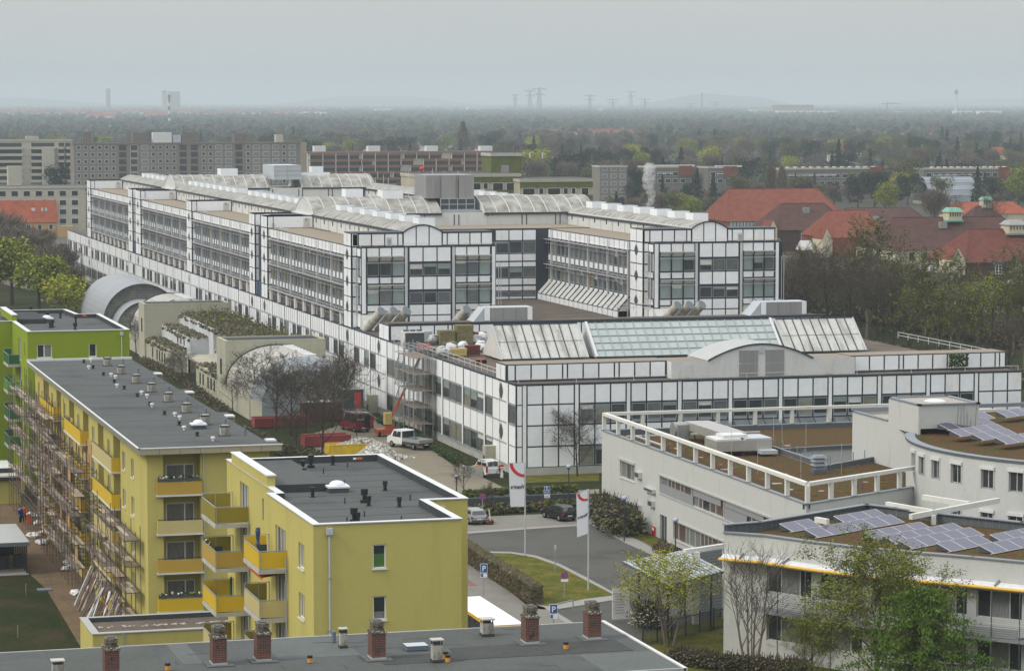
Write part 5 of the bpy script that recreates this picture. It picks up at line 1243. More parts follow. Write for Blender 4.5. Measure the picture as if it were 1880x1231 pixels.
roofp=[SW,E30,(101.,226.),(103.2,232.),(103.2,247),(118,251),(118.,269.6),NW]
w=MB();fa=west(AX)
wall(fa,w,SW[1],NW[1],GZ,ZA2+.2,W1+[S1,S2,DR+(.3,)],'render_white',.22)
f30=Fr(SW,(c30,s30));wall(f30,w,0,18,GZ,ZA2+.2,[],'render_white')
north=Fr((118,269.6),(-1,0));north.quad(w,0,32.1,GZ,ZA2+.2,0,'render_white')
n=4
for i in range(4):   # light well walls
    a,b=well[i],well[(i+1)%4];w.face([(*a,1),(*b,1),(*b,ZA2-.2),(*a,ZA2-.2)],'render_white')
flat(w,well,[],1.,'gravel_light')
w.build('wall',ann)
r=MB();flat(r,roofp,[well],ZA2-.22,'sedum')
for i in (0,6,7):
    a,b=roofp[i],roofp[(i+1)%8];fr=Fr(a,(b[0]-a[0],b[1]-a[1]));l=math.hypot(b[0]-a[0],b[1]-a[1])
    if i==0: l=18
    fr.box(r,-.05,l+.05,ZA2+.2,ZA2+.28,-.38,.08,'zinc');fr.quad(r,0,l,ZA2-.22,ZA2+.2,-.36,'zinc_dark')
for i in range(4):
    a,b=well[i],well[(i+1)%4];fr=Fr(a,(b[0]-a[0],b[1]-a[1]));l=math.hypot(b[0]-a[0],b[1]-a[1])
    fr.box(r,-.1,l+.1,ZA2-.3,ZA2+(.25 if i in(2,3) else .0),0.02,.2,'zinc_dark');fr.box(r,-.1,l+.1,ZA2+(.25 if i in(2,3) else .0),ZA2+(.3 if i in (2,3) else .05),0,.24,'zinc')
    if i in (2,3):
        k=1.
        while k<l: r.bar(fr.p(k,ZA2-.2,.28),fr.p(k,ZA2+1.,.28),.09,'zinc',n=6);k+=1.9
for k in range(150):
    x,y=R.uniform(87,101),R.uniform(218,268)
    if (y-215)>(x-85.9)*.6+1 and not(96<x<112 and 237<y<255): r.blob((x,y,ZA2-.2),R.uniform(.1,.5),R.choice(['gravel_light','sedum','grass','sedum']),.4,sub=0,squash=.08)
for k in range(26):
    x,y=R.uniform(88,101),R.uniform(222,268)
    if (y-215)>(x-85.9)*.6+2: r.cone((x,y,ZA2-.2),(x,y,ZA2+.25),.06,.06,'zinc_dark',6)
    if k%3==0: r.bar((x+.5,y,ZA2-.2),(x+.5,y,ZA2+2.6),.025,'aluminium')
r.box(87.5,266.6,ZA2-.2,101.5,266.9,ZA2-.05,'aluminium');r.box(88.3,258,ZA2-.2,88.6,266.6,ZA2-.05,'aluminium')
o=r.build('roof',ann)
fm_=MB();zt=9.05
def beamrow(p,q,n,skip0=False,skipn=False):
    p=Vector((*p,0));q=Vector((*q,0));d=(q-p).normalized();
    fm_.bar(p+Vector((0,0,zt)),q+Vector((0,0,zt)),.42,'beam_white',h=.3)
    for i in range(n+1):
        if (i==0 and skip0) or (i==n and skipn): continue
        c=p.lerp(q,i/n);fm_.box(c.x-.17,c.y-.17,ZA2+.28,c.x+.17,c.y+.17,zt-.14,'beam_white');fm_.box(c.x-.22,c.y-.22,ZA2+.28,c.x+.22,c.y+.22,ZA2+.33,'zinc')
beamrow((AX+.17,269.4),(AX+.17,215.2),12);beamrow((AX+.17,215.25),(AX+.17+15.6*c30,215.25+15.6*s30),5,True)
beamrow((AX+.2,269.4),(117.9,269.4),8,True);fm_.bar((110,262.,zt),(125,262.,zt),.42,'beam_white',h=.3)
fm_.build('beam_frame',ann)
for q in W1: window(fa,ann,*q,e=-.18,mull=(.33,.62),pane=['pane_curtain','pane_dark'],frame='aluminium',fw=.08,sill='coping_white')
def strip_win(q,seed):
    rr=random.Random(seed);a=q[0];L=q[1]-q[0];t=q[2];k=0;y=q[0]
    while y<q[1]-.5:
        wd=min(rr.choice([1.0,1.5,1.0,2.0]),q[1]-y);ty=rr.random()
        window(fa,ann,y,y+wd,q[2]+.02,q[3]-.02,e=-.16,fw=.07,frame='aluminium',pane=rr.choice(['pane_dark','pane_curtain','pane_brown','pane_brown']))
        y+=wd
        if rr.random()<.25: y+=.0
strip_win(S1,1);strip_win(S2,2)
sh=MB()
L0,L1=S1[1]-9.7,S1[1]
def shut(a,b,z0,z1): fa.box(sh,a,b,z0,z1,-.12,-.04,'shutter_grey')
H1=S1[3]-S1[2]
shut(S1[1]-9.2,S1[1]-.1,S1[2]+.02,S1[2]+H1*.55);shut(S1[1]-16.5,S1[1]-9.3,S1[3]-H1*.42,S1[3]-.02);shut(S1[0]+6.,S1[0]+11.5,S1[2]+.02,S1[2]+H1*.62);shut(S1[0]+2,S1[0]+11.5,S1[3]-H1*.35,S1[3]-.02)
for q in (S1,S2): fa.box(sh,q[0]-.1,q[1]+.1,q[3]+.0,q[3]+.16,.0,.1,'aluminium');fa.box(sh,q[0]-.1,q[1]+.1,q[2]-.07,q[2],.0,.08,'aluminium')
for q in W1: fa.box(sh,q[0]-.15,q[1]+.15,q[3],q[3]+.22,.0,.14,'aluminium')
sh.build('shutter',ann)
d=MB();fa.box(d,DR[0],DR[1],DR[2]+.02,DR[3],-.28,-.22,'pane_dark')
for a in (DR[0],DR[1]-.1,(DR[0]+DR[1])/2): fa.box(d,a,a+.1,DR[2]+.02,DR[3],-.22,-.12,'steel_grey')
d.build('door',ann)
for (a,b,c_,e_) in ((1171,1179,864,875),(1188,1204,892,899),(1195,1203,916,927),(1171,1178,924,935)):
    q=axw(a,b,c_,e_);m=MB();fa.box(m,*q,0,.35,'aluminium');fa.box(m,q[0]+.08,q[1]-.08,q[2]+.08,q[3]-.08,.35,.36,'vent_dark');m.build('wall_vent',ann)
q=axw(1199.5,1204,965,981);m=MB();fa.box(m,*q,0,.16,'sign_red');fa.box(m,q[0]+.05,q[1]-.05,q[3]-.35,q[3]-.1,.16,.17,'sign_white');tag(m.build('fire_box',loc=(AX,q[0],q[2])),'small red box mounted on the white annex wall beside the dark door','box')
# roof plant on the annex
hv=thing('ventilation_unit','big stainless ventilation unit with ducts on the planted annex roof','ventilation unit',(93,252,ZA2))
z0=ZA2-.1
m=MB();m.box(90.7,249.6,z0+.35,96.2,252.9,z0+1.35,'stainless');m.box(90.8,249.7,z0+1.35,93.2,252.8,z0+1.5,'coping_white');m.box(91.6,250.2,z0+1.5,94.,252.3,z0+1.8,'coping_white');m.box(93.6,249.6,z0+1.35,96.2,252.9,z0+1.52,'metal_light');m.build('housing',hv)
m=MB();m.box(92.4,252.9,z0+.9,94.9,263.5,z0+1.7,'stainless');m.box(91.2,262,z0,92.4,264,z0+1.5,'metal_plant');m.cone((91.0,263,z0+.9),(92.6,263,z0+.9),.8,.8,'metal_plant',14);m.build('duct',hv)
m=MB();
for x in (91,93.5,95.9):
    for y in (250,252.5): m.box(x-.08,y-.08,z0-.1,x+.08,y+.08,z0+.35,'vent_dark')
m.box(94.8,248.6,z0+.1,96.4,249.6,z0+.45,'metal_light');m.build('feet',hv)
X,Y=G(1503,868,ZA2-.2);t=thing('exhaust_stack','finned blue-grey exhaust stack standing by the light well of the annex roof','exhaust stack',(X,Y,ZA2-.2))
m=MB();m.box(X-.6,Y-.5,ZA2-.2,X+.6,Y+.5,ZA2+.15,'zinc_dark');m.box(X-.4,Y-.35,ZA2+.15,X+.4,Y+.35,ZA2+1.3,'zinc');m.build('base',t)
m=MB()
for k in range(3): m.hexa([(X-.65,Y-.5,ZA2+.5+k*.35),(X+.65,Y-.5,ZA2+.5+k*.35),(X+.65,Y+.5,ZA2+.5+k*.35),(X-.65,Y+.5,ZA2+.5+k*.35),(X-.45,Y-.35,ZA2+.72+k*.35),(X+.45,Y-.35,ZA2+.72+k*.35),(X+.45,Y+.35,ZA2+.72+k*.35),(X-.45,Y+.35,ZA2+.72+k*.35)],'zinc')
m.build('cowl',t)
X,Y=G(1310,800,ZA2);m=MB();m.box(X-.6,Y,ZA2-.2,X+.6,Y+1,ZA2+1.3,'zinc');[m.box(X-.62,Y-.02,ZA2+.1+k*.25,X+.62,Y-.01,ZA2+.2+k*.25,'aluminium') for k in range(4)];tag(m.build('air_intake',loc=(X,Y,ZA2)),'small louvred air intake behind the stainless ventilation unit','air intake')
# ---------------------------------------------------------------- round wing
rc=(118.2,219.3);RR=19.9;ZRD=11.15
rd=thing('round_wing','white round wing with zinc coping and solar panels on its roof','building',(rc[0],rc[1],GZ))
def cp(a,r=RR): a=math.radians(a);return (rc[0]+r*math.cos(a),rc[1]+r*math.sin(a))
WA=[(169.3,172.4,8.75,10.4),(175.5,179.,8.75,10.35),(183.2,186.8,8.75,10.35),(191.8,195.6,8.75,10.35),(202.3,206.,8.7,10.3),(210.4,214.2,8.7,10.35),(219,222.8,8.7,10.3)]
WB=[(191.8,195.6,5.1,6.8),(202.3,206.,5.1,6.8),(210.4,214.2,5.1,6.8),(219,222.8,5.1,6.8)]
w=MB();A=sorted(set([150+3*i for i in range(32)]+[a for q in WA for a in q[:2]]))
for a,b in zip(A,A[1:]):
    m_=(a+b)/2;hs=sorted([(q[2],q[3]) for q in WA+WB if q[0]<m_<q[1]]);z=GZ
    for h0,h1 in hs+[(ZRD,None)]:
        w.face([(*cp(a),z),(*cp(b),z),(*cp(b),h0),(*cp(a),h0)],'render_white')
        if h1: z=h1
w.box(103.2,232.,GZ,103.4,247.,ZRD,'render_white');w.box(103.4,246.8,GZ,112.,247.,ZRD,'render_white');w.box(103.2,232.,ZRD,109.,238.6,13.2,'render_white')
w.build('wall',rd)
for q in WA+WB:
    for (u,v) in ((q[0],q[1]),):
        pa,pb=cp(u),cp(v);fr=Fr(pa,(pb[0]-pa[0],pb[1]-pa[1]));l=math.hypot(pb[0]-pa[0],pb[1]-pa[1])
        if fr.n[0]*(pa[0]-rc[0])+fr.n[1]*(pa[1]-rc[1])<0: fr.n=(-fr.n[0],-fr.n[1])
        o=window(fr,rd,0.,l,q[2],q[3],e=-.16,mull=(.5,),frame='aluminium',fw=.06,pane='pane_dark')
        s_=MB();fr.box(s_,-.12,l+.12,q[3]-.05,q[3]+.22,-.02,.16,'coping_white');fr.box(s_,-.1,0,q[2],q[3],-.02,.06,'aluminium');fr.box(s_,l,l+.1,q[2],q[3],-.02,.06,'aluminium')
        for (k0,k1) in ((0,0.02),(l-.02,l)): fr.box(s_,k0,k1,q[2],q[3],-.2,0,'render_white')
        b=s_.build('shutter_box',rd);b.parent=o
r=MB();ring=[cp(150+3*i) for i in range(36)];Rf=[(103.4,232.),(103.4,246.8),(112,246.8)]
inner=[cp(150+3*i,RR-.75) for i in range(36)]
for i in range(len(ring)-1):
    a,b=ring[i],ring[i+1];ao,bo=cp(150+3*i,RR+.1),cp(153+3*i,RR+.1);ai,bi=inner[i],inner[i+1]
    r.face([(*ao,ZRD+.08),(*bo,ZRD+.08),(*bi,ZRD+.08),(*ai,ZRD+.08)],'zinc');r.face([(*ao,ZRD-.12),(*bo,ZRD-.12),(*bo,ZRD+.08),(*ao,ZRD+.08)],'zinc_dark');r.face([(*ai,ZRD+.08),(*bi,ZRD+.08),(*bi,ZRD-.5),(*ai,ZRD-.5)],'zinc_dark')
flat(r,[(104.,240.),(103.5,244),(130,250)]+[cp(a,RR-.7) for a in range(60,-150,-6)][:0]+[(150,250),(150,200)]+[cp(a,RR-.7) for a in range(255,146,-5)],[],ZRD-.5,'sedum')
r.box(103.15,231.9,13.2,109.1,232.3,13.35,'zinc');r.box(103.15,238.3,13.2,109.1,238.7,13.35,'zinc');r.box(103.15,231.9,13.2,103.5,238.7,13.35,'zinc');r.box(108.7,231.9,13.2,109.1,238.7,13.35,'zinc');r.box(103.5,232.2,13.0,108.8,238.4,13.215,'gravel_light')
r.box(103.1,238.7,ZRD,103.5,247.1,ZRD+.1,'zinc');r.box(103.1,246.7,ZRD,140,247.1,ZRD+.35,'zinc');r.box(103.5,238.6,ZRD-.4,109,246.7,ZRD-.3,'gravel_light')
r.blob((106.2,235.2,13.2),1.0,'coping_white',.0,sub=2,squash=.22)
r.build('roof',rd)
m=MB()
for k in range(6): m.bar((106.8+k*.35,231.8,ZRD-.4),(106.8+k*.35,231.5+.2*k%1,13.3),.04,'zinc')
m.build('ladder',rd)
X,Y=G(1712,770,ZRD);m=MB();m.box(X-.5,Y-.4,ZRD-.5,X+.5,Y+.5,ZRD+.2,'zinc_dark');m.cone((X-.4,Y,ZRD+.2),(X+.4,Y,ZRD+.5),.55,.55,'zinc',12);m.cone((X+.3,Y,ZRD+.4),(X+.9,Y-.3,ZRD+.6),.45,.55,'zinc_dark',12);tag(m.build('vent_cowl',loc=(X,Y,ZRD)),'bent zinc vent cowl beside the small roof hut above the round wing','vent cowl')
cr=Fr(rc,(0,1));
x=thing('glass_roof_light','low round glass roof light among the solar panels of the round wing','skylight',(111.7,214,ZRD))
m=MB();m.lathe((112.3,213.,ZRD-.5),[(2.3,0),(2.3,.5),(2.1,.55)],'zinc',20);m.build('curb',x);m=MB();m.cone((112.3,213,ZRD+.06),(112.3,213,ZRD+.5),2.1,.5,'skylight_glass',20);m.build('glazing',x)
# solar panels
def solar_row(px,py,z,n,label,group,ang=30,pl=1.75):
    X,Y=G(px,py,z);dx,dy=math.cos(math.radians(ang)),math.sin(math.radians(ang));nx,ny=dy,-dx
    for i in range(n):
        x0,y0=X+dx*pl*i,Y+dy*pl*i;t=thing('solar_panel',label%(['first','second','third','fourth','fifth','sixth','seventh'][i]) if '%s' in label else label,'solar panel',(x0,y0,z),group)
        P4=lambda a,b,h:(x0+dx*a+nx*b,y0+dy*a+ny*b,z+h)
        m=MB();m.face([P4(.05,.0+.04,.50),P4(pl-.05,.04,.50),P4(pl-.05,1.3,.05),P4(.05,1.3,.05)],'solar_cell');m.build('cell_sheet',t)
        m=MB();e=[P4(.0,0,.5),P4(pl-.02,0,.5),P4(pl-.02,1.34,.03),P4(0,1.34,.03)]
        for a,b in zip(e,e[1:]+e[:1]): m.bar(a,b,.05,'aluminium',.04)
        m.face([P4(0,0,.48),P4(0,1.3,.02),P4(0,0,0)],'vent_dark');m.face([P4(0,0,.48),P4(pl,0,.48),P4(pl,0,0),P4(0,0,0)],'vent_dark');m.bar(P4(-.3,1.25,.02),P4(pl,1.25,.02),.06,'aluminium');m.build('mounting',t)
ZE=7.75
for i,(a,b,n) in enumerate(((120,285,2),(300,325,6),(510,230,3),(720,345,4),(860,372,5),(975,405,5),(1245,425,3),(1630,365,4),(1550,440,5))):
    solar_row(1400+a/3.908,900+b/3.908,ZE+.4,n,['%s panel of the short row at the left end of the lower solar roof','%s panel of the long second row on the lower solar roof, partly behind the tree','%s panel of the row farthest back on the lower solar roof','%s panel of the row right of the tree top on the lower solar roof','%s panel of the upper long row in the middle of the lower solar roof','%s panel of the second long row in the middle of the lower solar roof','%s panel of the row of three near the front edge of the lower solar roof','%s panel of the rear row at the right end of the lower solar roof','%s panel of the front row at the right end of the lower solar roof'][i],'solar panels on the lower roof')
for i,(a,b,n) in enumerate(((965,500,2),(825,585,5),(945,630,4),(1070,700,4),(1310,740,3),(1560,780,3),(1575,495,3))):
    solar_row(1560+a/5.8625,680+b/5.8625,ZRD,n,['%s panel of the rear pair on the round wing roof','%s panel of the longest row on the round wing roof','%s panel of the third row on the round wing roof','%s panel of the fourth row on the round wing roof','%s panel of the fifth row on the round wing roof','%s panel of the front row on the round wing roof','%s panel of the row beside the round roof light'][i],'solar panels on the round wing')
# ---------------------------------------------------------------- lower wing with yellow awnings
FL=[(72.4,197.5),(74.7,195.4),(77.1,191.2),(79.6,187.6),(82.4,184.7),(85.1,181.9),(87.8,178.8),(91.5,174.8),(96,170.5),(101,166.5)]
BL=[(72.6,198.),(75.5,198.6),(86.9,205.1),(88.5,202.5),(90.3,199.),(94.4,193.),(100,186.5),(107,180)]
lw=thing('ward_wing','two storey wing with yellow awnings and solar roof at the lower right','building',(80,188,GZ))
w=MB();r=MB();ZE1=8.1
flat(r,FL+BL[::-1],[],ZE-.0+.35,'sedum')
for i,(a,b) in enumerate(zip(BL,BL[1:])):
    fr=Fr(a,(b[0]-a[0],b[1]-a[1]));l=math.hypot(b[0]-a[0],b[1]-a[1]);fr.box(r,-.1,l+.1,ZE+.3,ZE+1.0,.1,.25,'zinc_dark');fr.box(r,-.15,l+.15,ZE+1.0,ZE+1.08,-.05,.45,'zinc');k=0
    fr.quad(w,0,l,GZ,ZE+.9,.09,'render_white')
    while k<l: fr.box(r,k,k+.03,ZE+.3,ZE+.98,.252,.27,'zinc');k+=.6
WS=[];cum=0
for i,(a,b) in enumerate(zip(FL,FL[1:])):
    l=math.hypot(b[0]-a[0],b[1]-a[1]);fr=Fr(a,(b[0]-a[0],b[1]-a[1]));off=.12*(i%2)
    hs=[]
    if i>0:
        nw=1 if l<3.9 else 1
        for zz in (4.1,.55):
            hs.append((.35,l-.35,zz,zz+1.95))
    wall(fr,w,0,l,GZ,ZE1+.1,hs,'render_white',.25)
    fr.box(r,-.06,l+.06,ZE1+.1,ZE1+.2,-.4,.12,'zinc')
    for h in hs: window(fr,lw,*h,e=-.2,mull=(.3,.72),pane=['pane_dark','pane_curtain','pane_dark'],frame='aluminium',fw=.07)
    if i>0:
        bb=MB();fr.box(bb,-.1,l+.1,2.75,3.0,0,1.3,'shutter_grey');q=bb.build('balcony',lw)
        rl=MB()
        for k in range(6): rl.bar(fr.p(-.1,3.05+k*.15,1.28),fr.p(l+.1,3.05+k*.15,1.28),.035,'zinc')
        rl.bar(fr.p(-.1,4.0,1.28),fr.p(l+.1,4.0,1.28),.05,'aluminium')
        for k in (0,l/2): rl.bar(fr.p(k,GZ,1.28),fr.p(k,6.4,1.28),.06,'zinc_dark')
        rl.build('railing',lw).parent=q
        if i in (2,5,7): 
            fx=MB();fr.box(fx,.2,l-.2,3.02,3.7,1.0,1.2,'beam_white');fx.build('parapet_panel',lw)
    aw=MB();aw.face([fr.p(-.02,6.66,.02),fr.p(l+.02,6.66,.02),fr.p(l+.02,6.44,.85),fr.p(-.02,6.44,.85)],'tarp_white');aw.bar(fr.p(-.05,6.38,.9),fr.p(l+.05,6.38,.9),.25,'awning_yellow',n=8)
    aw.bar(fr.p(l*.5,6.8,0),fr.p(l*.5,6.55,.8),.1,'zinc');aw.build('awning',lw)
w.build('wall',lw);r.build('roof',lw)
# white beams between the two wings
bm=MB()
for a,b in (((1628,925),(1715,940)),((1695,912),(1780,925)),((1672,948),(1833,918)),((1498,953),(1520,957))):
    p=G(*a,8.9);q=G(*b,8.9);bm.bar((*p,8.9),(*q,8.9),.3,'beam_white',h=.4)
for a in ((1700,940),(1714,950)): p=G(*a,8.6);bm.box(p[0]-.15,p[1]-.15,GZ,p[0]+.15,p[1]+.15,8.8,'beam_white')
tag(bm.build('pergola_beams',loc=(95,200,8)),'white concrete beams crossing above the gap behind the lower solar roof','beams')
# entrance canopy with white portal frames
cn=thing('entrance_canopy','pale ribbed metal entrance canopy on dark posts behind the budding tree','canopy',(72,207,GZ))
cpn=[(69.1,211.5),(68.9,200.2),(75.3,205.2),(75.6,215.6)]
m=MB();m.prism(cpn,3.85,4.05,'zinc_dark',top='canopy_metal',bottom=True)
for k in range(15):
    t=k/15;a=Vector((*cpn[0],4.07)).lerp(Vector((*cpn[3],4.07)),t);b=Vector((*cpn[1],4.07)).lerp(Vector((*cpn[2],4.07)),t);m.bar(a,b,.10,'zinc',.05)
m.build('roof',cn)
for x,y in ((69.8,209.5),(69.7,202.3),(74.6,206.3),(74.8,213.)):
    m=MB();m.cone((x,y,GZ),(x,y,3.85),.09,.09,'steel_dark',8);m.build('post',cn)
m=MB()
pa,pb=G(1256,1012,5.),G(1336,1000,5.)
m.bar((*pa,5.),(*pb,5.),.35,'beam_white',h=.35)
for px,py in ((1278,1010),(1333,1001)): p=G(px,py,5.);m.box(p[0]-.25,p[1]-.2,GZ,p[0]+.25,p[1]+.2,4.9,'beam_white')
m.build('portal_frame',cn)
m=MB();p=G(1283,1008,4.5);q=G(1330,1001,4.5);m.face([(*p,GZ),(*q,GZ),(*q,4.8),(*p,4.8)],'shutter_grey')
for k in range(22): m.bar((p[0],p[1]-.05,GZ+.2+k*.25),(q[0],q[1]-.05,GZ+.2+k*.25),.05,'zinc')
m.build('slatted_screen',cn)
# ================================================================ yard, vehicles, flags, signs
# ---- ivy wall with planting
iw=thing('retaining_wall','cream retaining wall overhung with ivy behind the parking bays','wall',(*G(840,925),GZ))
m=MB();a=Vector((*G(852,928),GZ));b=Vector((*G(1062,918),GZ));d=(b-a).normalized();nrm=Vector((d.y,-d.x,0))
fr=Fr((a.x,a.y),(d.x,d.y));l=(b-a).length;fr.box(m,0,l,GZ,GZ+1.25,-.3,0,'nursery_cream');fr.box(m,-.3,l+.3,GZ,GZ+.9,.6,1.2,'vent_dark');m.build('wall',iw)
m=MB()
for k in range(1500):
    t=R.uniform(0,l);dr=abs(math.sin(t*1.3)+math.sin(t*.47+1))*.55;m.blob(fr.p(t,GZ+1.3-R.uniform(-.25,dr),R.uniform(-.5,.12)),R.uniform(.08,.2),R.choice(['ivy','leaf_dark','ivy','leaf_budding']),.4,sub=0)
m.build('ivy',iw)
def shrubs(name,label,cat,pts,h,n,mats,rad=(.18,.4),kind=None,sub=0,z=GZ):
    n=int(n*2.2);rad=(rad[0]*.55,rad[1]*.6)
    """shrub bank over a polygon line (list of ground points), many small clumps"""
    m=MB();c=pts[0]
    for k in range(n):
        i=R.randrange(len(pts)-1);t=R.random();p=(pts[i][0]*(1-t)+pts[i+1][0]*t,pts[i][1]*(1-t)+pts[i+1][1]*t);a=R.uniform(0,6.28);q=R.random()**.5*h*.8;hh=h*math.sqrt(max(0,1-(q/h)**2))*R.uniform(.15,1.)
        x,y=p[0]+math.cos(a)*q,p[1]+math.sin(a)*q;m.blob((x,y,z+hh),R.uniform(*rad),R.choice(mats),.5,sub=sub,squash=.8)
    for k in range(n//3):
        i=R.randrange(len(pts)-1);t=R.random();p=(pts[i][0]*(1-t)+pts[i+1][0]*t,pts[i][1]*(1-t)+pts[i+1][1]*t);a=R.uniform(0,6.28);q=R.random()*h*.8
        m.bar((p[0]+math.cos(a)*q*.5,p[1]+math.sin(a)*q*.5,z),(p[0]+math.cos(a)*q,p[1]+math.sin(a)*q,z+h*R.uniform(.6,1.15)),.03,'twig')
    return tag(m.build(name,loc=(c[0],c[1],z)),label,cat,kind=kind)
shrubs('low_shrubs','brown-green low shrubs filling the bed behind the parking bays','shrubs',[G(870,945),G(940,940),G(1058,932)],1.0,700,['hedge_brown','leaf_dark','leaf_bare','leaf_budding'],kind='stuff')
shrubs('shrub','large grey-green shrub against the white annex wall beside the lawn','shrub',[G(1105,950),G(1150,985)],2.6,900,['leaf_bare','leaf_dark','leaf_bare','leaf_budding'],(.15,.33))
shrubs('shrub','reddish-brown shrub beside the black hatchback and right-hand kerb','shrub',[G(1062,940),G(1090,945)],1.3,260,['hedge_brown','leaf_bare_red','leaf_dark'],(.12,.28))
shrubs('shrub','low dark red shrub in front of the annex door','shrub',[G(1210,1012),G(1232,1020)],1.,160,['leaf_bare_red','hedge_brown'],(.12,.25))
shrubs('ground_cover','dark green ground cover along the hospital wall behind the white pickup','ground cover',[G(700,775),G(760,800),G(820,838),G(875,862)],.9,1500,['ground_cover','ground_cover','leaf_dark'],(.15,.32),kind='stuff')
shrubs('ground_cover','dark bushes along the footpath by the drum hall and hospital','ground cover',[G(140,535),G(165,545)],2.2,300,['leaf_conifer','ground_cover'],(.3,.6),kind='stuff')
# clipped hedge
m=MB();a=Vector((*G(850,1023),GZ));b=Vector((*G(985,1111),GZ));d=(b-a).normalized();fr=Fr((a.x,a.y),(d.x,d.y));l=(b-a).length
fr.box(m,0,l,GZ,GZ+1.5,-.45,.45,'hedge_brown')
for k in range(6500):
    t=R.uniform(0,l);s=R.random()
    if s<.45: p=fr.p(t,GZ+R.uniform(0,1.65),.52*R.choice([1,1,-1]))
    elif s<.9: p=fr.p(t,GZ+1.6,R.uniform(-.5,.5))
    else: p=fr.p(R.choice([0,l]),GZ+R.uniform(0,1.6),R.uniform(-.5,.5))
    m.blob(p,R.uniform(.05,.12),R.choice(['hedge_brown','hedge_brown','hedge_green','leaf_bare','leaf_bare_red']),.5,sub=0)
tag(m.build('clipped_hedge',loc=(a.x,a.y,GZ)),'clipped brown-green hedge between the pavement and the curved lawn','hedge')
# ---- cars
def car(label,px,py,rz,paint,L=4.3,Wd=1.75,Ht=1.45,style='hatch',group=None,cat='car',xy=None,parts=True):
    X,Y=xy or G(px,py)
    t=thing('parked_car',label,cat,(X,Y,GZ+.02),group,rz)   # local: +Y forward
    h=Wd/2;m=MB()
    if style=='van': low=[(-L/2,.35),(-L/2,1.0),(-L/2+.05,1.1),(L/2-1.1,1.15),(L/2-.2,.95),(L/2,.65),(L/2,.3)];top=[(-L/2+.05,1.05),(-L/2+.16,Ht-.06),(-L/2+.4,Ht),(L/2-1.9,Ht),(L/2-1.5,Ht-.1),(L/2-.85,1.08)]
    else: low=[(-L/2,.32),(-L/2+.02,.72),(-L/2+.12,.93),(L/2-1.25,.95),(L/2-.25,.78),(L/2,.6),(L/2,.28)];top=[(-L/2+.1,.9),(-L/2+.45,Ht-.1),(-L/2+.8,Ht),(L/2-2.1,Ht),(L/2-1.75,Ht-.06),(L/2-1.05,.92)]
    def loft(prof,hw,mat,topin=0.,z0=0.):
        n=len(prof);zmax=max(p[1] for p in prof);zmin=min(p[1] for p in prof)
        k=len(m.v)
        for s in (-1,1):
            for y,z in prof: m.v.append((s*(hw-topin*(z-zmin)/(zmax-zmin+1e-6)),y,z))
        mi=m.mi(mat);m.f.append(tuple(range(k,k+n)));m.f.append(tuple(range(k+2*n-1,k+n-1,-1)));m.m+=[mi,mi]
        for i in range(n): j=(i+1)%n;m.f.append((k+i,k+j,k+n+j,k+n+i));m.m.append(mi)
    loft(low,h,paint,.06);loft(top,h-.07,paint,.20 if style!='van' else .10)
    m.build('body',t,local=True)
    m=MB();zr=(Ht-.12,.98)
    hw=h-.07
    def sx(z): zmin=.9 if style!='van' else 1.05;tp=.20 if style!='van' else .10;return hw-tp*(z-zmin)/(Ht-zmin)+.008
    yr=-L/2+(.62 if style!='van' else .3);yf=L/2-(1.75 if style!='van' else 1.5);z0,z1=(1.0,Ht-.14) if style!='van' else (1.2,Ht-.25)
    for s in (-1,1):
        if style=='van2': continue
        cuts=[yr,(yr+yf)/2-.05,(yr+yf)/2+.05,yf];
        for a,b in ((cuts[0],cuts[1]),(cuts[2],cuts[3])): m.face([(s*sx(z0),a-(.25 if a==yr else 0),z0),(s*sx(z0),b+(.35 if b==yf else 0),z0),(s*sx(z1),b,z1),(s*sx(z1),a,z1)],'car_glass')
    r0,r1=top[0],top[1];w0=hw-.12
    y0=r0[0]-.012+(r1[0]-r0[0])*.2;y1=r0[0]-.012+(r1[0]-r0[0])*.95;za,zb=r0[1]+(r1[1]-r0[1])*.25,r0[1]+(r1[1]-r0[1])*.93
    if style=='van': 
        for s in (-1,1): m.face([(s*.06,y0-.02,za+.05),(s*(w0-.1),y0-.02,za+.05),(s*(w0-.14),y1-.02,zb),(s*.06,y1-.02,zb)],'car_glass')
    else: m.face([(-w0,y0-.02,za),(w0,y0-.02,za),(w0-.12,y1-.03,zb),(-w0+.12,y1-.03,zb)],'car_glass')
    f0,f1=top[-1],top[-2];m.face([(-w0,f0[0]+.02,f0[1]),(w0,f0[0]+.02,f0[1]),(w0-.1,f1[0]+.03,f1[1]),(-w0+.1,f1[0]+.03,f1[1])],'car_glass')
    m.build('windows',t,local=True)
    for sx_ in (-1,1):
        for yy in (-L/2+.75,L/2-.8):
            m=MB();m.cone((sx_*(h-.2),yy,.32),(sx_*(h+.01),yy,.32),.33,.33,'tyre',14);w_=m.build('wheel',t,local=True);m=MB();m.cone((sx_*(h+.0),yy,.32),(sx_*(h+.025),yy,.32),.20,.18,'rim',10);r_=m.build('rim',t,local=True);r_.parent=w_
        m=MB();m.box(sx_*(h-.12)-.1,-L/2-.012,.62,sx_*(h-.12)+.1,-L/2+.12,.82 if style!='van' else 1.3,'tail_red');m.build('tail_lamp',t,local=True)
        m=MB();m.box(sx_*(h-.22)-.16,L/2-.2,.6,sx_*(h-.22)+.16,L/2-.03,.75,'lamp_clear');m.build('headlight',t,local=True)
        m=MB();m.box(sx_*(h+.08)-.09,L/2-1.55,.98,sx_*(h+.08)+.09,L/2-1.42,1.1,paint);m.build('wing_mirror',t,local=True)
    m=MB();m.box(-.26,-L/2-.02,.5,.26,-L/2,.62,'plate');m.build('number_plate',t,local=True);m=MB();m.box(-h+.05,-L/2-.04,.3,h-.05,-L/2+.06,.48,'vent_dark');m.build('bumper',t,local=True)
    return t
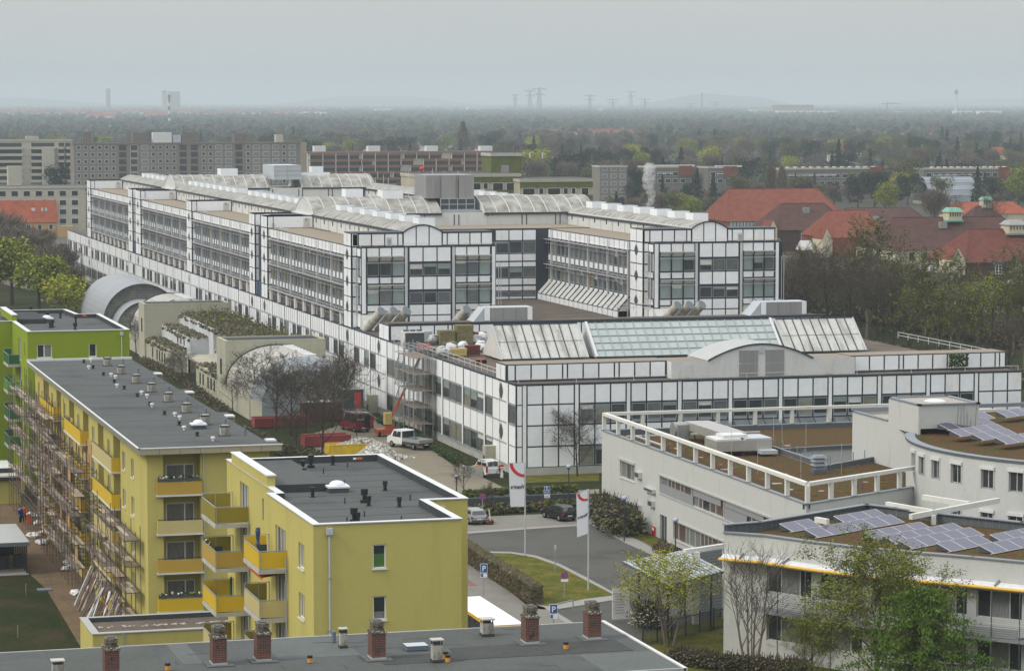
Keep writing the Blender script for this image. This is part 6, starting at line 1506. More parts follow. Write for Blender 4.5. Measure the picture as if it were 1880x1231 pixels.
def hd(dx,dy): return math.atan2(-dx,dy)
car('black hatchback parked alone in the bay below the blue wheelchair parking sign',1026,952,hd(-.25,1),'paint_black')
car('silver hatchback parked half hidden by the near yellow flats',866,958,hd(-.1,1),'paint_silver')
kv=car('white van with dark tree pattern on its sides parked by the hospital corner',892,873,hd(-.15,1),'paint_decal',4.0,1.75,1.85,'van',cat='van')
# red van with open rear door
rv=car('dark red delivery van with an open rear door beside the dark cabin container',652,790,hd(-.22,1),'paint_red',5.0,1.95,2.35,'van',cat='van')
m=MB();m.box(.06,-2.52,.6,.85,-2.48,2.1,'vent_black');m.box(.92,-3.3,.5,.97,-2.5,2.1,'paint_red');m.build('rear_door',rv,local=True);m=MB();m.box(-.9,-2.1,2.33,.9,1.,2.4,'coping_metal');m.build('roof_rack',rv,local=True)
t=textmesh('HAGER',.34,'sign_white');t.name='lettering';t.parent=rv;t.rotation_euler=(math.pi/2,0,0);t.location=(-.45,-2.53,1.55) 
# white flatbed pickup
X,Y=G(752,822);pk=thing('flatbed_truck','white double cab flatbed truck with an empty grey bed parked in the yard','truck',(X,Y,GZ+.02),rz=hd(-.45,1))
m=MB();m.box(-.95,-3.0,.55,.95,2.6,.8,'vent_dark');m.build('chassis',pk,local=True)
m=MB();k=len(m.v)
prof=[(.25,.6),(.25,2.0),(.45,2.12),(1.9,2.12),(2.35,1.45),(3.05,1.2),(3.1,.5),(.25,.5)]
for s in (-1,1):
    for y,z in prof: m.v.append((s*(.98-(.1 if z>1.9 else 0)),y,z))
n=8;mi=m.mi('paint_white');m.f+=[tuple(range(n)),tuple(range(2*n-1,n-1,-1))];m.m+=[mi,mi]
for i in range(n): j=(i+1)%n;m.f.append((i,j,n+j,n+i));m.m.append(mi)
m.build('cab',pk,local=True)
m=MB();m.box(-.8,.22,1.25,.8,.245,1.95,'car_glass');m.face([(-.85,1.95,2.06),(.85,1.95,2.06),(.9,2.36,1.48),(-.9,2.36,1.48)],'car_glass')
for s in (-1,1):
    for a,b in ((.5,1.1),(1.25,1.85)): m.face([(s*.99,a,1.3),(s*.99,b+.2,1.3),(s*.93,b,1.95),(s*.93,a,1.95)],'car_glass')
m.build('windows',pk,local=True)
m=MB();m.box(-1.05,-3.2,.85,1.05,.1,.92,'galvanised')
for q in ((-1.05,-3.2,-1.01,.1),(1.01,-3.2,1.05,.1),(-1.05,-3.2,1.05,-3.16),(-1.05,.06,1.05,.1)): m.box(q[0],q[1],.92,q[2],q[3],1.25,'galvanised')
m.box(-1.05,.0,1.25,-1.,.1,2.,'vent_dark');m.box(1.,.0,1.25,1.05,.1,2.,'vent_dark');m.box(-1.05,.0,1.95,1.05,.1,2.05,'vent_dark');m.build('bed',pk,local=True)
for s in (-1,1):
    for yy in (-1.9,2.2): m=MB();m.cone((s*.75,yy,.38),(s*1.0,yy,.38),.38,.38,'tyre',14);w_=m.build('wheel',pk,local=True);m=MB();m.cone((s*1.0,yy,.38),(s*1.02,yy,.38),.22,.2,'rim',10);r_=m.build('rim',pk,local=True);r_.parent=w_
    m=MB();m.box(s*.8-.12,-3.25,.62,s*.8+.12,-3.2,.76,'tail_red');m.build('tail_lamp',pk,local=True)
m=MB();m.box(-.26,-3.24,.6,.26,-3.2,.72,'plate');m.build('number_plate',pk,local=True)
# city bus
bx,by=G(905,1118,2.3)
p0=G(856,1105,2.3);p1=G(975,1146,2.3)
bd=thing('city_bus','yellow city bus with a plain white roof passing the near yellow flats','bus',(0,0,0))
A=Vector((*G(961,1145,2.25),0));B=Vector((*G(855,1078,2.25),0));d=(B-A).normalized();yb=math.atan2(-d.x,d.y)
bd.location=(A.x+d.x*0,A.y,GZ+.12)
nearR=G(1035,1130,2.25)
bd.rotation_euler=(0,0,yb)
Lb=11.6;wb=2.5
m=MB();m.box(-wb,0,.35,0,Lb,1.45,'paint_yellow');m.box(-wb+.02,.02,1.45,-.02,Lb-.02,2.7,'car_glass');m.box(-wb,0,2.7,0,Lb,2.95,'paint_yellow');m.box(-wb,-.02,.35,0,.02,1.2,'paint_yellow')
for k in range(9): m.box(-wb-.006,.4+k*1.35,1.45,-wb+.05,.52+k*1.35,2.7,'vent_dark');m.box(-.05,.4+k*1.35,1.45,.006,.52+k*1.35,2.7,'vent_dark')
m.build('body',bd,local=True)
m=MB();m.hexa([(-wb,0,2.95),(0,0,2.95),(0,Lb,2.95),(-wb,Lb,2.95),(-wb+.15,.15,3.08),(-.15,.15,3.08),(-.15,Lb-.15,3.08),(-wb+.15,Lb-.15,3.08)],'roof_white');m.build('roof',bd,local=True)
for x in (-wb+.1,-.1):
    for y in (2.4,8.8): m=MB();m.cone((x-.12,y,.45),(x+.12,y,.45),.47,.47,'tyre',14);m.build('wheel',bd,local=True)
t=textmesh('BVG',.55,'vent_dark');t.parent=bd;t.rotation_euler=(math.pi/2,0,-math.pi/2);t.location=(-wb-.012,5.2,.75)
for x in (-.3,-wb+.3):m=MB();m.bar((x,-.05,2.6),(x-.1,-.7,2.5),.05,'vent_dark');m.box(x-.25,-.8,2.1,x-.0,-.7,2.5,'vent_dark');m.build('wing_mirror',bd,local=True)
# skip with rubble, containers
def container(label,px,py,L_,W_,Hh,rz,mat,name='open_container',rub=False,mat2=None,cat='container'):
    X,Y=G(px,py);t=thing(name,label,cat,(X,Y,GZ+.02),rz=rz);m=MB();a,b=L_/2,W_/2
    m.box(-a,-b,.1,a,b,.2,mat)
    for q in ((-a,-b,a,-b+.08),(-a,b-.08,a,b),(-a,-b,-a+.08,b),(a-.08,-b,a,b)): m.box(q[0],q[1],.2,q[2],q[3],Hh,mat)
    for k in range(int(L_/.6)): x=-a+.3+k*.6;m.box(x,-b-.06,.2,x+.12,-b,Hh-.1,mat);m.box(x,b,.2,x+.12,b+.06,Hh-.1,mat)
    for s in (-b-.06,b-.06): m.box(-a,s,Hh,a,s+.12,Hh+.1,mat2 or mat)
    m.build('body',t,local=True)
    if rub:
        m=MB()
        for k in range(900):
            x=R.uniform(-a+.1,a-.1);y=R.uniform(-b+.1,b-.1);z=Hh*.75+.9*math.exp(-(((x-1)/2.2)**2+(y/1)**2))+R.uniform(-.1,.12);m.blob((x,y,z),R.uniform(.06,.17),R.choice(['rubble','rubble','coping_white','concrete_stain']),.5,sub=0)
        m.box(-a+.1,-b+.1,.2,a-.1,b-.1,Hh*.75,'rubble');m.build('rubble',t,local=True)
    return t
container('yellow skip heaped with white rubble behind the near yellow flats',648,838,6.2,2.3,1.5,.05,'bin_yellow','rubble_skip',True,cat='skip')
X,Y=G(692,842);m=MB()
for k in range(1500):
    a=R.gauss(0,1.35);b=R.gauss(0,.75);m.blob((X+a,Y+b,GZ+1.9*math.exp(-(a*a/4.5+b*b/1.6))*R.uniform(.75,1.)),R.uniform(.07,.2),R.choice(['rubble','rubble','coping_white','concrete_stain']),.5,sub=0)
m.cone((X,Y,GZ),(X,Y,GZ+1.3),2.2,.4,'rubble',12);tag(m.build('rubble_heap',loc=(X,Y,GZ)),'pale heap of white rubble right of the yellow skip','rubble')
container('open red container with a white panel on its side beneath the bare trees',598,818,5.6,2.2,1.3,.05,'container_red',mat2='container_red_pale')
container('faded red container farther back beneath the bare trees',515,783,7.,2.2,1.2,.02,'container_red',mat2='container_red_pale')
t=container('dark red tall container behind the bare tree left of the cabin',592,772,5.5,2.3,2.4,.02,'container_dark')
m=MB()
for k in range(5): m.blob((-2+k,0,2.35),.6,'tarp_white',.25,sub=1,squash=.5)
m.build('sheet_cover',t,local=True)
X,Y=G(646,772);cb=thing('site_cabin','dark site cabin container with an orange-red door and small steps beside the red van','site cabin',(X,Y,GZ+.02),rz=.03)
m=MB();m.box(-1.3,-1.,1.6,1.3,5.0,4.1,'container_navy',top='container_top');m.box(-1.32,-1.02,1.55,1.32,5.02,1.65,'steel_grey');m.box(-1.32,-1.,1.7,-1.3,5.,4.1,'vent_dark')
m.build('body',cb,local=True)
m=MB();m.box(.1,-1.05,1.7,.95,-1.0,3.7,'door_red');m.build('door',cb,local=True);m=MB()
for x in (-1.3,1.1): 
    for y in (-1,4.8): m.box(x,y,0,x+.2,y+.2,1.6,'galvanised')
m.box(0,-2.2,1.55,1.2,-1.,1.62,'galvanised')
for x in (0,1.2): m.bar((x,-2.2,1.6),(x,-2.2,2.6),.05,'galvanised');m.bar((x,-2.2,2.6),(x,-1,2.6),.05,'galvanised')
m.bar((1.2,-2.2,1.6),(3.2,-2.4,0),.12,'galvanised');m.bar((1.2,-2.2,2.6),(3.2,-2.4,1),.05,'galvanised');m.bar((1.2,-1.4,1.6),(3.2,-1.6,0),.12,'galvanised');m.build('stair',cb,local=True)
# inclined roof lift
lf=thing('inclined_lift','red and grey inclined ladder lift leaning from the yard up to the hospital roof edge','lift',(*G(706,800),GZ))
a=Vector((*G(706,800),GZ+.6));b=Vector((84.6,338.5,9.0));m=MB();mid=a.lerp(b,.52);dd=(b-a).normalized();sd_=Vector((dd.y,-dd.x,0)).normalized()*.3
for p,q,mt in ((a,mid,'lift_orange'),(a.lerp(b,.45),b,'galvanised')):
    for s in (-1,1):
        m.bar(p+sd_*s,q+sd_*s,.13,mt,.2)
    n=int((q-p).length/.5)
    for i in range(n): c=p.lerp(q,i/n);m.bar(c-sd_,c+sd_,.05,mt)
m.build('boom',lf)
m=MB();m.box(a.x-1.1,a.y-.8,GZ+.3,a.x+1.2,a.y+.7,GZ+.9,'lift_orange');m.box(a.x+.2,a.y-.6,GZ+.9,a.x+1.1,a.y+.4,GZ+1.4,'lift_orange');m.build('base',lf)
for x in (-.8,.8): 
    m=MB();m.cone((a.x+x-.1,a.y-.7,GZ+.35),(a.x+x+.1,a.y-.7,GZ+.35),.33,.33,'tyre',12);m.build('wheel',lf)
m=MB();k=a+dd*1.2;m.box(k.x-.6,k.y-.6,k.z-.2,k.x+.3,k.y+.4,k.z+1.2,'pallet_yellow');m.build('carriage',lf)
# scaffold tower on the hospital west face
st=thing('scaffold_tower','grey scaffold stair tower standing against the long side of the hospital','scaffold tower',(84,338,GZ))
m=MB();ys=[333.,335.5,338.,340.5,343.];xs=[82.3,83.6,84.7]
for y in ys:
    for x in xs: m.bar((x,y,GZ),(x,y,10.6 if y>334 else 9.8),.07,'galvanised')
for z in (1.2,3.2,5.2,7.2,9.2,10.2):
    for x in xs: m.bar((x,ys[0],z),(x,ys[-1],z),.06,'galvanised')
    for y in ys: m.bar((xs[0],y,z),(xs[-1],y,z),.06,'galvanised')
m.build('frame',st)
for z in (1.2,3.2,5.2,7.2,9.2): m=MB();m.box(xs[0],ys[0],z,xs[-1],ys[-1]-2.5,z+.06,'plank_old');m.build('deck',st)
m=MB()
for i,z in enumerate((GZ,1.2,3.2,5.2,7.2)):
    for x in (82.4,83.2): m.bar((x,343,z),(x,340.5,z+2),.08,'galvanised')
    for k in range(7): m.bar((82.4,343-2.5*k/7,z+2*k/7),(83.2,343-2.5*k/7,z+2*k/7),.06,'galvanised')
m.build('stair',st)
# goods stored on the hospital roof
def sack(lab,px,py,s,mat,top):
    X,Y=G(px,py,9.15);m=MB();V,Fc=ICO[1]
    m.blob((X,Y,9.15+s*.5),s*.62,mat,.14,sub=1,squash=.85);m.blob((X,Y,9.15+s*.9),s*.42,top,.25,sub=1,squash=.4)
    tag(m.build('bulk_bag',loc=(X,Y,9.15)),lab,'bulk bag')
def bale(lab,px,py,w_,d_,h_,mat,cat='pallet load'):
    X,Y=G(px,py,9.15);t=thing('pallet_load',lab,cat,(X,Y,9.15));m=MB();m.box(X-w_/2,Y-d_/2,9.15,X+w_/2,Y+d_/2,9.3,'plank_old');m.build('pallet',t);m=MB();n=max(2,int(h_/.3))
    for k in range(n):
        j=R.uniform(-.04,.04);m.box(X-w_/2+j,Y-d_/2+j,9.31+k*(h_/n),X+w_/2+j,Y+d_/2+j,9.3+(k+1)*(h_/n)-.015,mat)
    m.build('goods',t)
sack('white bulk bag left of the tall olive bale on the hospital roof',837,622,1.3,'sack_white','bale_olive');sack('white bulk bag between the two olive bales on the hospital roof',829,645,1.2,'sack_white','bale_olive')
sack('white bulk bag right of the tall olive bale against the pitched skylight',870,630,1.4,'sack_white','tiles_dull');sack('white bulk bag at the right end of the back row near the skylight',885,628,1.4,'sack_white','bale_olive')
sack('white bulk bag in front of the skylight foot',883,645,1.3,'sack_white','sack_white');sack('grey wrapped bag at the left front of the roof stores',812,655,1.3,'coping_metal','coping_metal')
sack('white bag in the middle of the roof stores under blue sheeting',850,645,1.2,'sack_white','tarp_white');sack('pale bag behind the scaffold tower top',795,632,1.2,'coping_metal','coping_metal');sack('small grey bag near the rusty goods',820,655,1.,'coping_metal','sack_white')
bale('shorter olive insulation bale on the hospital roof',819,632,2.0,1.6,1.7,'bale_olive');bale('tall olive insulation bale in the middle of the roof stores',851,631,2.2,1.6,2.3,'bale_olive')
bale('long yellow wrapped pallet load at the front of the roof stores',840,654,2.1,1.,.85,'pallet_yellow');bale('brick-red and white pallet load beside the yellow one',867,652,1.7,1.2,1.1,'tiles_dull');bale('brown loose goods behind the yellow pallet load',826,642,1.8,1.2,.8,'mossy_stone')
bale('red wrapped goods beside the top of the scaffold tower',777,643,1.6,.9,.7,'red_goods');bale('low brown board stack on the roof left of the yellow load',800,646,2.,1.2,.5,'plank_old');bale('grey sheet stack behind the scaffold tower top',775,629,2.4,1.3,1.4,'metal_light')
X,Y=G(883,668,9.15);t=thing('site_trolley','red hand cart on small wheels standing on the hospital roof','cart',(X,Y,9.15));m=MB();m.box(X-.6,Y-.3,9.6,X+.5,Y+.3,9.75,'red_goods');m.bar((X+.5,Y,9.7),(X+1.2,Y,10.1),.06,'steel_dark');m.build('frame',t)
for dx in (-.4,.4): m=MB();m.cone((X+dx,Y-.3,9.42),(X+dx,Y+.3,9.42),.25,.25,'tyre',12);m.build('wheel',t)
X,Y=G(757,640,9.15);t=thing('chiller_unit','dark louvred chiller with a white frame and three round fans on the hospital roof','chiller',(X,Y,9.15));m=MB();m.box(X-1.2,Y-1.,9.2,X+1.3,Y+1,11.2,'vent_dark');m.box(X-1.25,Y-1.05,11.2,X+1.35,Y+1.05,11.35,'coping_white');m.box(X-1.25,Y-1.05,9.15,X-1.15,Y+1.05,11.2,'coping_white');m.build('housing',t)
for dx in (-.8,.05,.9): m=MB();m.cone((X+dx,Y,11.35),(X+dx,Y,11.55),.38,.38,'vent_dark',12);m.build('fan',t)
# concrete niches at the foot of the hospital wall
for px,py,l in ((693,758,'cream concrete niche jutting from the hospital wall behind the lift'),(909,850,'cream concrete niche with an opening near the hospital corner')):
    a,_=onX(px,py,X0);m=MB();m.box(X0-1.3,a-.6,GZ,X0-.06,a+.6,1.6,'nursery_cream');m.box(X0-1.32,a-.35,GZ+.1,X0-1.29,a+.35,.5,'vent_dark');tag(m.build('wall_niche',loc=(X0,a,GZ)),l,'concrete box')
# low concrete walls around the yard entrance
X,Y=G(862,877);m=MB();m.box(X-.6,Y-.1,GZ,X+3.6,Y+.2,GZ+1.3,'plinth_concrete');m.box(X-.6,Y,GZ,X-.3,Y+2.2,GZ+1.3,'plinth_concrete');tag(m.build('low_wall',loc=(X,Y,GZ)),'low concrete wall behind the patterned white van','wall');m=MB();m.box(X+.6,Y,GZ+1.3,X+1.4,Y+.15,GZ+1.38,'plastic_orange');tag(m.build('orange_barrier',loc=(X,Y,GZ+1.3)),'orange beam lying on the low wall behind the patterned van','barrier')
# ---- flags
def ribbon(f,pts,w_,mat,e):
    for p,q in zip(pts,pts[1:]): pass
def flagpole(label,px,py,ztop_px,fw_,fh,tilt,ztop_off,scale_x=1.,drop=0.,rz=0.):
    X,Y=G(px,py);zt=onY(px,ztop_px,Y)[1];t=thing('flagpole',label,'flagpole',(X,Y,GZ))
    m=MB();m.cone((X,Y,GZ),(X,Y,zt),.075,.05,'metal_light',10);m.cone((X,Y,GZ),(X,Y,GZ+.08),.2,.2,'steel_dark',10);m.build('pole',t)
    ca,sa=math.cos(rz),math.sin(rz)
    def q(u,v,e=0.,wv=1.):   # u to the left from the pole 0..fw, v down 0..fh
        y=math.sin(u*2.2+v*.6)*.10*wv;return (X-u*ca+sa*(y+e),Y-u*sa*1.-ca*(y+e),zt-ztop_off-v-drop*u)
    m=MB();n1,n2=8,14
    for i in range(n1):
        for j in range(n2):
            u0,u1=.08+fw_*i/n1,.08+fw_*(i+1)/n1;v0,v1=fh*j/n2,fh*(j+1)/n2;tp=lambda v:1-.12*v/fh
            m.face([q(u0*tp(v0),v0),q(u1*tp(v0),v0),q(u1*tp(v1),v1),q(u0*tp(v1),v1)],'flag_white')
    f=m.build('banner',t,smooth=True)
    m=MB();m.bar(q(0,-.03),q(fw_+.1,-.03),.05,'metal_light');m.bar(q(0,.1),q(0,fh),.03,'metal_light');m.build('banner_arm',t)
    m=MB();N_=14;cx,cy,r0,r1=.0,-.05,fw_*.80,fw_*1.0
    # red arc sweeping from the upper left to the pole side
    for e in (.02,-.02):
        for k in range(N_):
            a0,a1=math.pi*.5*k/N_,math.pi*.5*(k+1)/N_
            f2=lambda a,r:(max(.09,r*math.cos(a)),min(fh,-.05+r*math.sin(a)*.92))
            P4=[f2(a0,r0),f2(a1,r0),f2(a1,r1),f2(a0,r1)]
            if min(p[1] for p in P4)<0: P4=[(p[0],max(0,p[1])) for p in P4]
            m.face([q(p[0],p[1],e) for p in P4],'flag_red')
    k=m.build('emblem',t);k.parent=f
    # lettering is read from the other side: mirrored from here
    tm=textmesh('Vivantes',fw_*.27,'flag_text',0.,bold=.014);me=tm.data
    if len(me.vertices):
        W2=max(v.co.x for v in me.vertices)
        for v in me.vertices:
            u=.10+(v.co.x+W2)*.92;vv=fh*.58-v.co.y*1.25-.0*v.co.x;c=q(u,vv,.025);v.co=(c[0]-X,c[1]-Y,c[2]-GZ)
    tm.parent=f;tm.location=(0,0,0)
    m=MB()
    for k in range(6):
        a0,a1=.3+k*.2,.5+k*.2;f3=lambda a,r:(.10+fw_*.34-r*math.cos(a)*.9+.1,fh*.56-.25+r*math.sin(a))
        m.face([q(*f3(a0,.30),.025),q(*f3(a1,.30),.025),q(*f3(a1,.36),.025),q(*f3(a0,.36),.025)],'flag_red')
    k=m.build('logo_mark',t);k.parent=f
    return t
flagpole('left flagpole with a white red-arc banner at the back kerb of the lawn',964,1021,848,1.45,3.95,0,.05)
flagpole('right flagpole with a slanting white red-arc banner at the front of the lawn',1080,1085,897,1.0,3.65,0,.05,drop=.35)
# ---- signs and posts
def sign(label,px,py,h,kind,w_=.5):
    X,Y=G(px,py);t=thing('traffic_sign',label,'sign',(X,Y,GZ));m=MB();m.cone((X,Y,GZ),(X,Y,GZ+h),.04,.04,'galvanised',8);m.build('post',t);z=GZ+h
    fr=Fr((X,Y-.06),(math.cos(-.27),math.sin(-.27)))
    fr.n=(-math.sin(.27)*1.,-math.cos(.27));m=MB()
    if kind in('P','P2','wheel'):
        fr.box(m,-.3,.3,z-.75,z,-.01,.02,'sign_white');fr.box(m,-.27,.27,z-.72,z-.03,.021,.026,'sign_blue');m.build('plate_board',t)
        m=MB();fr.box(m,-.28,.28,z-1.15,z-.8,-.01,.02,'sign_white');
        if kind=='P2': fr.box(m,-.25,-.05,z-1.1,z-.84,.021,.026,'sign_blue')
        if kind=='wheel':
            for k in range(3): fr.box(m,-.2,.2,z-.95-.08*k,z-.92-.08*k,.021,.024,'vent_dark')
        m.build('supplementary_plate',t)
        if kind!='wheel': s='P'
        else: s=None
        if s:
            tm=textmesh(s,.62,'sign_white',.003,bold=.01);tm.parent=t;tm.rotation_euler=(math.pi/2,0,-.27);tm.location=(fr.n[0]*.10,fr.n[1]*.10-.06,h-.60)
        else:
            m=MB();q=lambda a,b:fr.p(a,z-.37+b,.03)
            m.bar(q(-.02,.25),q(-.02,.02),.06,'sign_white');m.bar(q(-.02,.02),q(.12,.0),.06,'sign_white');m.bar(q(.12,0),q(.18,-.2),.05,'sign_white');m.cone(q(-.02,.24),q(-.02,.30),.06,.05,'sign_white',8)
            for k in range(10): a0,a1=2.2+k*.42,2.2+(k+1)*.42;m.bar(q(.16*math.cos(a0),-.1+.16*math.sin(a0)),q(.16*math.cos(a1),-.1+.16*math.sin(a1)),.04,'sign_white')
            m.build('wheelchair_symbol',t)
    elif kind=='stop':
        m.cone(fr.p(0,z-.3,-.01),fr.p(0,z-.3,.02),.32,.32,'sign_red',20);m.cone(fr.p(0,z-.3,.021),fr.p(0,z-.3,.026),.25,.25,'sign_blue',20);m.bar(fr.p(-.17,z-.13,.03),fr.p(.17,z-.47,.03),.07,'sign_red');m.build('plate_board',t)
        if w_>.55: m=MB();fr.box(m,-.3,.3,z-.85,z-.65,-.01,.02,'sign_white');m.build('supplementary_plate',t)
    elif kind=='edge': m.cone((X-.03,Y,z-.3),(X+.03,Y,z-.3),.32,.32,'galvanised',18);m.build('plate_board',t)
    return t
sign('blue parking sign with a white P beside the clipped hedge',888,1094,2.75,'P2');sign('blue parking sign with a white P nearest the bottom by the kerb corner',1016,1157,2.1,'P2')
sign('blue wheelchair parking sign behind the black hatchback',1004,935,2.35,'wheel');sign('round no-stopping sign in the shrub bed left of the flags',886,952,2.5,'stop');sign('round no-stopping sign with a small white plate on the lawn',1036,1101,2.4,'stop',.6)
sign('sign seen edge-on standing on the lawn between the flagpoles',1019,1052,2.5,'edge')
X,Y=G(973,852);m=MB();m.box(X,Y-.08,GZ+.1,X+.06,Y,GZ+2.2,'steel_dark');m.box(X,Y-.12,GZ+.9,X+.85,Y-.06,GZ+2.2,'sign_red');[m.box(X+.12,Y-.13,GZ+1.85-k*.25,X+.7,Y-.12,GZ+1.95-k*.25,'sign_white') for k in range(4)];tag(m.build('notice_board',loc=(X,Y,GZ)),'red notice board with white lines in front of the hospital corner','sign')
X,Y=G(921,876);m=MB();m.lathe((X,Y,GZ),[(.18,0),(.18,.5)],'sign_white',12);m.box(X-.22,Y-.1,GZ+1.0,X+.22,Y+.05,GZ+1.4,'sign_red');m.box(X-.22,Y-.11,GZ+1.05,X+.22,Y-.1,GZ+1.18,'sign_white');m.box(X-.1,Y-.05,GZ,X+.1,Y+.05,GZ+1.1,'sign_white');tag(m.build('barrier_post',loc=(X,Y,GZ)),'red and white entrance post beside the patterned van','post')
X,Y=G(1540/1,1000);
X,Y=G(1140,1130,GZ);
ib_=thing('info_board','tall white information board with faint text behind the budding tree','sign',(*G(1140,1140),GZ));X,Y=G(1140,1140);m=MB();m.box(X-.7,Y,GZ+.2,X+.7,Y+.1,GZ+2.6,'sign_white');m.build('board',ib_)
m=MB();[m.box(X-.5,Y-.012,GZ+2.2-k*.22,X+R.uniform(.0,.5),Y-.002,GZ+2.26-k*.22,'steel_grey') for k in range(8)];[m.box(X-.62,Y-.014,GZ+2.2-k*.6,X-.55,Y-.002,GZ+2.28-k*.6,'sign_red') for k in range(3)];m.build('text_lines',ib_)
# globe lamps
def lamp(label,px,py,h=4.):
    X,Y=G(px,py);t=thing('street_lamp',label,'street lamp',(X,Y,GZ));m=MB();m.cone((X,Y,GZ),(X,Y,GZ+h),.07,.05,'steel_dark',8);m.build('pole',t)
    m=MB();m.blob((X,Y,GZ+h+.15),.26,'lamp_shade',.0,sub=2,squash=.85);m.build('lamp_shade',t);m=MB();m.cone((X,Y,GZ+h-.15),(X,Y,GZ+h),.08,.16,'steel_dark',10);m.build('collar',t)
lamp('globe street lamp standing in the shrub bed between flag and black car',1044,935,4.2);lamp('globe street lamp in front of the big shrub by the annex wall',1146,993,3.9);lamp('globe street lamp by the lower strip windows of the annex',1240,1040,4.0);lamp('globe street lamp left of the patterned van, half hidden by the near flats',838,905,1.6)
X,Y=G(898,962);m=MB();m.blob((X,Y,GZ+.2),.45,'tiles_dull',.25,sub=1,squash=.7);tag(m.build('boulder',loc=(X,Y,GZ)),'brown boulder beside a leaning white post in the parking bay','boulder')
m=MB();m.bar((X+.1,Y-.3,GZ),(X-.1,Y-.3,GZ+1.5),.1,'coping_white');tag(m.build('marker_post',loc=(X,Y,GZ)),'leaning white marker post beside the brown boulder','post')
m=MB();p=G(1015,1131);q=G(1052,1121);m.bar((*p,GZ+.9),(*q,GZ+.9),.09,'galvanised');[m.bar((*z_,GZ),(*z_,GZ+.9),.08,'galvanised') for z_ in (p,q)];tag(m.build('hoop_rail',loc=(*p,GZ)),'low grey hoop rail at the pavement corner behind the bus','railing')
# bar fence at the lower right of the foreground roof
fn=thing('bar_fence','dark upright bar fence below the budding tree','fence',(*G(1200,1195),GZ));m=MB();a=Vector((*G(1180,1185),GZ));b=Vector((*G(1335,1150),GZ));n=70
for i in range(n+1):
    c=a.lerp(b,i/n);m.bar(c,c+Vector((0,0,1.6)),.03,'steel_dark')
for z in (.15,1.5): m.bar(a+Vector((0,0,z)),b+Vector((0,0,z)),.05,'steel_dark')
m.build('bars',fn);m=MB();[m.bar(a.lerp(b,i/6),a.lerp(b,i/6)+Vector((0,0,1.75)),.09,'steel_dark') for i in range(7)];m.build('post',fn)
# far left: boundary wall, blue panel, people, parked cars
bw=thing('boundary_wall','long grey concrete boundary wall at the far end of the hospital','wall',(*G(130,505),GZ))
m=MB();a=Vector((*G(85,490),GZ));b=Vector((*G(131,540),GZ));fr=Fr((a.x,a.y),((b-a).x,(b-a).y));fr.box(m,0,(b-a).length,GZ,GZ+2.8,-.3,0,'plinth_concrete');m.build('wall',bw)
X,Y=G(99,497);m=MB();m.box(X-.5,Y-1.2,GZ+1.6,X+.7,Y-1.0,GZ+2.9,'sign_blue');tag(m.build('blue_sign',loc=(X,Y,GZ)),'square blue sign on the boundary wall at the far end of the hospital','sign')
X,Y=G(132,534);m=MB();m.box(X-.25,Y-.25,GZ+.0,X+.25,Y+.25,GZ+1.1,'sign_red');m.box(X-.25,Y-.25,GZ+1.1,X+.25,Y+.25,GZ+3.,'plinth_concrete');tag(m.build('gate_pillar',loc=(X,Y,GZ)),'grey gate pillar with a red foot at the end of the boundary wall','pillar')
X,Y=G(163,546);person('person in a dark red coat walking on the footpath beside the drum hall',X,Y,'jacket_red',.4)
X,Y=G(74,449);person('person in red standing on the far street at the left',X,Y,'jacket_red',.2);X,Y=G(82,448);person('person in dark clothes behind a dark car on the far street',X,Y,'trousers',.9)
CC=['paint_white','paint_silver','paint_white','paint_black','paint_blue','paint_silver','paint_white','paint_silver']
base=None
for i,(px,py) in enumerate([(96,458),(110,462),(92,468),(110,468),(66,470),(52,469),(30,470),(38,462),(20,455),(84,450),(28,442),(118,456)]):
    c=CC[i%8];s_='row' ;car('%s car parked on the far street, %s'%(c[6:],['by the lamp post','beside another by the hospital','nearest the hedge','close to the white block','in the middle of the row','left of the middle','at the left end of the near row','behind the bare trees','farthest left','beside the two people','at the back by the conifers','next to the hospital corner'][i]),px,py,hd(1,.3)+R.uniform(-.2,.2),c,4.2,1.7,1.45,'hatch',group='cars parked on the far street')
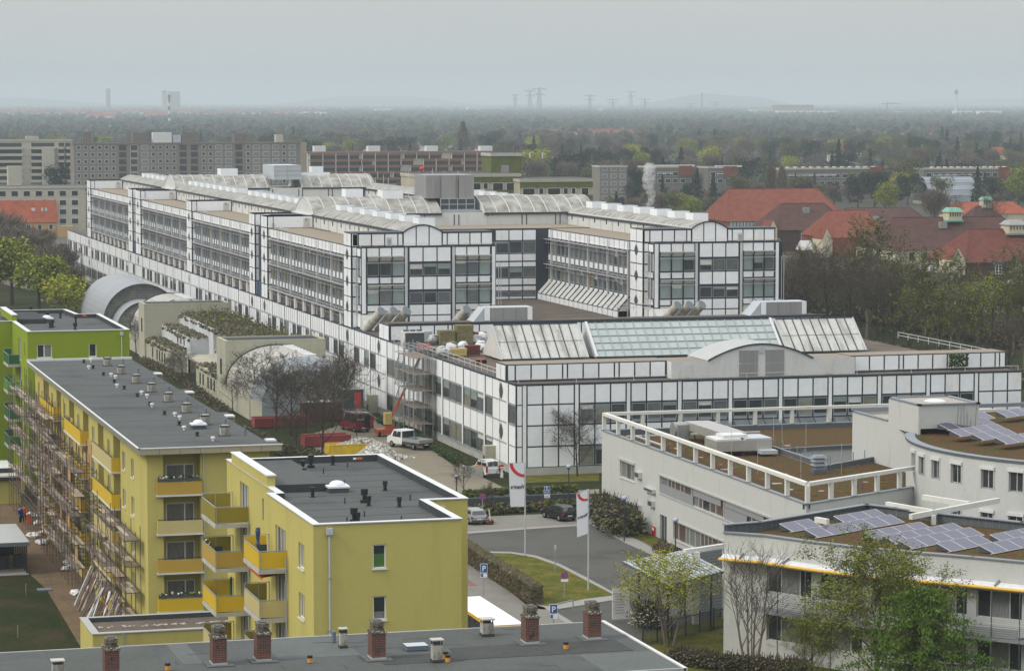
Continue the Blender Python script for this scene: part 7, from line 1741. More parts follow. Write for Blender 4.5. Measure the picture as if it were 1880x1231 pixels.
# ================================================================ trees
def rv(r,s=1.): return Vector((r.uniform(-s,s),r.uniform(-s,s),r.uniform(-s,s)))
LF=.70
def branchy(name,seed,h,spread,mtrunk='bark',mtwig='twig',leaves=None,nleaf=0,lsize=.12,trunk_h=.25,nl=(9,5,5,4),r0=.18,stems=1,up=.45,tw=.028):
    r=random.Random(seed);t=bpy.data.objects.new(name,None);C.objects.link(t);tr=MB();cr=MB();tips=[]
    def seg(m,p,q,ra,rb,n,mat):
        d=(q-p);
        if d.length<1e-4:return
        d.normalize();u=Vector((0,0,1)) if abs(d.z)<.9 else Vector((1,0,0));a=d.cross(u).normalized();b=a.cross(d);k=len(m.v);mi=m.mi(mat)
        for c,rr in ((p,ra),(q,rb)): m.v+=[tuple(c+a*rr*math.cos(6.283*i/n)+b*rr*math.sin(6.283*i/n)) for i in range(n)]
        for i in range(n): m.f.append((k+i,k+(i+1)%n,k+n+(i+1)%n,k+n+i));m.m.append(mi)
    def grow(p,d,l,ra,lev):
        m=tr if lev<=1 else cr;mat=mtrunk if lev<=1 else mtwig;n=6 if lev==0 else (4 if lev==1 else 3);ns=5 if lev==0 else 3
        pts=[p];dd=d.copy()
        for i in range(ns):
            dd=(dd+rv(r,.16 if lev else .05)+Vector((0,0,.10 if lev else .12))).normalized();q=pts[-1]+dd*l/ns;seg(m,pts[-1],q,ra*(1-.75*i/ns),ra*(1-.75*(i+1)/ns),n,mat);pts.append(q)
        if lev>=len(nl): tips.append((pts[-1],dd));tips.append((pts[-2],dd));return
        k=nl[lev]
        for j in range(k):
            f=(trunk_h+(1-trunk_h)*(j+.6)/k) if lev==0 else (.25+.75*(j+r.random()*.7)/k)
            f=min(f,.99);i=int(f*ns);c=pts[i].lerp(pts[min(i+1,ns)],f*ns-i);a=r.uniform(0,6.283) if lev else j*2.4+r.uniform(-.3,.3)
            side=Vector((math.cos(a),math.sin(a),0));ax=dd if lev else Vector((0,0,1));side=(side-ax*side.dot(ax)).normalized()
            nd=(side*spread+ax*(1-spread*.35)+Vector((0,0,up if lev==0 else .15))).normalized()
            ll=l*((LF-.34*f) if lev==0 else .56)*r.uniform(.8,1.15)
            grow(c,nd,ll,max(ra*(1-.75*f)*.55,tw*.6),lev+1)
    for s in range(stems):
        a=s*6.283/max(1,stems);b=Vector((math.cos(a)*.35,math.sin(a)*.35,0)) if stems>1 else Vector((0,0,0))
        grow(b,Vector((b.x*.5,b.y*.5,1)).normalized(),h*r.uniform(.85,1.) if stems>1 else h,r0,0)
    tr.build('trunk',t,local=True)
    if leaves:
        for k in range(nleaf):
            p,d=r.choice(tips);c=p+rv(r,.28);a=rv(r).normalized();b=a.cross(rv(r)).normalized();s=lsize*r.uniform(.6,1.3);cr.face([c-a*s,c+b*s*.6,c+a*s,c-b*s*.6],r.choice(leaves))
    cr.build('crown',t,local=True);return t
def cloud(name,seed,h,w,shape,mats,n,ls,mtrunk='bark',sliver=False,trunk=.25):
    """distant tree: leaf-sized faces or twig slivers spread through the crown"""
    r=random.Random(seed);t=bpy.data.objects.new(name,None);C.objects.link(t);tr=MB();tr.cone((0,0,0),(0,0,h*.75),.02*h+.05,.03,mtrunk,6)
    cr=MB();lobes=[(Vector((r.uniform(-.5,.5)*w*.55,r.uniform(-.5,.5)*w*.55,h*r.uniform(trunk+.22,.82))),w*r.uniform(.22,.36)) for _ in range(9)]
    for k in range(n):
        if shape=='round':
            c0,rad=r.choice(lobes);d=rv(r).normalized();p=c0+Vector((d.x,d.y,d.z*.85))*rad*(r.random()**.4)
        elif shape=='cone':
            z=r.random()**1.3;rr=w/2*(1-z)*(.75+.35*math.sin(z*40))*(r.random()**.35)+.1;a=r.uniform(0,6.283);p=Vector((math.cos(a)*rr,math.sin(a)*rr,h*(.06+.94*z)-rr*.25))
        else:
            z=r.random();rr=w/2*math.sin(math.pi*min(1,z*.85+.12))**.7*(r.random()**.5);a=r.uniform(0,6.283);p=Vector((math.cos(a)*rr,math.sin(a)*rr,h*(.08+.92*z)))
        if sliver:
            d=(Vector((p.x,p.y,(p.z-h*.3)*1.0+.5)).normalized()+rv(r,.6)).normalized();b=d.cross(rv(r)).normalized()*ls*.09;l=d*ls*r.uniform(.7,1.5);cr.face([p-l-b,p-l+b,p+l+b*.4,p+l-b*.4],r.choice(mats))
        else:
            a_=rv(r).normalized();b=a_.cross(rv(r)).normalized();s=ls*r.uniform(.6,1.3);cr.face([p-a_*s,p+b*s*.8,p+a_*s,p-b*s*.8],r.choice(mats))
    if sliver:
        for j in range(14):
            a=j*2.4;z=h*(.25+.45*j/14);q=Vector((math.cos(a)*w*.36,math.sin(a)*w*.36,z+h*.22));tr.bar((0,0,z),q,.09,mtrunk)
    tr.build('trunk',t,local=True);cr.build('crown',t,local=True);return t
USED={}
def plant(proto,px,py,h,label,group=None,xy=None,cat='tree',wide=1.,z=GZ):
    X,Y=xy or G(px,py);s=h/proto['h0']
    if proto.name.startswith('bare_tree') and px<700 and py>640: wide=wide*1.2;s*=1.12
    if USED[proto.name]==1:
        USED[proto.name]=2;t=proto;KIDS.setdefault(proto.name,[(c,[]) for c in bpy.data.objects if c.parent==proto]);t.location=(X,Y,z);t.scale=(s*wide,s*wide,s)
    else: t=dup(proto,(X,Y,z),R.uniform(0,6.28),scale=(s*wide,s*wide,s))
    tag(t,label,cat,group)
    if not group and 'group' in t: del t['group']
    return t
def reg(t,h):
    t['h0']=max(v.co.z for c in bpy.data.objects if c.parent==t for v in c.data.vertices)
    print(t.name,round(t['h0'],1),round(max(v.co.x for c in bpy.data.objects if c.parent==t for v in c.data.vertices),1));return t
PR={}
PR['bareA']=reg(branchy('bare_tree',1,10,.95,up=.3,nl=(11,6,5,4),tw=.046,trunk_h=.18),10);PR['bareB']=reg(branchy('bare_tree',2,10,.85,nl=(12,6,5,4),up=.35,tw=.046,trunk_h=.18),10);PR['bareC']=reg(branchy('bare_tree',5,10,1.05,nl=(9,6,6,4),trunk_h=.24,up=.3,tw=.046),10)

PR['bud']=reg(branchy('budding_tree',11,10,.8,mtrunk='bark_pale',mtwig='twig_green',leaves=['leaf_yellow','leaf_yellow','leaf_lime'],nleaf=6500,lsize=.10,stems=3,nl=(8,6,4),trunk_h=.18,r0=.11,up=.35),10)
PR['multi']=reg(branchy('multi_stem_tree',13,10,.6,mtrunk='bark_pale',mtwig='twig',stems=4,nl=(7,5,4),trunk_h=.2,r0=.11,up=.8),10)
PR['olive']=reg(branchy('budding_tree',14,10,1.0,mtrunk='bark',mtwig='twig_green',leaves=['leaf_budding','leaf_lime','leaf_lime','leaf_bare','leaf_budding'],nleaf=30000,lsize=.075,nl=(13,6,5,3),trunk_h=.10,up=.35),10)
PR['greening']=reg(branchy('greening_tree',15,10,.6,mtrunk='bark_pale',mtwig='twig_green',leaves=['leaf_budding','leaf_budding','leaf_bare'],nleaf=4500,lsize=.13,nl=(11,5,4),trunk_h=.15,up=.7),10)
PR['greening2']=reg(branchy('greening_tree',16,10,.7,mtrunk='bark',mtwig='twig',leaves=['leaf_lime','leaf_budding'],nleaf=2600,lsize=.12,nl=(10,5,4),trunk_h=.2,up=.6),10)
PR['cbare']=reg(cloud('bare_tree',21,10,8,'round',['leaf_bare','leaf_bare','leaf_bare_red'],1500,.8,sliver=True),10)
PR['cbare2']=reg(cloud('bare_tree',22,10,7,'round',['leaf_bare_red','leaf_bare'],1400,.8,sliver=True),10)
PR['cgreen']=reg(cloud('leafing_tree',23,10,8,'round',['leaf_budding','leaf_bare','leaf_budding','leaf_dark'],1900,.20),10)
PR['clime']=reg(cloud('leafing_tree',24,10,7.5,'round',['leaf_lime','leaf_lime','leaf_budding'],4200,.19),10)
PR['cyellow']=reg(cloud('willow_tree',25,10,9,'round',['leaf_yellow','leaf_lime'],1800,.24),10)
PR['cdark']=reg(cloud('pine_tree',26,10,6.5,'round',['leaf_conifer','leaf_conifer','leaf_dark'],2000,.22,trunk=.2),10)
PR['ccone']=reg(cloud('spruce_tree',27,10,4.6,'cone',['leaf_conifer','leaf_conifer','leaf_dark'],2200,.20),10)
PR['cthin']=reg(cloud('spruce_tree',28,10,2.6,'cone',['leaf_conifer','leaf_dark'],1500,.17),10)
PR['cpoplar']=reg(cloud('poplar_tree',29,10,2.9,'col',['leaf_bare','leaf_bare_red'],1900,.55,sliver=True),10)
# --- larch-like weeping conifer near the lower right
def larch(seed,h,w):
    r=random.Random(seed);t=bpy.data.objects.new('larch_tree',None);C.objects.link(t);tr=MB();tr.cone((0,0,0),(0,0,h),.2,.03,'bark',8);cr=MB()
    for j in range(140):
        z=h*(.06+.92*(j/140)**.9);a=j*2.39+r.uniform(-.3,.3);L_=w*.52*(1-z/h)**.65*r.uniform(.55,1.3)+.3;p=Vector((0,0,z));d=Vector((math.cos(a),math.sin(a),.18));ns=7
        for i in range(ns):
            q=p+d*(L_/ns);tr.bar(p,q,.05*(1-i/ns)+.012,'twig',n=4) if i<4 else None
            for k in range(34):
                c=p.lerp(q,r.random())+Vector((r.gauss(0,.07+.015*i),r.gauss(0,.07+.015*i),-abs(r.gauss(0,.24)) if i>0 else r.gauss(0,.12)));s=r.uniform(.03,.07);a_=(rv(r,.5)+Vector((0,0,-1))).normalized();b=a_.cross(rv(r)).normalized();cr.face([c-a_*s*1.8,c+b*s*.5,c+a_*s*1.8,c-b*s*.5],r.choice(['leaf_larch','leaf_larch','leaf_larch_dark','leaf_budding']))
            p=q;d=(d+Vector((0,0,-.10))+rv(r,.06)).normalized()
    tr.build('trunk',t,local=True);cr.build('crown',t,local=True);return t
la=larch(31,10.,8.);reg(la,10)
for p_ in list(PR.values())+[la]: USED[p_.name]=1
# --- near trees
plant(PR['bud'],1228,1185,7.6,'yellow-green budding tree in front of the entrance canopy',wide=1.75)
plant(PR['multi'],1378,1230,9.7,'bare many-stemmed tree left of the leafing trees at the lower right',wide=1.35)
plant(PR['olive'],1612,1290,12.4,'tall olive-green budding tree in front of the lower solar roof',wide=1.35)
plant(la,1690,1340,9.6,'bright green weeping larch at the bottom right before the ward wing',wide=1.9)
plant(PR['olive'],1490,1262,6.0,'smaller olive-green budding tree between the bare tree and the larch')
shrubs('shrub','small white blossoming shrub behind the budding tree','shrub',[G(1185,1150),G(1200,1152)],2.,420,['bud_white','leaf_lime','twig'],(.05,.12))
shrubs('shrub','round dark evergreen bushes at the foot of the budding tree','shrub',[G(1145,1195),G(1165,1205)],1.,200,['leaf_dark','ground_cover'],(.12,.25))
shrubs('undergrowth','tangled brown undergrowth along the bottom edge between fence and larch','undergrowth',[G(1240,1215),G(1330,1230),G(1480,1240)],1.3,900,['leaf_bare','hedge_brown','leaf_bare_red','leaf_dark'],(.06,.2),kind='stuff')
# slender bare trees in front of the hospital corner
plant(PR['bareB'],1007,868,9.6,'slender bare tree in front of the blank panels at the hospital corner',wide=.8)
plant(PR['bareA'],1060,874,8.2,'slender bare tree right of its taller twin by the hospital corner',wide=1.1)
plant(PR['bareA'],852,912,4.6,'small bare tree in front of the patterned white van')
plant(PR['bareB'],893,944,3.6,'small bare tree in the shrub bed beside the round sign')
for i,(px,py,h,k,l) in enumerate([(472,770,9.,'bareA','bare tree at the left of the yard group, before the nursery hall'),(506,792,9.2,'bareB','bare tree second from the left in the yard group'),(534,800,8.6,'bareC','bare tree left of the middle of the yard group'),(561,808,9.4,'bareA','bare tree in the middle of the yard group'),(591,838,9.,'bareB','bare tree with a dark trunk before the open red container'),(610,785,9.8,'bareB','tallest bare tree behind the red container'),(632,770,8.,'bareC','bare tree next to the dark site cabin'),(427,758,5.2,'bareC','small bare tree at the corner of the nursery portal'),(335,705,5.,'bareA','dark bare tree in front of the nursery entrance'),(250,650,6.,'bareC','bare tree beside the corner of the green flats'),(545,835,5.5,'bareB','low bare tree behind the long grey roof corner'),(312,690,3.2,'bareB','low bare shrub-like tree left of the nursery entrance'),(655,800,4.,'bareA','small bare tree behind the yellow skip')]):
    plant(PR[k],px,py,h,l)
shrubs('shrub_bank','bare brown shrubs on the slope between the long flats and nursery','shrubs',[G(262,665),G(330,700),G(420,765)],1.2,700,['leaf_bare','hedge_brown','leaf_dark','leaf_bare_red'],(.1,.28),kind='stuff')
shrubs('shrub_bank','brown and green undergrowth below the yard trees','shrubs',[G(450,800),G(520,835),G(590,850)],1.4,1000,['leaf_bare','hedge_brown','leaf_dark','ground_cover'],(.1,.3),kind='stuff')
# left edge trees
for i,(px,py,h,k,l) in enumerate([(22,560,14.,'clime','lime-green leafing tree at the left edge above the green flats'),(72,578,12.,'clime','broad lime-green leafing tree behind the green flats roof'),(122,592,9.,'cyellow','yellow-green tree just left of the drum hall'),(140,580,4.5,'cyellow','small yellow-green tree touching the drum hall'),(50,520,9.,'cbare','brown bare tree between the lime trees and the far street'),(100,520,9.5,'cbare2','bare tree in front of the far boundary wall'),(20,500,12.,'cbare2','tall dark bare tree at the left edge'),(60,498,10.,'cbare','bare tree in front of the far parked cars'),(120,510,7.,'cbare','bare tree beside the end of the hospital'),(5,470,13.,'cbare','bare tree at the very left edge by the street'),(35,530,11.,'cbare2','dark bare tree directly behind the lime-green trees'),(85,535,10.,'cbare','bare tree behind the broad lime-green tree'),(130,555,8.,'cbare2','low bare tree between lime trees and drum hall'),(0,520,12.,'cbare2','reddish bare tree cut by the left edge'),(75,480,9.,'cbare2','reddish bare tree right before the far parked cars'),(45,470,9.,'cbare','pale bare tree among the far parked cars')]):
    plant(PR[k],px,py,h,l,wide=1.3)
# tree belt right of the hospital
rb=random.Random(5)
belt=[(1478,620,12,'bareB'),(1455,600,10,'cbare'),(1520,628,13,'bareA'),(1500,600,11,'bareC'),(1560,640,12,'bareB'),(1440,585,9,'bareA'),(1590,632,15.5,'greening'),(1610,650,13,'bareC'),(1640,655,14,'bareA'),(1668,668,12,'greening2'),(1700,672,13,'greening'),(1726,676,12,'greening2'),(1760,680,13,'greening'),(1790,676,12.5,'greening'),(1820,690,11,'greening2'),(1850,700,10,'bareA'),(1878,690,12,'greening'),(1530,590,10,'cbare2'),(1580,600,11,'bareB'),(1622,610,11,'cbare'),(1655,620,11,'greening2'),(1700,630,12,'bareC'),(1745,640,12,'greening'),(1800,640,11,'greening2'),(1860,650,12,'greening'),(1720,655,9,'greening'),(1775,660,9.5,'greening2'),(1475,575,9,'bareC'),(1850,620,9,'cgreen'),(1686,600,10,'greening2'),(1545,615,7,'cgreen'),(1630,600,8,'cgreen')]
NM={'bareA':'bare tree','bareB':'bare tree','bareC':'bare tree','cbare':'bare tree','cbare2':'bare tree','greening':'greening tree','greening2':'greening tree','cgreen':'greening tree'}
BELT={}
for px,py,h,k in sorted(belt):
    n_=NM[k];i=BELT[n_]=BELT.get(n_,-1)+1
    plant(PR[k],px,py,h*rb.uniform(1.0,1.5),('bare brown' if n_[0]=='b' else 'freshly greening')+' tree, %s from the left in the belt right of the hospital'%(['first','second','third','fourth','fifth','sixth','seventh','eighth','ninth','tenth','eleventh','twelfth','13th','14th','15th','16th','17th','18th','19th','20th'][i]),group='bare trees in the belt right of the hospital' if n_[0]=='b' else 'greening trees in the belt right of the hospital',wide=1.15)
shrubs('undergrowth','brown undergrowth and bushes below the tree belt right of the hospital','undergrowth',[G(1440,600),G(1560,650),G(1700,680),G(1870,712)],3.,2600,['leaf_bare','hedge_brown','leaf_bare_red','leaf_dark','leaf_bare'],(.2,.6),kind='stuff')
shrubs('undergrowth','second strip of brown bushes behind the tree belt','undergrowth',[G(1440,560),G(1600,590),G(1880,640)],4.,1800,['leaf_bare','hedge_brown','leaf_budding','leaf_bare_red'],(.3,.8),kind='stuff')
x=MB()
for k in range(60): x.bar((139.2+R.uniform(-.8,.8),305.8,9.2),(139.2+R.uniform(-1.2,1.2),306.3,9.2+R.uniform(.8,2.1)),.05,'twig_green')
for k in range(260): x.blob((139.2+R.uniform(-1.2,1.2),301.9,9.3+R.uniform(0,1.7)),R.uniform(.06,.14),R.choice(['leaf_dark','ground_cover']),.4,sub=0)
tag(x.build('roof_shrub',loc=(139.2,302,9.2)),'green shrub growing on the hospital terrace ledge at the right','shrub')
# ================================================================ background vegetation
BG=[]
def bgtree(k,px,py,h,lab,grp): BG.append((plant(PR[k],px,py,h,lab,grp,wide=rb.uniform(.9,1.2)),k,px,py))
KL={'cbare':('bare grey-brown tree in the suburb behind the hospital','bare suburb trees'),'cbare2':('bare reddish-brown tree in the suburb behind the hospital','reddish bare suburb trees'),'cgreen':('olive leafing tree in the suburb behind the hospital','olive suburb trees'),'clime':('lime-green tree in the suburb behind the hospital','lime-green suburb trees'),'cdark':('dark rounded evergreen in the suburb behind the hospital','dark rounded evergreens of the suburb'),'ccone':('dark pointed spruce in the suburb behind the hospital','dark pointed spruces of the suburb'),'cyellow':('yellow-green tree in the suburb behind the hospital','yellow-green suburb trees'),'cpoplar':('tall bare poplar in the suburb','bare poplars of the suburb')}
# particular trees
for px,py,h,k,l in [(1280,378,15,'ccone','big dark spruce standing right of the steam plume'),(1310,385,12,'ccone','dark spruce right of the biggest one behind the hospital'),(1350,388,9,'cthin','narrow dark cypress-like tree behind the red roofed hall'),(1415,385,19,'cpoplar','tall brown bare poplar left of the red roofed hall'),(1435,387,17,'cpoplar','second tall brown bare poplar beside its twin'),(1460,372,12,'ccone','dark spruce right of the poplars'),(1495,372,12,'ccone','dark spruce behind the big red hipped roof'),(1575,380,13,'cdark','dark pine behind the brown roof ridge'),(1605,382,14,'cdark','broad dark pine above the ridge of the old hospital'),(1625,400,13,'clime','bright green tree right above the old hospital ridge'),(1660,365,17,'cgreen','tall olive-green tree before the glass roofed halls'),(1715,420,14,'cbare2','dark bare tree before the glass vault'),(1785,395,8,'ccone','small dark spruce beside the copper roofed turret'),(1750,425,12,'bareC','bare tree between the two copper turrets'),(1825,425,13,'bareA','bare tree right of the far copper turret'),(1870,380,16,'clime','bright green tree at the right edge of the suburb'),(980,345,19,'cyellow','large yellow willow behind the green trimmed flats'),(975,300,16,'cyellow','pale yellow willow above the larger one'),(1055,350,19,'cdark','dark rounded evergreen right of the yellow willow'),(1020,355,16,'ccone','dark spruce between willow and round evergreen'),(850,300,28,'cpoplar','tall dark poplar in the middle of the suburb'),(1170,372,14,'cdark','dark spreading evergreen left of the steam plume'),(640,300,16,'clime','lime-green tree behind the orange striped flats'),(46,425,13,'cthin','narrow dark spruce left in front of the red roofed house'),(53,425,14,'cthin','narrow dark spruce middle in front of the red roofed house'),(70,432,11,'cthin','narrow dark spruce right in front of the red roofed house'),(15,428,11,'ccone','dark spruce at the left edge before the red roofed house'),(105,368,15,'cdark','dark rounded tree in front of the grey slab flats at the left'),(135,368,12,'ccone','dark spruce right of the dark rounded tree at the left'),(285,330,14,'cdark','dark tree standing before the long grey slab flats'),(310,330,11,'cdark','smaller dark tree right of its twin before the slab flats'),(212,335,13,'ccone','dark spruce before the left part of the slab flats'),(590,330,12,'cdark','dark tree at the left end of the orange striped flats'),(790,330,11,'cdark','dark tree before the right part of the orange striped flats'),(660,335,10,'cbare2','bare brown trees before the middle of the orange striped flats'),(690,335,11,'cbare','bare pale trees before the orange striped flats'),(720,335,11,'cbare2','bare reddish tree before the orange striped flats'),(165,340,14,'cbare','bare tree before the left end of the slab flats'),(345,335,9,'ccone','low dark spruce before the slab flats'),(460,335,8,'clime','bright lime bush before the slab flats'),(1255,400,9,'cyellow','yellow-green tree left of the red roofed hall'),(1240,405,10,'cgreen','olive tree behind the right hospital pavilion'),(1270,410,9,'clime','lime tree behind the right hospital pavilion'),(1225,395,9,'cgreen','olive tree beside the steam plume')]:
    plant(PR[k],px,py,h,l)
cnt=0
kinds=['cbare','cbare','cbare','cbare2','cbare2','cgreen','cgreen','cdark','cdark','cdark','ccone','ccone','ccone','cgreen','clime','cyellow']
rows=[(338,60,560,38,11),(398,1130,1420,36,9),(378,1090,1330,40,11),(374,1350,1880,25,12),(366,1350,1880,32,11),(352,930,1880,44,15),(341,930,1880,42,15),(330,930,1880,42,16),(320,900,1880,40,16),(311,560,1880,40,16),(302,560,1880,38,16),(294,560,1880,36,16),(287,0,1880,36,16),(281,0,1880,36,16)]
for y,x0,x1,st,h in rows:
    x=x0+rb.uniform(0,st)
    while x<x1 and cnt<345:
        k=rb.choice(kinds);yy=y+rb.uniform(-3,3)
        if y<300 and k in('cyellow','clime') and rb.random()<.5: k='cgreen'
        if y==338: k=rb.choice(['cbare','cbare2','cbare','ccone','cbare2'])
        bgtree(k,x,yy,h*rb.uniform(.7,1.15)*(1.15 if k in('ccone',) else 1.),*KL[k]);cnt+=1;x+=st*rb.uniform(.8,1.5)
LM=[('the steam plume',1190,350),('the yellow willow',978,300),('the brown poplars',1425,340),('the glass vault',1745,345),('the green trimmed flats',1000,340),('the striped flats',735,290),('the tall dark poplar',850,280),('the slab flats',340,300),('the concrete flats',60,300),('the big red roof',1470,380),('the bright green tree',1625,390),('the copper turret',1749,400)]
SH={'cbare':'bare grey-brown tree','cbare2':'bare reddish-brown tree','cgreen':'olive leafing tree','clime':'lime-green tree','cdark':'dark rounded evergreen','ccone':'dark pointed spruce','cyellow':'yellow-green tree','cthin':'narrow dark spruce','cpoplar':'bare poplar'}
OR=['nearest to it','second nearest','third nearest','fourth nearest','fifth nearest','sixth nearest','seventh nearest','eighth nearest','ninth nearest','tenth nearest']+['%dth nearest'%i for i in range(11,60)]
kk={}
for o,k,px,py in BG:
    n_,lx,ly=min(LM,key=lambda q:abs(q[1]-px)+1.5*abs(q[2]-py));kk.setdefault((k,n_,'left' if px<lx else 'right'),[]).append((math.hypot(px-lx,py-ly),o.name,o))
for (k,n_,sd2),v in kk.items():
    for i,(_,_,o) in enumerate(sorted(v,key=lambda q:q[:2])): o['label']='%s to the %s of %s, %s'%(SH[k],sd2,n_,OR[i])
# far woods as one mass per belt
def ytop(y): return y
fwm=MB();r2=random.Random(9);nb=0
y=273.
WM=['fw_dark','fw_dark','fw_bare','fw_bare','fw_green','fw_brown','fw_dark']
while y>192.5:
    D=(H-GZ)*F/(y-185.);tp=12*F/D;x=-60.
    while x<1960:
        sk=False
        if y<218 and y>199 and x<600: sk=r2.random()<.45
        if y<204: sk=r2.random()<.5
        if y>222 and y<262 and x>1560: sk=r2.random()<.35
        if y<262 and 985<x<1170 and y>240: sk=r2.random()<.5
        if not sk:
            yy=y+r2.uniform(-.5,.5)*tp*.2;X,Y=G(x,yy);hh=r2.uniform(7,14);k=r2.choice(WM)
            if 205<y<240: k=r2.choice(['fw_dark','fw_dark','fw_bare','fw_dark','fw_green'])
            rad=hh*r2.uniform(.32,.5);sub=1 if y>232 else 0
            if y>232:
                for q in range(3): fwm.blob((X+r2.uniform(-.5,.5)*rad,Y+r2.uniform(-.5,.5)*rad,GZ+hh*.5+r2.uniform(-.1,.25)*hh),rad*r2.uniform(.55,.85),k,.28,r2,sub=1,squash=1.15)
            else: fwm.blob((X,Y,GZ+hh*.5),rad,k,.25,r2,sub=0,squash=1.3)
            nb+=1
        x+=max(2.2,tp*.55)*r2.uniform(.7,1.3)
    y-=max(.55,tp*.16)
for k in range(5200):
    px=r2.uniform(-40,1920);py=273+ (r2.random()**1.6)*125
    if px<560 and py>345: continue
    if px>1320 and py>372: continue
    X,Y=G(px,py)
    if 80<X<155 and Y<705: continue
    if px<565 and 262<py<345 and r2.random()<.4: continue
    fwm.blob((X,Y,GZ+r2.uniform(.5,3.2)),r2.uniform(1.2,3.2),r2.choice(['fw_bare','fw_brown','fw_dark','fw_green','fw_bare','fw_brown']),.35,r2,sub=0,squash=.9)
tag(fwm.build('distant_woods',loc=(0,3000,GZ)),'hazy woods and gardens covering the plain out to the horizon','woods',kind='stuff')
print('woods',nb,'bg',cnt)
def ORD(i): return (['first','second','third','fourth','fifth','sixth','seventh','eighth','ninth','tenth','eleventh','twelfth','thirteenth','fourteenth','fifteenth','sixteenth','seventeenth','eighteenth','nineteenth'][i] if i<19 else (['twentieth','thirtieth','fortieth','fiftieth','sixtieth','seventieth'][(i+1)//10-2] if (i+1)%10==0 else ['twenty','thirty','forty','fifty','sixty','seventy'][(i+1)//10-2]+'-'+['','first','second','third','fourth','fifth','sixth','seventh','eighth','ninth'][(i+1)%10]))
# ================================================================ buildings of the middle distance and the horizon
def slab(name,label,x0,x1,yg,yt,depth,wallm,rows=None,cat='apartment building',roofm='concrete_light',maxw=100,trim_=None,base=None):
    """x0,x1: photograph columns of the front; yg ground row, yt top row"""
    Y=G((x0+x1)/2,yg)[1];xa,_=onY(x0,yg,Y);xb,_=onY(x1,yg,Y);zt=onY((x0+x1)/2,yt,Y)[1]
    t=thing(name,label,cat,(xa,Y,GZ));m=MB();m.box(xa,Y,GZ,xb,Y+depth,zt,wallm,top='roof_felt');m.box(xa-.2,Y-.2,zt-.45,xb+.2,Y+depth,zt+.25,roofm,top='roof_felt');m.build('wall',t)
    f=south(Y);WL=[]
    for (z,h,w_,step,off,fm,pm) in rows or []:
        x=xa+off
        while x+w_<xb-.3: WL.append((x,x+w_,z,z+h,fm,pm));x+=step
    def wn(m,w,ex=0): 
        f.box(m,w[0]-.12,w[1]+.12,w[2]-.12,w[3]+.12,0,.08,w[4]);f.quad(m,w[0],w[1],w[2],w[3],.1,w[5])
    WL.sort(key=lambda w:-(w[2]))
    for w in WL[:maxw]: m=MB();wn(m,w);m.build('window',t)
    if len(WL)>maxw:
        m=MB();[wn(m,w) for w in WL[maxw:]];tag(m.build('window',t),kind='stuff')
    return t,xa,xb,Y,zt,f
def stairhead(t,px0,px1,py,Y,zt,mat,dy=3,d=4):
    xa,_=onY(px0,py,Y+dy);xb,z=onY(px1,py,Y+dy);m=MB();m.box(xa,Y+dy,zt,xb,Y+dy+d,z,mat);m.build('roof_hut',t)
# long grey slab
t,xa,xb,Y,zt,f=slab('slab_flats','long grey brown slab flats with rows of small white framed windows behind the hospital',137,552,371,263,12,'slab_grey',[],roofm='slab_dull')
WLs=[]
for k in range(7):
    z=zt-2.2-2.8*k;x=xa+1.2;rr=random.Random(4)
    while x<xb-3:
        c=rr.random()
        if c<.45: WLs.append((x,x+1.2,z,z+1.3,'slab_white','pane_dark'));x+=2.8
        elif c<.75: WLs.append((x,x+2.4,z-.2,z+1.4,'slab_white','pane_curtain'));x+=4.
        else: WLs.append((x,x+2.8,z-.5,z+1.5,'slab_white' if rr.random()<.6 else 'slab_dull','pane_dark'));x+=4.6
def wn(m,f,w): f.box(m,w[0]-.15,w[1]+.15,w[2]-.15,w[3]+.15,0,.08,w[4]);f.quad(m,w[0],w[1],w[2],w[3],.1,w[5])
WLs.sort(key=lambda w:-w[2])
for w in WLs[:100]: m=MB();wn(m,f,w);m.build('window',t)
m=MB();[wn(m,f,w) for w in WLs[100:]];tag(m.build('window',t),kind='stuff')
m=MB();m.box(xb,Y-.2,GZ,xb+2.6,Y+12,zt+.1,'slab_tan');m.build('end_wall',t)
for a,b,y_,mt in ((152,168,243,'slab_dull'),(244,268,244,'slab_dull'),(281,315,243,'hazy_white'),(318,332,248,'metal_light'),(333,360,243,'slab_dull'),(430,452,245,'slab_dull'),(507,520,247,'slab_pale')): stairhead(t,a,b,y_,Y,zt,mt)
m=MB()
for px in (150,163,172,337,345,357,521): x_,_=onY(px,240,Y+4);m.bar((x_,Y+4,zt),(x_,Y+4,zt+R.uniform(5,7.5)),.14,'steel_dark')
m.build('antenna',t)
# concrete terraced flats at far left
t,xa,xb,Y,zt,f=slab('terraced_flats','pale concrete flats with deep dark balcony bands at the far left',-10,134,365,257,14,'slab_pale',[],roofm='slab_pale')
m=MB()
for k in range(6):
    z=zt-2.9-2.75*k
    for a,b in ((-10,40),(58,100),(108,118),(120,133)):
        p,_=onY(a,300,Y);q,_=onY(b,300,Y);f.box(m,p,q,z+.1,z+1.7,-.0,.06,'slab_dark');f.box(m,p-.5,q+.5,z-1.0,z+.05,0,1.3,'slab_pale')
m.build('balcony_band',t);stairhead(t,48,71,250,Y,zt,'slab_pale');p,_=onY(78,290,Y-3);q,_=onY(100,290,Y-3);m=MB();m.box(p,Y-3,GZ,q,Y,onY(90,271,Y-3)[1],'slab_pale');m.build('stair_tower',t)
t,xa,xb,Y,zt,f=slab('low_flats','lower pale flats with a dark flat roof at the left edge above the red house',-5,158,434,343,12,'slab_pale',[(3.+2.8*k,1.5,1.9,3.6,.8,'slab_white','pane_dark') for k in range(4)],maxw=60)
stairhead(t,15,40,305,Y,zt,'slab_pale',10)
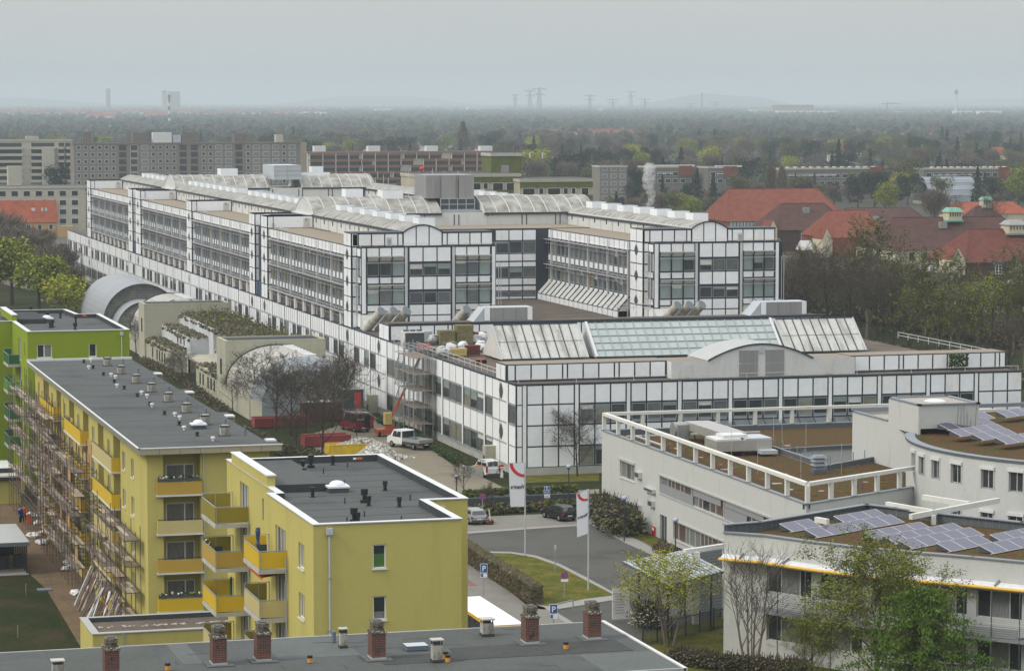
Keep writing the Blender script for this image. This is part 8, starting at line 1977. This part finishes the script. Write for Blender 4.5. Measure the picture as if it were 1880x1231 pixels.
# red roofed house at left
def house(name,label,x0,x1,yg,ye,yr,depth,roofm,wallm,hip=0.,cat='house',wins=0,wsz=(1.,1.4),wz=None,ridge_x=True,group=None,dorm=0,mans=None,wf='slab_white'):
    Y=G((x0+x1)/2,yg)[1];xa,_=onY(x0,yg,Y);xb,_=onY(x1,yg,Y);ze=onY((x0+x1)/2,ye,Y)[1];zr=onY((x0+x1)/2,yr,Y+depth/2)[1]
    t=thing(name,label,cat,(xa,Y,GZ),group);m=MB();m.box(xa,Y,GZ,xb,Y+depth,ze,wallm)
    if hip==0 and ridge_x:
        for x in (xa,xb): m.face([(x,Y,ze),(x,Y+depth,ze),(x,Y+depth/2,zr)],wallm)
    m.build('wall',t);r=MB();o=.4;A,B,Cc,D=(xa-o,Y-o,ze-.1),(xb+o,Y-o,ze-.1),(xb+o,Y+depth+o,ze-.1),(xa-o,Y+depth+o,ze-.1)
    if ridge_x:
        hx=(xb-xa)/2*hip if hip<=1 else hip;E1,E2=(xa+hx-(o if hip==0 else 0),Y+depth/2,zr),(xb-hx+(o if hip==0 else 0),Y+depth/2,zr)
        r.face([A,B,E2,E1],roofm);r.face([Cc,D,E1,E2],roofm)
        if hip: r.face([D,A,E1],roofm);r.face([B,Cc,E2],roofm)
        for p,q in ((E1,E2),(A,E1),(B,E2)): r.bar(p,q,.22,roofm)
    else:
        xm=(xa+xb)/2;E1,E2=(xm,Y-o,zr),(xm,Y+depth+o,zr);r.face([A,E1,E2,D],roofm);r.face([B,Cc,E2,E1],roofm);r.face([(xa,Y,ze),(xb,Y,ze),(xm,Y,zr-.2)],wallm)
    r.build('roof',t);f=south(Y)
    for i in range(wins):
        c=xa+(xb-xa)*(i+.5)/wins;z=wz if wz is not None else ze-2.2;m=MB();w=(c-wsz[0]/2,c+wsz[0]/2,z,z+wsz[1],wf,'pane_dark');wn(m,f,w);m.build('window',t)
    return t,xa,xb,Y,ze,zr,f
t,xa,xb,Y,ze,zr,f=house('red_roofed_house','ochre house with a bright red gabled roof at the left edge',-20,104,436,408,363,12,'tiles_orange','plaster_ochre',0.,wins=6)
m=MB();m.box(xb-.1,Y,GZ,xb+5,Y+9,2.5,'plaster_ochre',top='concrete_light');m.build('wing',t)
for px in (60,78,82): x_,z_=onY(px,383,Y+3);m=MB();m.box(x_-.5,Y+1.5,z_-.6,x_+.5,Y+1.7,z_+.3,'slab_white');m.build('roof_window',t)
# orange striped flats
t,xa,xb,Y,zt,f=slab('striped_flats','long flats with orange red balcony stripes and white roof huts behind the hospital',566,905,350,279,11,'slab_pale',[],roofm='slab_dull')
m=MB()
for k in range(5):
    z=zt-1.3-2.8*k;a=xa
    while a<xb:
        w=R.choice([19,24,30]);b=min(a+w,xb);f.box(m,a+.4,b-.4,z-.1,z+1.,0,1.,'slab_orange');f.box(m,a+.5,b-.5,z-1.8,z-.15,0,.05,'pane_dark');
        for j in range(int(w/6)): f.box(m,a+.5+j*6,a+.75+j*6,z-1.9,z+.9,0,1.05,'slab_white')
        a=b+(3.5 if R.random()<.4 else .3)
m.build('balcony_band',t)
for a,b in ((577,598),(676,698),(783,804),(882,904)): stairhead(t,a,b,268,Y,zt,'hazy_white')
# green trimmed flats
for nm,x0,x1,yt,lb in (('green_trimmed_flats',765,955,321,'cream flats with moss green bands directly behind the plant tower'),('green_trimmed_flats',955,1087,330,'lower cream flats with moss green bands at the right of the group')):
    t,xa,xb,Y,zt,f=slab(nm,lb,x0,x1,532,yt,14,'slab_cream',[],roofm='slab_pale')
    m=MB()
    for k in range(4): f.box(m,xa-.1,xb+.1,zt-1.7-2.8*k,zt-.5-2.8*k,0,.12,'slab_olive')
    m.build('green_band',t)
    for k in range(2):
        z=zt-3.35-2.85*k;ws=[(868,882),(888,895),(905,923),(930,949)] if x0<900 else [(960,981),(990,997),(1006,1028),(1035,1042),(1050,1056),(1068,1080)]
        for a,b in ws: p,_=onY(a,330,Y);q,_=onY(b,330,Y);m=MB();wn(m,f,(p,q,z if q-p>1.2 else z+.3,z+1.5,'slab_white','pane_dark'));m.build('window',t)
t,xa,xb,Y,zt,f=slab('green_stair_tower','mossy green stair tower rising behind the green trimmed flats',902,957,526,283,8,'slab_olive',[],cat='tower')
m=MB();f.box(m,xa+2.2,xa+4,zt-5.2,zt-2.4,0,.1,'metal_plant');m.build('door',t)
X_,Z_=onY(774,310,520);m=MB();m.blob((X_,520.,Z_),.45,'sign_red',.0,sub=2);m.bar((X_,520.,Z_-3),(X_,520.,Z_),.08,'steel_dark');tag(m.build('beacon_ball',loc=(X_,520.,Z_-3)),'red ball on a mast behind the grey plant tower','beacon')
# flats and glass-roofed halls on the right
slab('flats','small grey and red flats behind the dark evergreen left of the steam',1101,1151,380,305,10,'slab_grey',[(2.+2.8*k,1.4,2.0,3.6,1.,'slab_white','pane_curtain') for k in range(5)],maxw=60)
for i,(x0,x1,yg,yt,lb) in enumerate([(1190,1270,360,306,'long low flats with pale sloping glazing right of the steam plume'),(1300,1352,360,307,'low flats between spruces in the middle distance'),(1430,1620,365,309,'long low flats with dark red end and pale glazing behind the poplars'),(1696,1856,362,309,'long low flats with pale sawtooth glazing behind the glass vault')]):
    t,xa,xb,Y,zt,f=slab('low_flats',lb,x0,x1,yg,yt,14,'slab_dull2',[(zt_,1.5,2.2,3.4,1.,'slab_white','pane_dark') for zt_ in (5.,8.)],maxw=80,roofm='slab_pale')
    m=MB();m.face([(xa+4,Y-.5,zt-3),(xa+(xb-xa)*.55,Y-.5,zt-3),(xa+(xb-xa)*.55,Y+3,zt-.2),(xa+4,Y+3,zt-.2)],'slab_glazing')
    for k in range(12): a=xa+4+k*((xb-xa)*.9/12);m.box(a,Y+1,zt,a+1.1,Y+3,zt+.7,'hazy_white')
    m.build('glazing',t);m=MB();m.box(xb-6,Y-.6,zt-4,xb,Y+6,zt+.4,'tiles_red');m.build('end_block',t)
gv=thing('glass_vault','grey-blue glass barrel hall among the trees at the right','hall',(*G(1745,375),GZ));Y=G(1745,375)[1];xa,_=onY(1703,350,Y);xb,_=onY(1793,350,Y);m=MB();zt=onY(1745,325,Y+5)[1];R0=5.5
for lv,(zz,rr) in enumerate(((zt-5,5.),(zt-9.5,8.))):
    for i in range(10):
        a0,a1=math.pi*i/10,math.pi*(i+1)/10;m.face([(xa,Y+6-rr*math.cos(a0),zz+rr*math.sin(a0)),(xb,Y+6-rr*math.cos(a0),zz+rr*math.sin(a0)),(xb,Y+6-rr*math.cos(a1),zz+rr*math.sin(a1)),(xa,Y+6-rr*math.cos(a1),zz+rr*math.sin(a1))],'glasshouse')
        m.bar((xa,Y+6-rr*math.cos(a0),zz+rr*math.sin(a0)),(xb,Y+6-rr*math.cos(a0),zz+rr*math.sin(a0)),.2,'metal_light')
m.box(xa,Y-2,GZ,xb,Y+14,zt-9.5,'slab_pale');m.build('vault',gv)
# ---- old hospital pavilions with red and brown tiled roofs
def dormer(t,px0,px1,yt,yb,Y,mat='dormer_green'):
    p,z1=onY(px0,yt,Y);q,z0=onY(px1,yb,Y);m=MB();m.box(p-.35,Y-.35,z0-.25,q+.35,Y+1.2,z1+.15,mat);m.hexa([(p-.55,Y-.5,z1+.15),(q+.55,Y-.5,z1+.15),(q+.55,Y+1.6,z1+.15),(p-.55,Y+1.6,z1+.15),(p-.2,Y-.4,z1+.65),(q+.2,Y-.4,z1+.65),(q+.2,Y+1.6,z1+.75),(p-.2,Y+1.6,z1+.75)],mat);o=m.build('dormer',t)
    m=MB();f=south(Y-.36);f.quad(m,p,q,z0,z1,.01,'slab_white');w=q-p
    for i in range(2):
        for j in range(3): f.quad(m,p+w*(.08+.48*i),p+w*(.44+.48*i),z0+(z1-z0)*(.06+.32*j),z0+(z1-z0)*(.32+.32*j),.03,'pane_dark')
    b=m.build('window',t);b.parent=o
def turret(t,px,yt,yb,Y,w_,cop):
    x,zt=onY(px,yt,Y);_,zb=onY(px,yb,Y);m=MB();m.box(x-w_/2,Y-w_/2,zb,x+w_/2,Y+w_/2,zt-1.,'stucco_cream')
    for k in range(5): m.box(x-w_*.42+k*w_*.18,Y-w_/2-.04,zb+.9,x-w_*.42+k*w_*.18+.25,Y-w_/2,zt-1.2,'pane_dark')
    m.box(x-w_/2-.3,Y-w_/2-.3,zb-.3,x+w_/2+.3,Y+w_/2+.3,zb+.1,cop);m.build('turret',t);m=MB();h_=w_/2+.35;m.hexa([(x-h_,Y-h_,zt-1),(x+h_,Y-h_,zt-1),(x+h_,Y+h_,zt-1),(x-h_,Y+h_,zt-1),(x-h_*.6,Y-h_*.6,zt),(x+h_*.6,Y-h_*.6,zt),(x+h_*.6,Y+h_*.6,zt),(x-h_*.6,Y+h_*.6,zt)],cop);m.build('turret_roof',t)
def gable(t,x0,x1,yg,yt,ye,Y,m_='stucco_cream'):
    p,z0=onY(x0,yg,Y);q,_=onY(x1,yg,Y);_,ze=onY(x0,ye,Y);_,zt=onY(x0,yt,Y);m=MB();xm=p+(q-p)*.45
    m.face([(p,Y,z0),(q,Y,z0),(q,Y,ze),(xm,Y,zt),(p,Y,ze)],m_);m.face([(p,Y,ze),(xm,Y,zt),(xm,Y+7,zt),(p,Y+7,ze)],'tiles_red');m.face([(q,Y,ze),(q,Y+7,ze),(xm,Y+7,zt),(xm,Y,zt)],'tiles_red');m.face([(p,Y,z0),(p,Y,ze),(p,Y+7,ze),(p,Y+7,z0)],m_)
    m.build('gable_front',t)
t,xa,xb,Y,ze,zr,f=house('tiled_roof_hall','large hall with orange red hipped roof and green framed windows behind the right pavilion',1339,1555,438,405,346,26,'tiles_red','tiles_red',.24,cat='hall')
for i in range(9): p,_=onY(1340+i*6.2,418,Y);m=MB();f.box(m,p,p+.75,ze-2.6,ze-.3,.1,.3,'dormer_pale');m.build('window',t)
t,xa,xb,Y,ze,zr,f=house('tiled_roof_pavilion','pavilion with dark brown hipped roof and two dormers right of the hospital',1428,1566,462,421,373,20,'tiles_brown','tiles_brown',.42,cat='building')
dormer(t,1470,1480,427,440,Y);dormer(t,1491,1501,427,440,Y);gable(t,1413,1427,458,405,420,Y-1)
m=MB();x_,z_=onY(1479,385,Y+7);m.box(x_-.8,Y+6,z_-.9,x_+.8,Y+7.5,z_+.6,'metal_plant');m.build('roof_hut',t)
t,xa,xb,Y,ze,zr,f=house('tiled_roof_pavilion','pavilion with red hipped roof and a bright orange mansard front',1525,1640,480,435,386,20,'tiles_red','tiles_red',.4,cat='building')
m=MB();f.box(m,xa-.1,xb+.1,onY(1580,464,Y)[1],ze-.1,.0,.25,'tiles_orange');m.build('mansard',t);dormer(t,1574,1584,444,458,Y-.3);dormer(t,1592,1602,442,456,Y-.3);gable(t,1510,1528,470,420,440,Y-1)
m=MB();x_,z_=onY(1607,400,Y+7);m.box(x_-.7,Y+6,z_-.9,x_+.7,Y+7.5,z_+.4,'metal_plant');m.build('roof_hut',t)
house('tiled_roof_wing','long reddish brown roof ridge behind the orange mansard pavilion',1560,1700,420,405,381,16,'tiles_brown','tiles_brown',0.15,cat='building')
t,xa,xb,Y,ze,zr,f=house('tiled_roof_pavilion','cream walled pavilion with a broad brown roof and copper capped turret',1645,1905,505,457,398,24,'tiles_brown','stucco_cream',.22,cat='building',wf='slab_white')
for a,b in ((1669,1678),(1693,1703),(1718,1728),(1748,1756)): p,_=onY(a,470,Y);q,_=onY(b,470,Y);_,z1=onY(a,463,Y);_,z0=onY(a,479,Y);m=MB();wn(m,f,(p,q,z0,z1,'slab_white','pane_dark'));m.build('window',t)
turret(t,1749,381,404,Y+10,3.4,'copper_green');m=MB();x_,z_=onY(1730,412,Y+8);m.box(x_-.8,Y+7,z_-.9,x_+.8,Y+8.5,z_+.6,'metal_plant');m.build('roof_hut',t)
t,xa,xb,Y,ze,zr,f=house('tiled_roof_pavilion','nearest dark red roofed pavilion with green framed dormers at the right edge',1775,1960,525,480,420,22,'tiles_dull','tiles_brown',.45,cat='building')
dormer(t,1826,1838,486,503,Y);dormer(t,1858,1870,486,503,Y);gable(t,1748,1772,505,455,478,Y-1);turret(t,1861,404,428,Y+10,4.2,'metal_plant')
house('tiled_roof_house','orange red roof behind the two copper capped turrets',1760,1890,405,392,370,16,'tiles_orange','stucco_cream',.2,cat='house')
t,xa,xb,Y,ze,zr,f=house('tiled_roof_wing','brown hipped roof with a copper capped turret near the right edge',1790,1850,425,408,378,14,'tiles_brown','tiles_brown',.6,cat='building');turret(t,1810,361,380,Y+7,3.,'copper_green')
m=MB()  # low flat roofs in front of the pavilions
for i,(x0,x1,yg,yt) in enumerate([(1420,1520,500,470),(1500,1640,520,482),(1590,1760,540,508),(1760,1890,575,528),(1470,1600,545,505)]):
    t,xa,xb,Y,zt,f=slab('low_ward','low pale ward building with a flat mossy roof among trees, '+['beside the brown pavilion','below the orange mansard','below the cream pavilion','nearest the right edge','behind the thickest trees'][i],x0,x1,yg,yt,14,'stucco_pale',[(.8,1.5,1.4,3.2,1.,'slab_white','pane_dark')],roofm='slab_pale',maxw=40)
    m=MB();m.box(xa+1,Y+.5,zt+.25,xb-1,Y+13,zt+.32,'sedum');m.build('roof_planting',t)
# rooflights on them
for px,py,lb in ((1478,446,'dirty glass pyramid rooflight beside the brown pavilion'),(1592,466,'dirty glass pyramid rooflight below the orange mansard'),(1705,488,'dirty glass rooflight below the cream pavilion'),(1862,522,'dirty glass rooflight at the right edge')):
    X,Y=G(px,py+12,3.);s=1.9;m=MB();m.hexa([(X-s,Y-s,3.),(X+s,Y-s,3.),(X+s,Y+s,3.),(X-s,Y+s,3.),(X-s*.3,Y+.5,5.2),(X+s*.9,Y+.5,5.2),(X+s*.9,Y+s,5.2),(X-s*.3,Y+s,5.2)],'skylight_opal');tag(m.build('rooflight',loc=(X,Y,3.)),lb,'skylight')
# ---- suburb houses
rs=random.Random(12)
def minihouse(px,py,wpx,hm,roofm,wallm,label,group,gab):
    Y=G(px,py)[1];sc_=F/math.hypot(*G(px,py));w_=wpx/sc_;X=G(px,py)[0];t=thing('house',label,'house',(X,Y,GZ),group);d=min(w_*.7,13) if not gab else w_*1.2;m=MB();m.box(X-w_/2,Y,GZ,X+w_/2,Y+d,GZ+hm,wallm);zr=GZ+hm+(min(w_,d))*.42
    if gab: m.face([(X-w_/2,Y,GZ+hm),(X+w_/2,Y,GZ+hm),(X,Y,zr)],wallm)
    m.build('wall',t);m=MB()
    if gab: m.face([(X-w_/2-.3,Y-.3,GZ+hm),(X,Y-.3,zr),(X,Y+d,zr),(X-w_/2-.3,Y+d,GZ+hm)],roofm);m.face([(X+w_/2+.3,Y-.3,GZ+hm),(X+w_/2+.3,Y+d,GZ+hm),(X,Y+d,zr),(X,Y-.3,zr)],roofm)
    else: m.face([(X-w_/2,Y-.3,GZ+hm),(X+w_/2,Y-.3,GZ+hm),(X+w_/2,Y+d/2,zr),(X-w_/2,Y+d/2,zr)],roofm);m.face([(X-w_/2,Y+d,GZ+hm),(X+w_/2,Y+d,GZ+hm),(X+w_/2,Y+d/2,zr),(X-w_/2,Y+d/2,zr)],roofm);m.box(X-w_/2+.1,Y+.1,GZ+hm,X+w_/2-.1,Y+d-.1,GZ+hm+.2,wallm)
    m.build('roof',t);MH.append((t,px,py));return t
MH=[]
for k in range(75):
    px=rs.uniform(1600,1890) if k<50 else rs.uniform(1380,1640);py=rs.uniform(252,275) if k<50 else rs.uniform(262,292);minihouse(px,py,rs.uniform(9,17),rs.uniform(4,6),rs.choice(['tiles_orange','tiles_red','tiles_orange','tiles_dull','slab_dull']),rs.choice(['stucco_cream','stucco_pale','hazy_white']),'small red roofed house in the hazy suburb at the right','houses of the hazy suburb at the right',rs.random()<.4)
MH1=sorted(MH,key=lambda q:q[1])
for i,q in enumerate(MH1): q[0]['label']='small red roofed house in the hazy right suburb, %s from its left end'%ORD(i)
MH.clear()
for k in range(14): minihouse(rs.uniform(650,960),rs.uniform(262,292),rs.uniform(10,16),5,rs.choice(['tiles_dull','tiles_red','slab_dull']),'hazy_white','small pale house among trees behind the orange striped flats','small houses behind the striped flats',rs.random()<.6)
for i,q in enumerate(sorted(MH,key=lambda q:q[1])): q[0]['label']='small pale house among trees behind the striped flats, %dth from the left'%(i+1) if i>2 else 'small pale house among trees behind the striped flats, '+['leftmost','second from the left','third from the left'][i]
MH.clear()
for px,py,w_,lb in ((867,263,13,'white gabled house left of the yellow willow'),(1003,262,20,'white twin gabled house right of the pale yellow willow'),(1018,263,18,'right half of the white twin gabled house'),(1055,262,24,'white row house with roof windows right of the twin gables')): minihouse(px,py,w_,5.5,'tiles_dull','hazy_white',lb,None,True)
for i in range(9): minihouse(1002+i*19,254+(i%3),21,7,'tiles_red','stucco_pale','red roofed terrace house behind the willow, '+['leftmost','second from the left','third from the left','fourth from the left','in the middle','fourth from the right','third from the right','second from the right','rightmost'][i],'red roofed terrace houses behind the willow',False)
minihouse(1567,300,75,7,'tiles_dull','stucco_pale','long dull red hipped roof among bare trees at the right',None,False);minihouse(1843,305,46,7,'tiles_orange','stucco_cream','large orange roof among trees at the right edge',None,False)
for i,(px,w_,y_) in enumerate([(90,70,214),(140,50,213),(190,40,215),(215,30,214),(60,40,212),(185,50,222),(285,60,212),(245,50,211),(290,44,218),(385,60,216),(430,40,213),(345,40,212),(465,40,214),(520,50,214),(20,30,213),(570,40,213)]):
    minihouse(px,y_,w_,9,'tiles_orange' if i%3 else 'tiles_red','hazy_white' if i in(5,9,12) else 'stucco_pale','red roofed row in the haze at the left, '+['with the longest roof','left of the longest gap','beside the pale gable','before the striped chimney','near the left edge','white fronted and nearest','under the church tower','left of the church','just below the church','white fronted, beside the chimney','small, right of the white front','behind the chimney','white fronted, farther right','right of the middle','smallest, by the left edge','rightmost of the rows'][i],None,False)
def block(name,label,px0,px1,yg,yt,mat,d=30,cat='building'):
    Y=G((px0+px1)/2,yg)[1];a,_=onY(px0,yg,Y);b,_=onY(px1,yg,Y);z=onY((px0+px1)/2,yt,Y)[1];m=MB();m.box(a,Y,GZ,b,Y+d,z,mat);m.box(a+1,Y+1,z,b-1,Y+d-1,z+.6,mat)
    n=max(1,int((b-a)/8))
    for k in range(n): m.box(a+(b-a)*(k+.25)/n,Y-.3,GZ+3,a+(b-a)*(k+.75)/n,Y,z-3,'slab_dull')
    return tag(m.build(name,loc=(a,Y,GZ)),label,cat)
block('tower_block','lone grey tower block silhouette on the horizon at the left',197,203,205,163,'slab_dull');block('tower_block','wide grey block right of the church tower on the horizon',311,331,204,168,'slab_dull')
block('warehouse','pale orange roofed warehouse on the horizon at the right',1424,1494,209,193,'tiles_orange');block('warehouse','long white hall below the orange warehouse on the horizon',1430,1540,213,204,'hazy_white');block('warehouse','cream hall left of the orange warehouse',1380,1420,211,201,'stucco_cream')
block('plant_building','white plant building at the foot of the tall chimney',1756,1786,214,204,'hazy_white');block('warehouse','small white building on the far plain in the middle',1097,1107,207,200,'hazy_white')
for i,(a,b,yg,yt) in enumerate([(560,600,214,206),(150,190,240,232),(190,236,240,232),(620,660,248,240),(690,720,208,200),(1640,1680,212,205),(1800,1840,214,204),(1700,1730,210,204),(860,900,206,196),(880,930,204,197)]): block('industrial_hall','low pale industrial hall on the hazy plain, '+['left of the middle','behind the slab flats','right of its twin behind the slab flats','behind the striped flats','above the striped flats','left of the tall chimney','right of the tall chimney','below the crane','left of the pylons','nearest the pylons'][i],a,b,yg,yt,'hazy_white' if i%2==0 else 'stucco_pale')
def tower(name,label,px,yg,yt,w_,mat,cat,kind='box'):
    X,Y=G(px,yg);z=onY(px,yt,Y)[1];m=MB()
    if kind=='box': m.box(X-w_/2,Y,GZ,X+w_/2,Y+w_,z-w_*.5,mat);m.box(X-w_*.65,Y-w_*.15,z-w_*.5,X+w_*.65,Y+w_*1.1,z-w_*.3,'slab_dull');m.hexa([(X-w_*.4,Y,z-w_*.3),(X+w_*.4,Y,z-w_*.3),(X+w_*.4,Y+w_*.8,z-w_*.3),(X-w_*.4,Y+w_*.8,z-w_*.3),(X-.5,Y+w_*.4,z+1),(X+.5,Y+w_*.4,z+1),(X+.5,Y+w_*.4+1,z+1),(X-.5,Y+w_*.4+1,z+1)],'slab_dull')
    else:
        n=9
        for k in range(n): m.cone((X,Y,GZ+(z-GZ)*k/n),(X,Y,GZ+(z-GZ)*(k+1)/n),w_*(1-.3*k/n),w_*(1-.3*(k+1)/n),mat if k%2==0 or kind!='band' else 'slab_dull',12)
        m.cone((X,Y,z-w_*3),(X,Y,z),w_*1.0,w_*1.1,'slab_dull',12)
    tag(m.build(name,loc=(X,Y,GZ)),label,cat)
tower('church_tower','square sand coloured church tower on the horizon at the left',303,207,165,16,'hazy_stone','tower')
tower('chimney_stack','thin banded chimney in front of the church tower',311,238,174,2.,'slab_white','chimney','band');tower('chimney_stack','tall slender pale chimney on the horizon at the right',1755,213,165,4.,'hazy_white','chimney','round');tower('chimney_stack','thin dark chimney on the horizon right of the pylons',1289,204,171,4.,'slab_dull','chimney','round')
def pylon(label,px,yg,yt,w_px):
    X,Y=G(px,yg);z=onY(px,yt,Y)[1];h_=z-GZ;d=math.hypot(X,Y);w_=w_px*d/F/2;m=MB();b=h_*.09;th=h_*.022
    for s in (-1,1):
        for u in (-1,1): m.bar((X+s*b,Y+u*b,GZ),(X+s*b*.25,Y+u*b*.25,z),th,'pylon_steel')
    n=8
    for k in range(n):
        f0,f1=k/n,(k+1)/n;w0,w1=b*(1-.75*f0),b*(1-.75*f1)
        m.bar((X-w0,Y-w0,GZ+h_*f0),(X+w1,Y-w1,GZ+h_*f1),th*.6,'pylon_steel');m.bar((X+w0,Y-w0,GZ+h_*f0),(X-w1,Y-w1,GZ+h_*f1),th*.6,'pylon_steel')
    for f,k in ((.94,1.),(.72,.75)):
        m.bar((X-w_*k,Y,GZ+h_*f),(X+w_*k,Y,GZ+h_*f),th*1.3,'pylon_steel');m.bar((X-w_*k,Y,GZ+h_*f),(X,Y,GZ+h_*(f+.06)),th*.7,'pylon_steel');m.bar((X+w_*k,Y,GZ+h_*f),(X,Y,GZ+h_*(f+.06)),th*.7,'pylon_steel')
        for s in (-1,-.5,.5,1): m.bar((X+s*w_*k,Y,GZ+h_*f),(X+s*w_*k,Y,GZ+h_*(f-.06)),th*.5,'pylon_steel')
    tag(m.build('power_pylon',loc=(X,Y,GZ)),label,'pylon')
for px,yg,yt,w_,lb in ((990,206,161,28,'largest power pylon on the horizon right of the middle'),(973,205,165,22,'power pylon just left of the largest one'),(1083,206,174,22,'power pylon alone between the two groups'),(1125,206,182,26,'power pylon with wide low arms, left of a taller faint one'),(1158,202,167,20,'faint far power pylon above the others'),(1184,206,181,22,'power pylon right of the faint one'),(946,204,173,14,'small faint power pylon left of the big pair'),(1268,206,190,20,'low power pylon left of the dark chimney'),(1315,206,187,26,'broad low power pylon right of the dark chimney'),(1720,228,225,40,'wide pylon crossbar above the woods at the right')): pylon(lb,px,yg,yt,w_)
X,Y=G(1628,209);z=onY(1628,189,Y)[1];m=MB();m.bar((X,Y,GZ),(X,Y,z),3,'tiles_red');m.bar((X-18,Y,z-3),(X+45,Y,z-3),2.4,'tiles_red');m.bar((X,Y,z+4),(X+30,Y,z-2),.8,'tiles_red');tag(m.build('tower_crane',loc=(X,Y,GZ)),'faint red tower crane on the horizon at the right','crane')
# hills
def hill(px0,px1,Yd,hpx,seed):
    r=random.Random(seed);m=MB();n=40;k=math.cos(YAW);ys=[]
    for row,(dy,hf) in enumerate(((0,0),(2500,1),(5500,0))):
        rw=[]
        for i in range(n+1):
            px=px0+(px1-px0)*i/n;D=Yd+dy;d=ray(px,185);s=D/math.hypot(d[0],d[1]);t=i/n;h_=hpx*D/F*(math.sin(math.pi*t)**1.3)*(1+.15*math.sin(t*17+seed))*hf
            rw.append((d[0]*s,d[1]*s,GZ+h_+(40 if hf else 0)*math.sin(math.pi*t)))
        ys.append(rw)
    for a,b in zip(ys,ys[1:]):
        for i in range(n): m.face([a[i],a[i+1],b[i+1],b[i]],'far_wood')
    struct(m,'hills')
hill(1150,1480,17000,12,1);hill(480,900,21000,9,2);hill(-300,260,19000,5,3);hill(1500,2300,22000,4,5)
# ---- steam plume from a roof ventilator
m=MB();Y=420.;X=onY(1188,388,Y)[0];rr=random.Random(2)
for k in range(34):
    t=k/33;m.blob((X+math.sin(t*5)*.45+t*.5+rr.uniform(-.5,.5)*(.5+t),Y+rr.uniform(-.5,.5),23.+t*6.5),.28+t*.55+.12*math.sin(k),'steam',.3,rr,sub=1,squash=1.2)
tag(m.build('steam_plume',loc=(X,Y,23),smooth=True),'thin white steam rising from a roof ventilator of the right wing','steam',kind='stuff')
# ---- haze: one closed even volume round camera and scene
hz=MB();hz.box(-25500,-1900,GZ-1.5,33500,45500,150,'haze');tag(hz.build('haze'),'even pale haze over the plain','haze',kind='stuff')
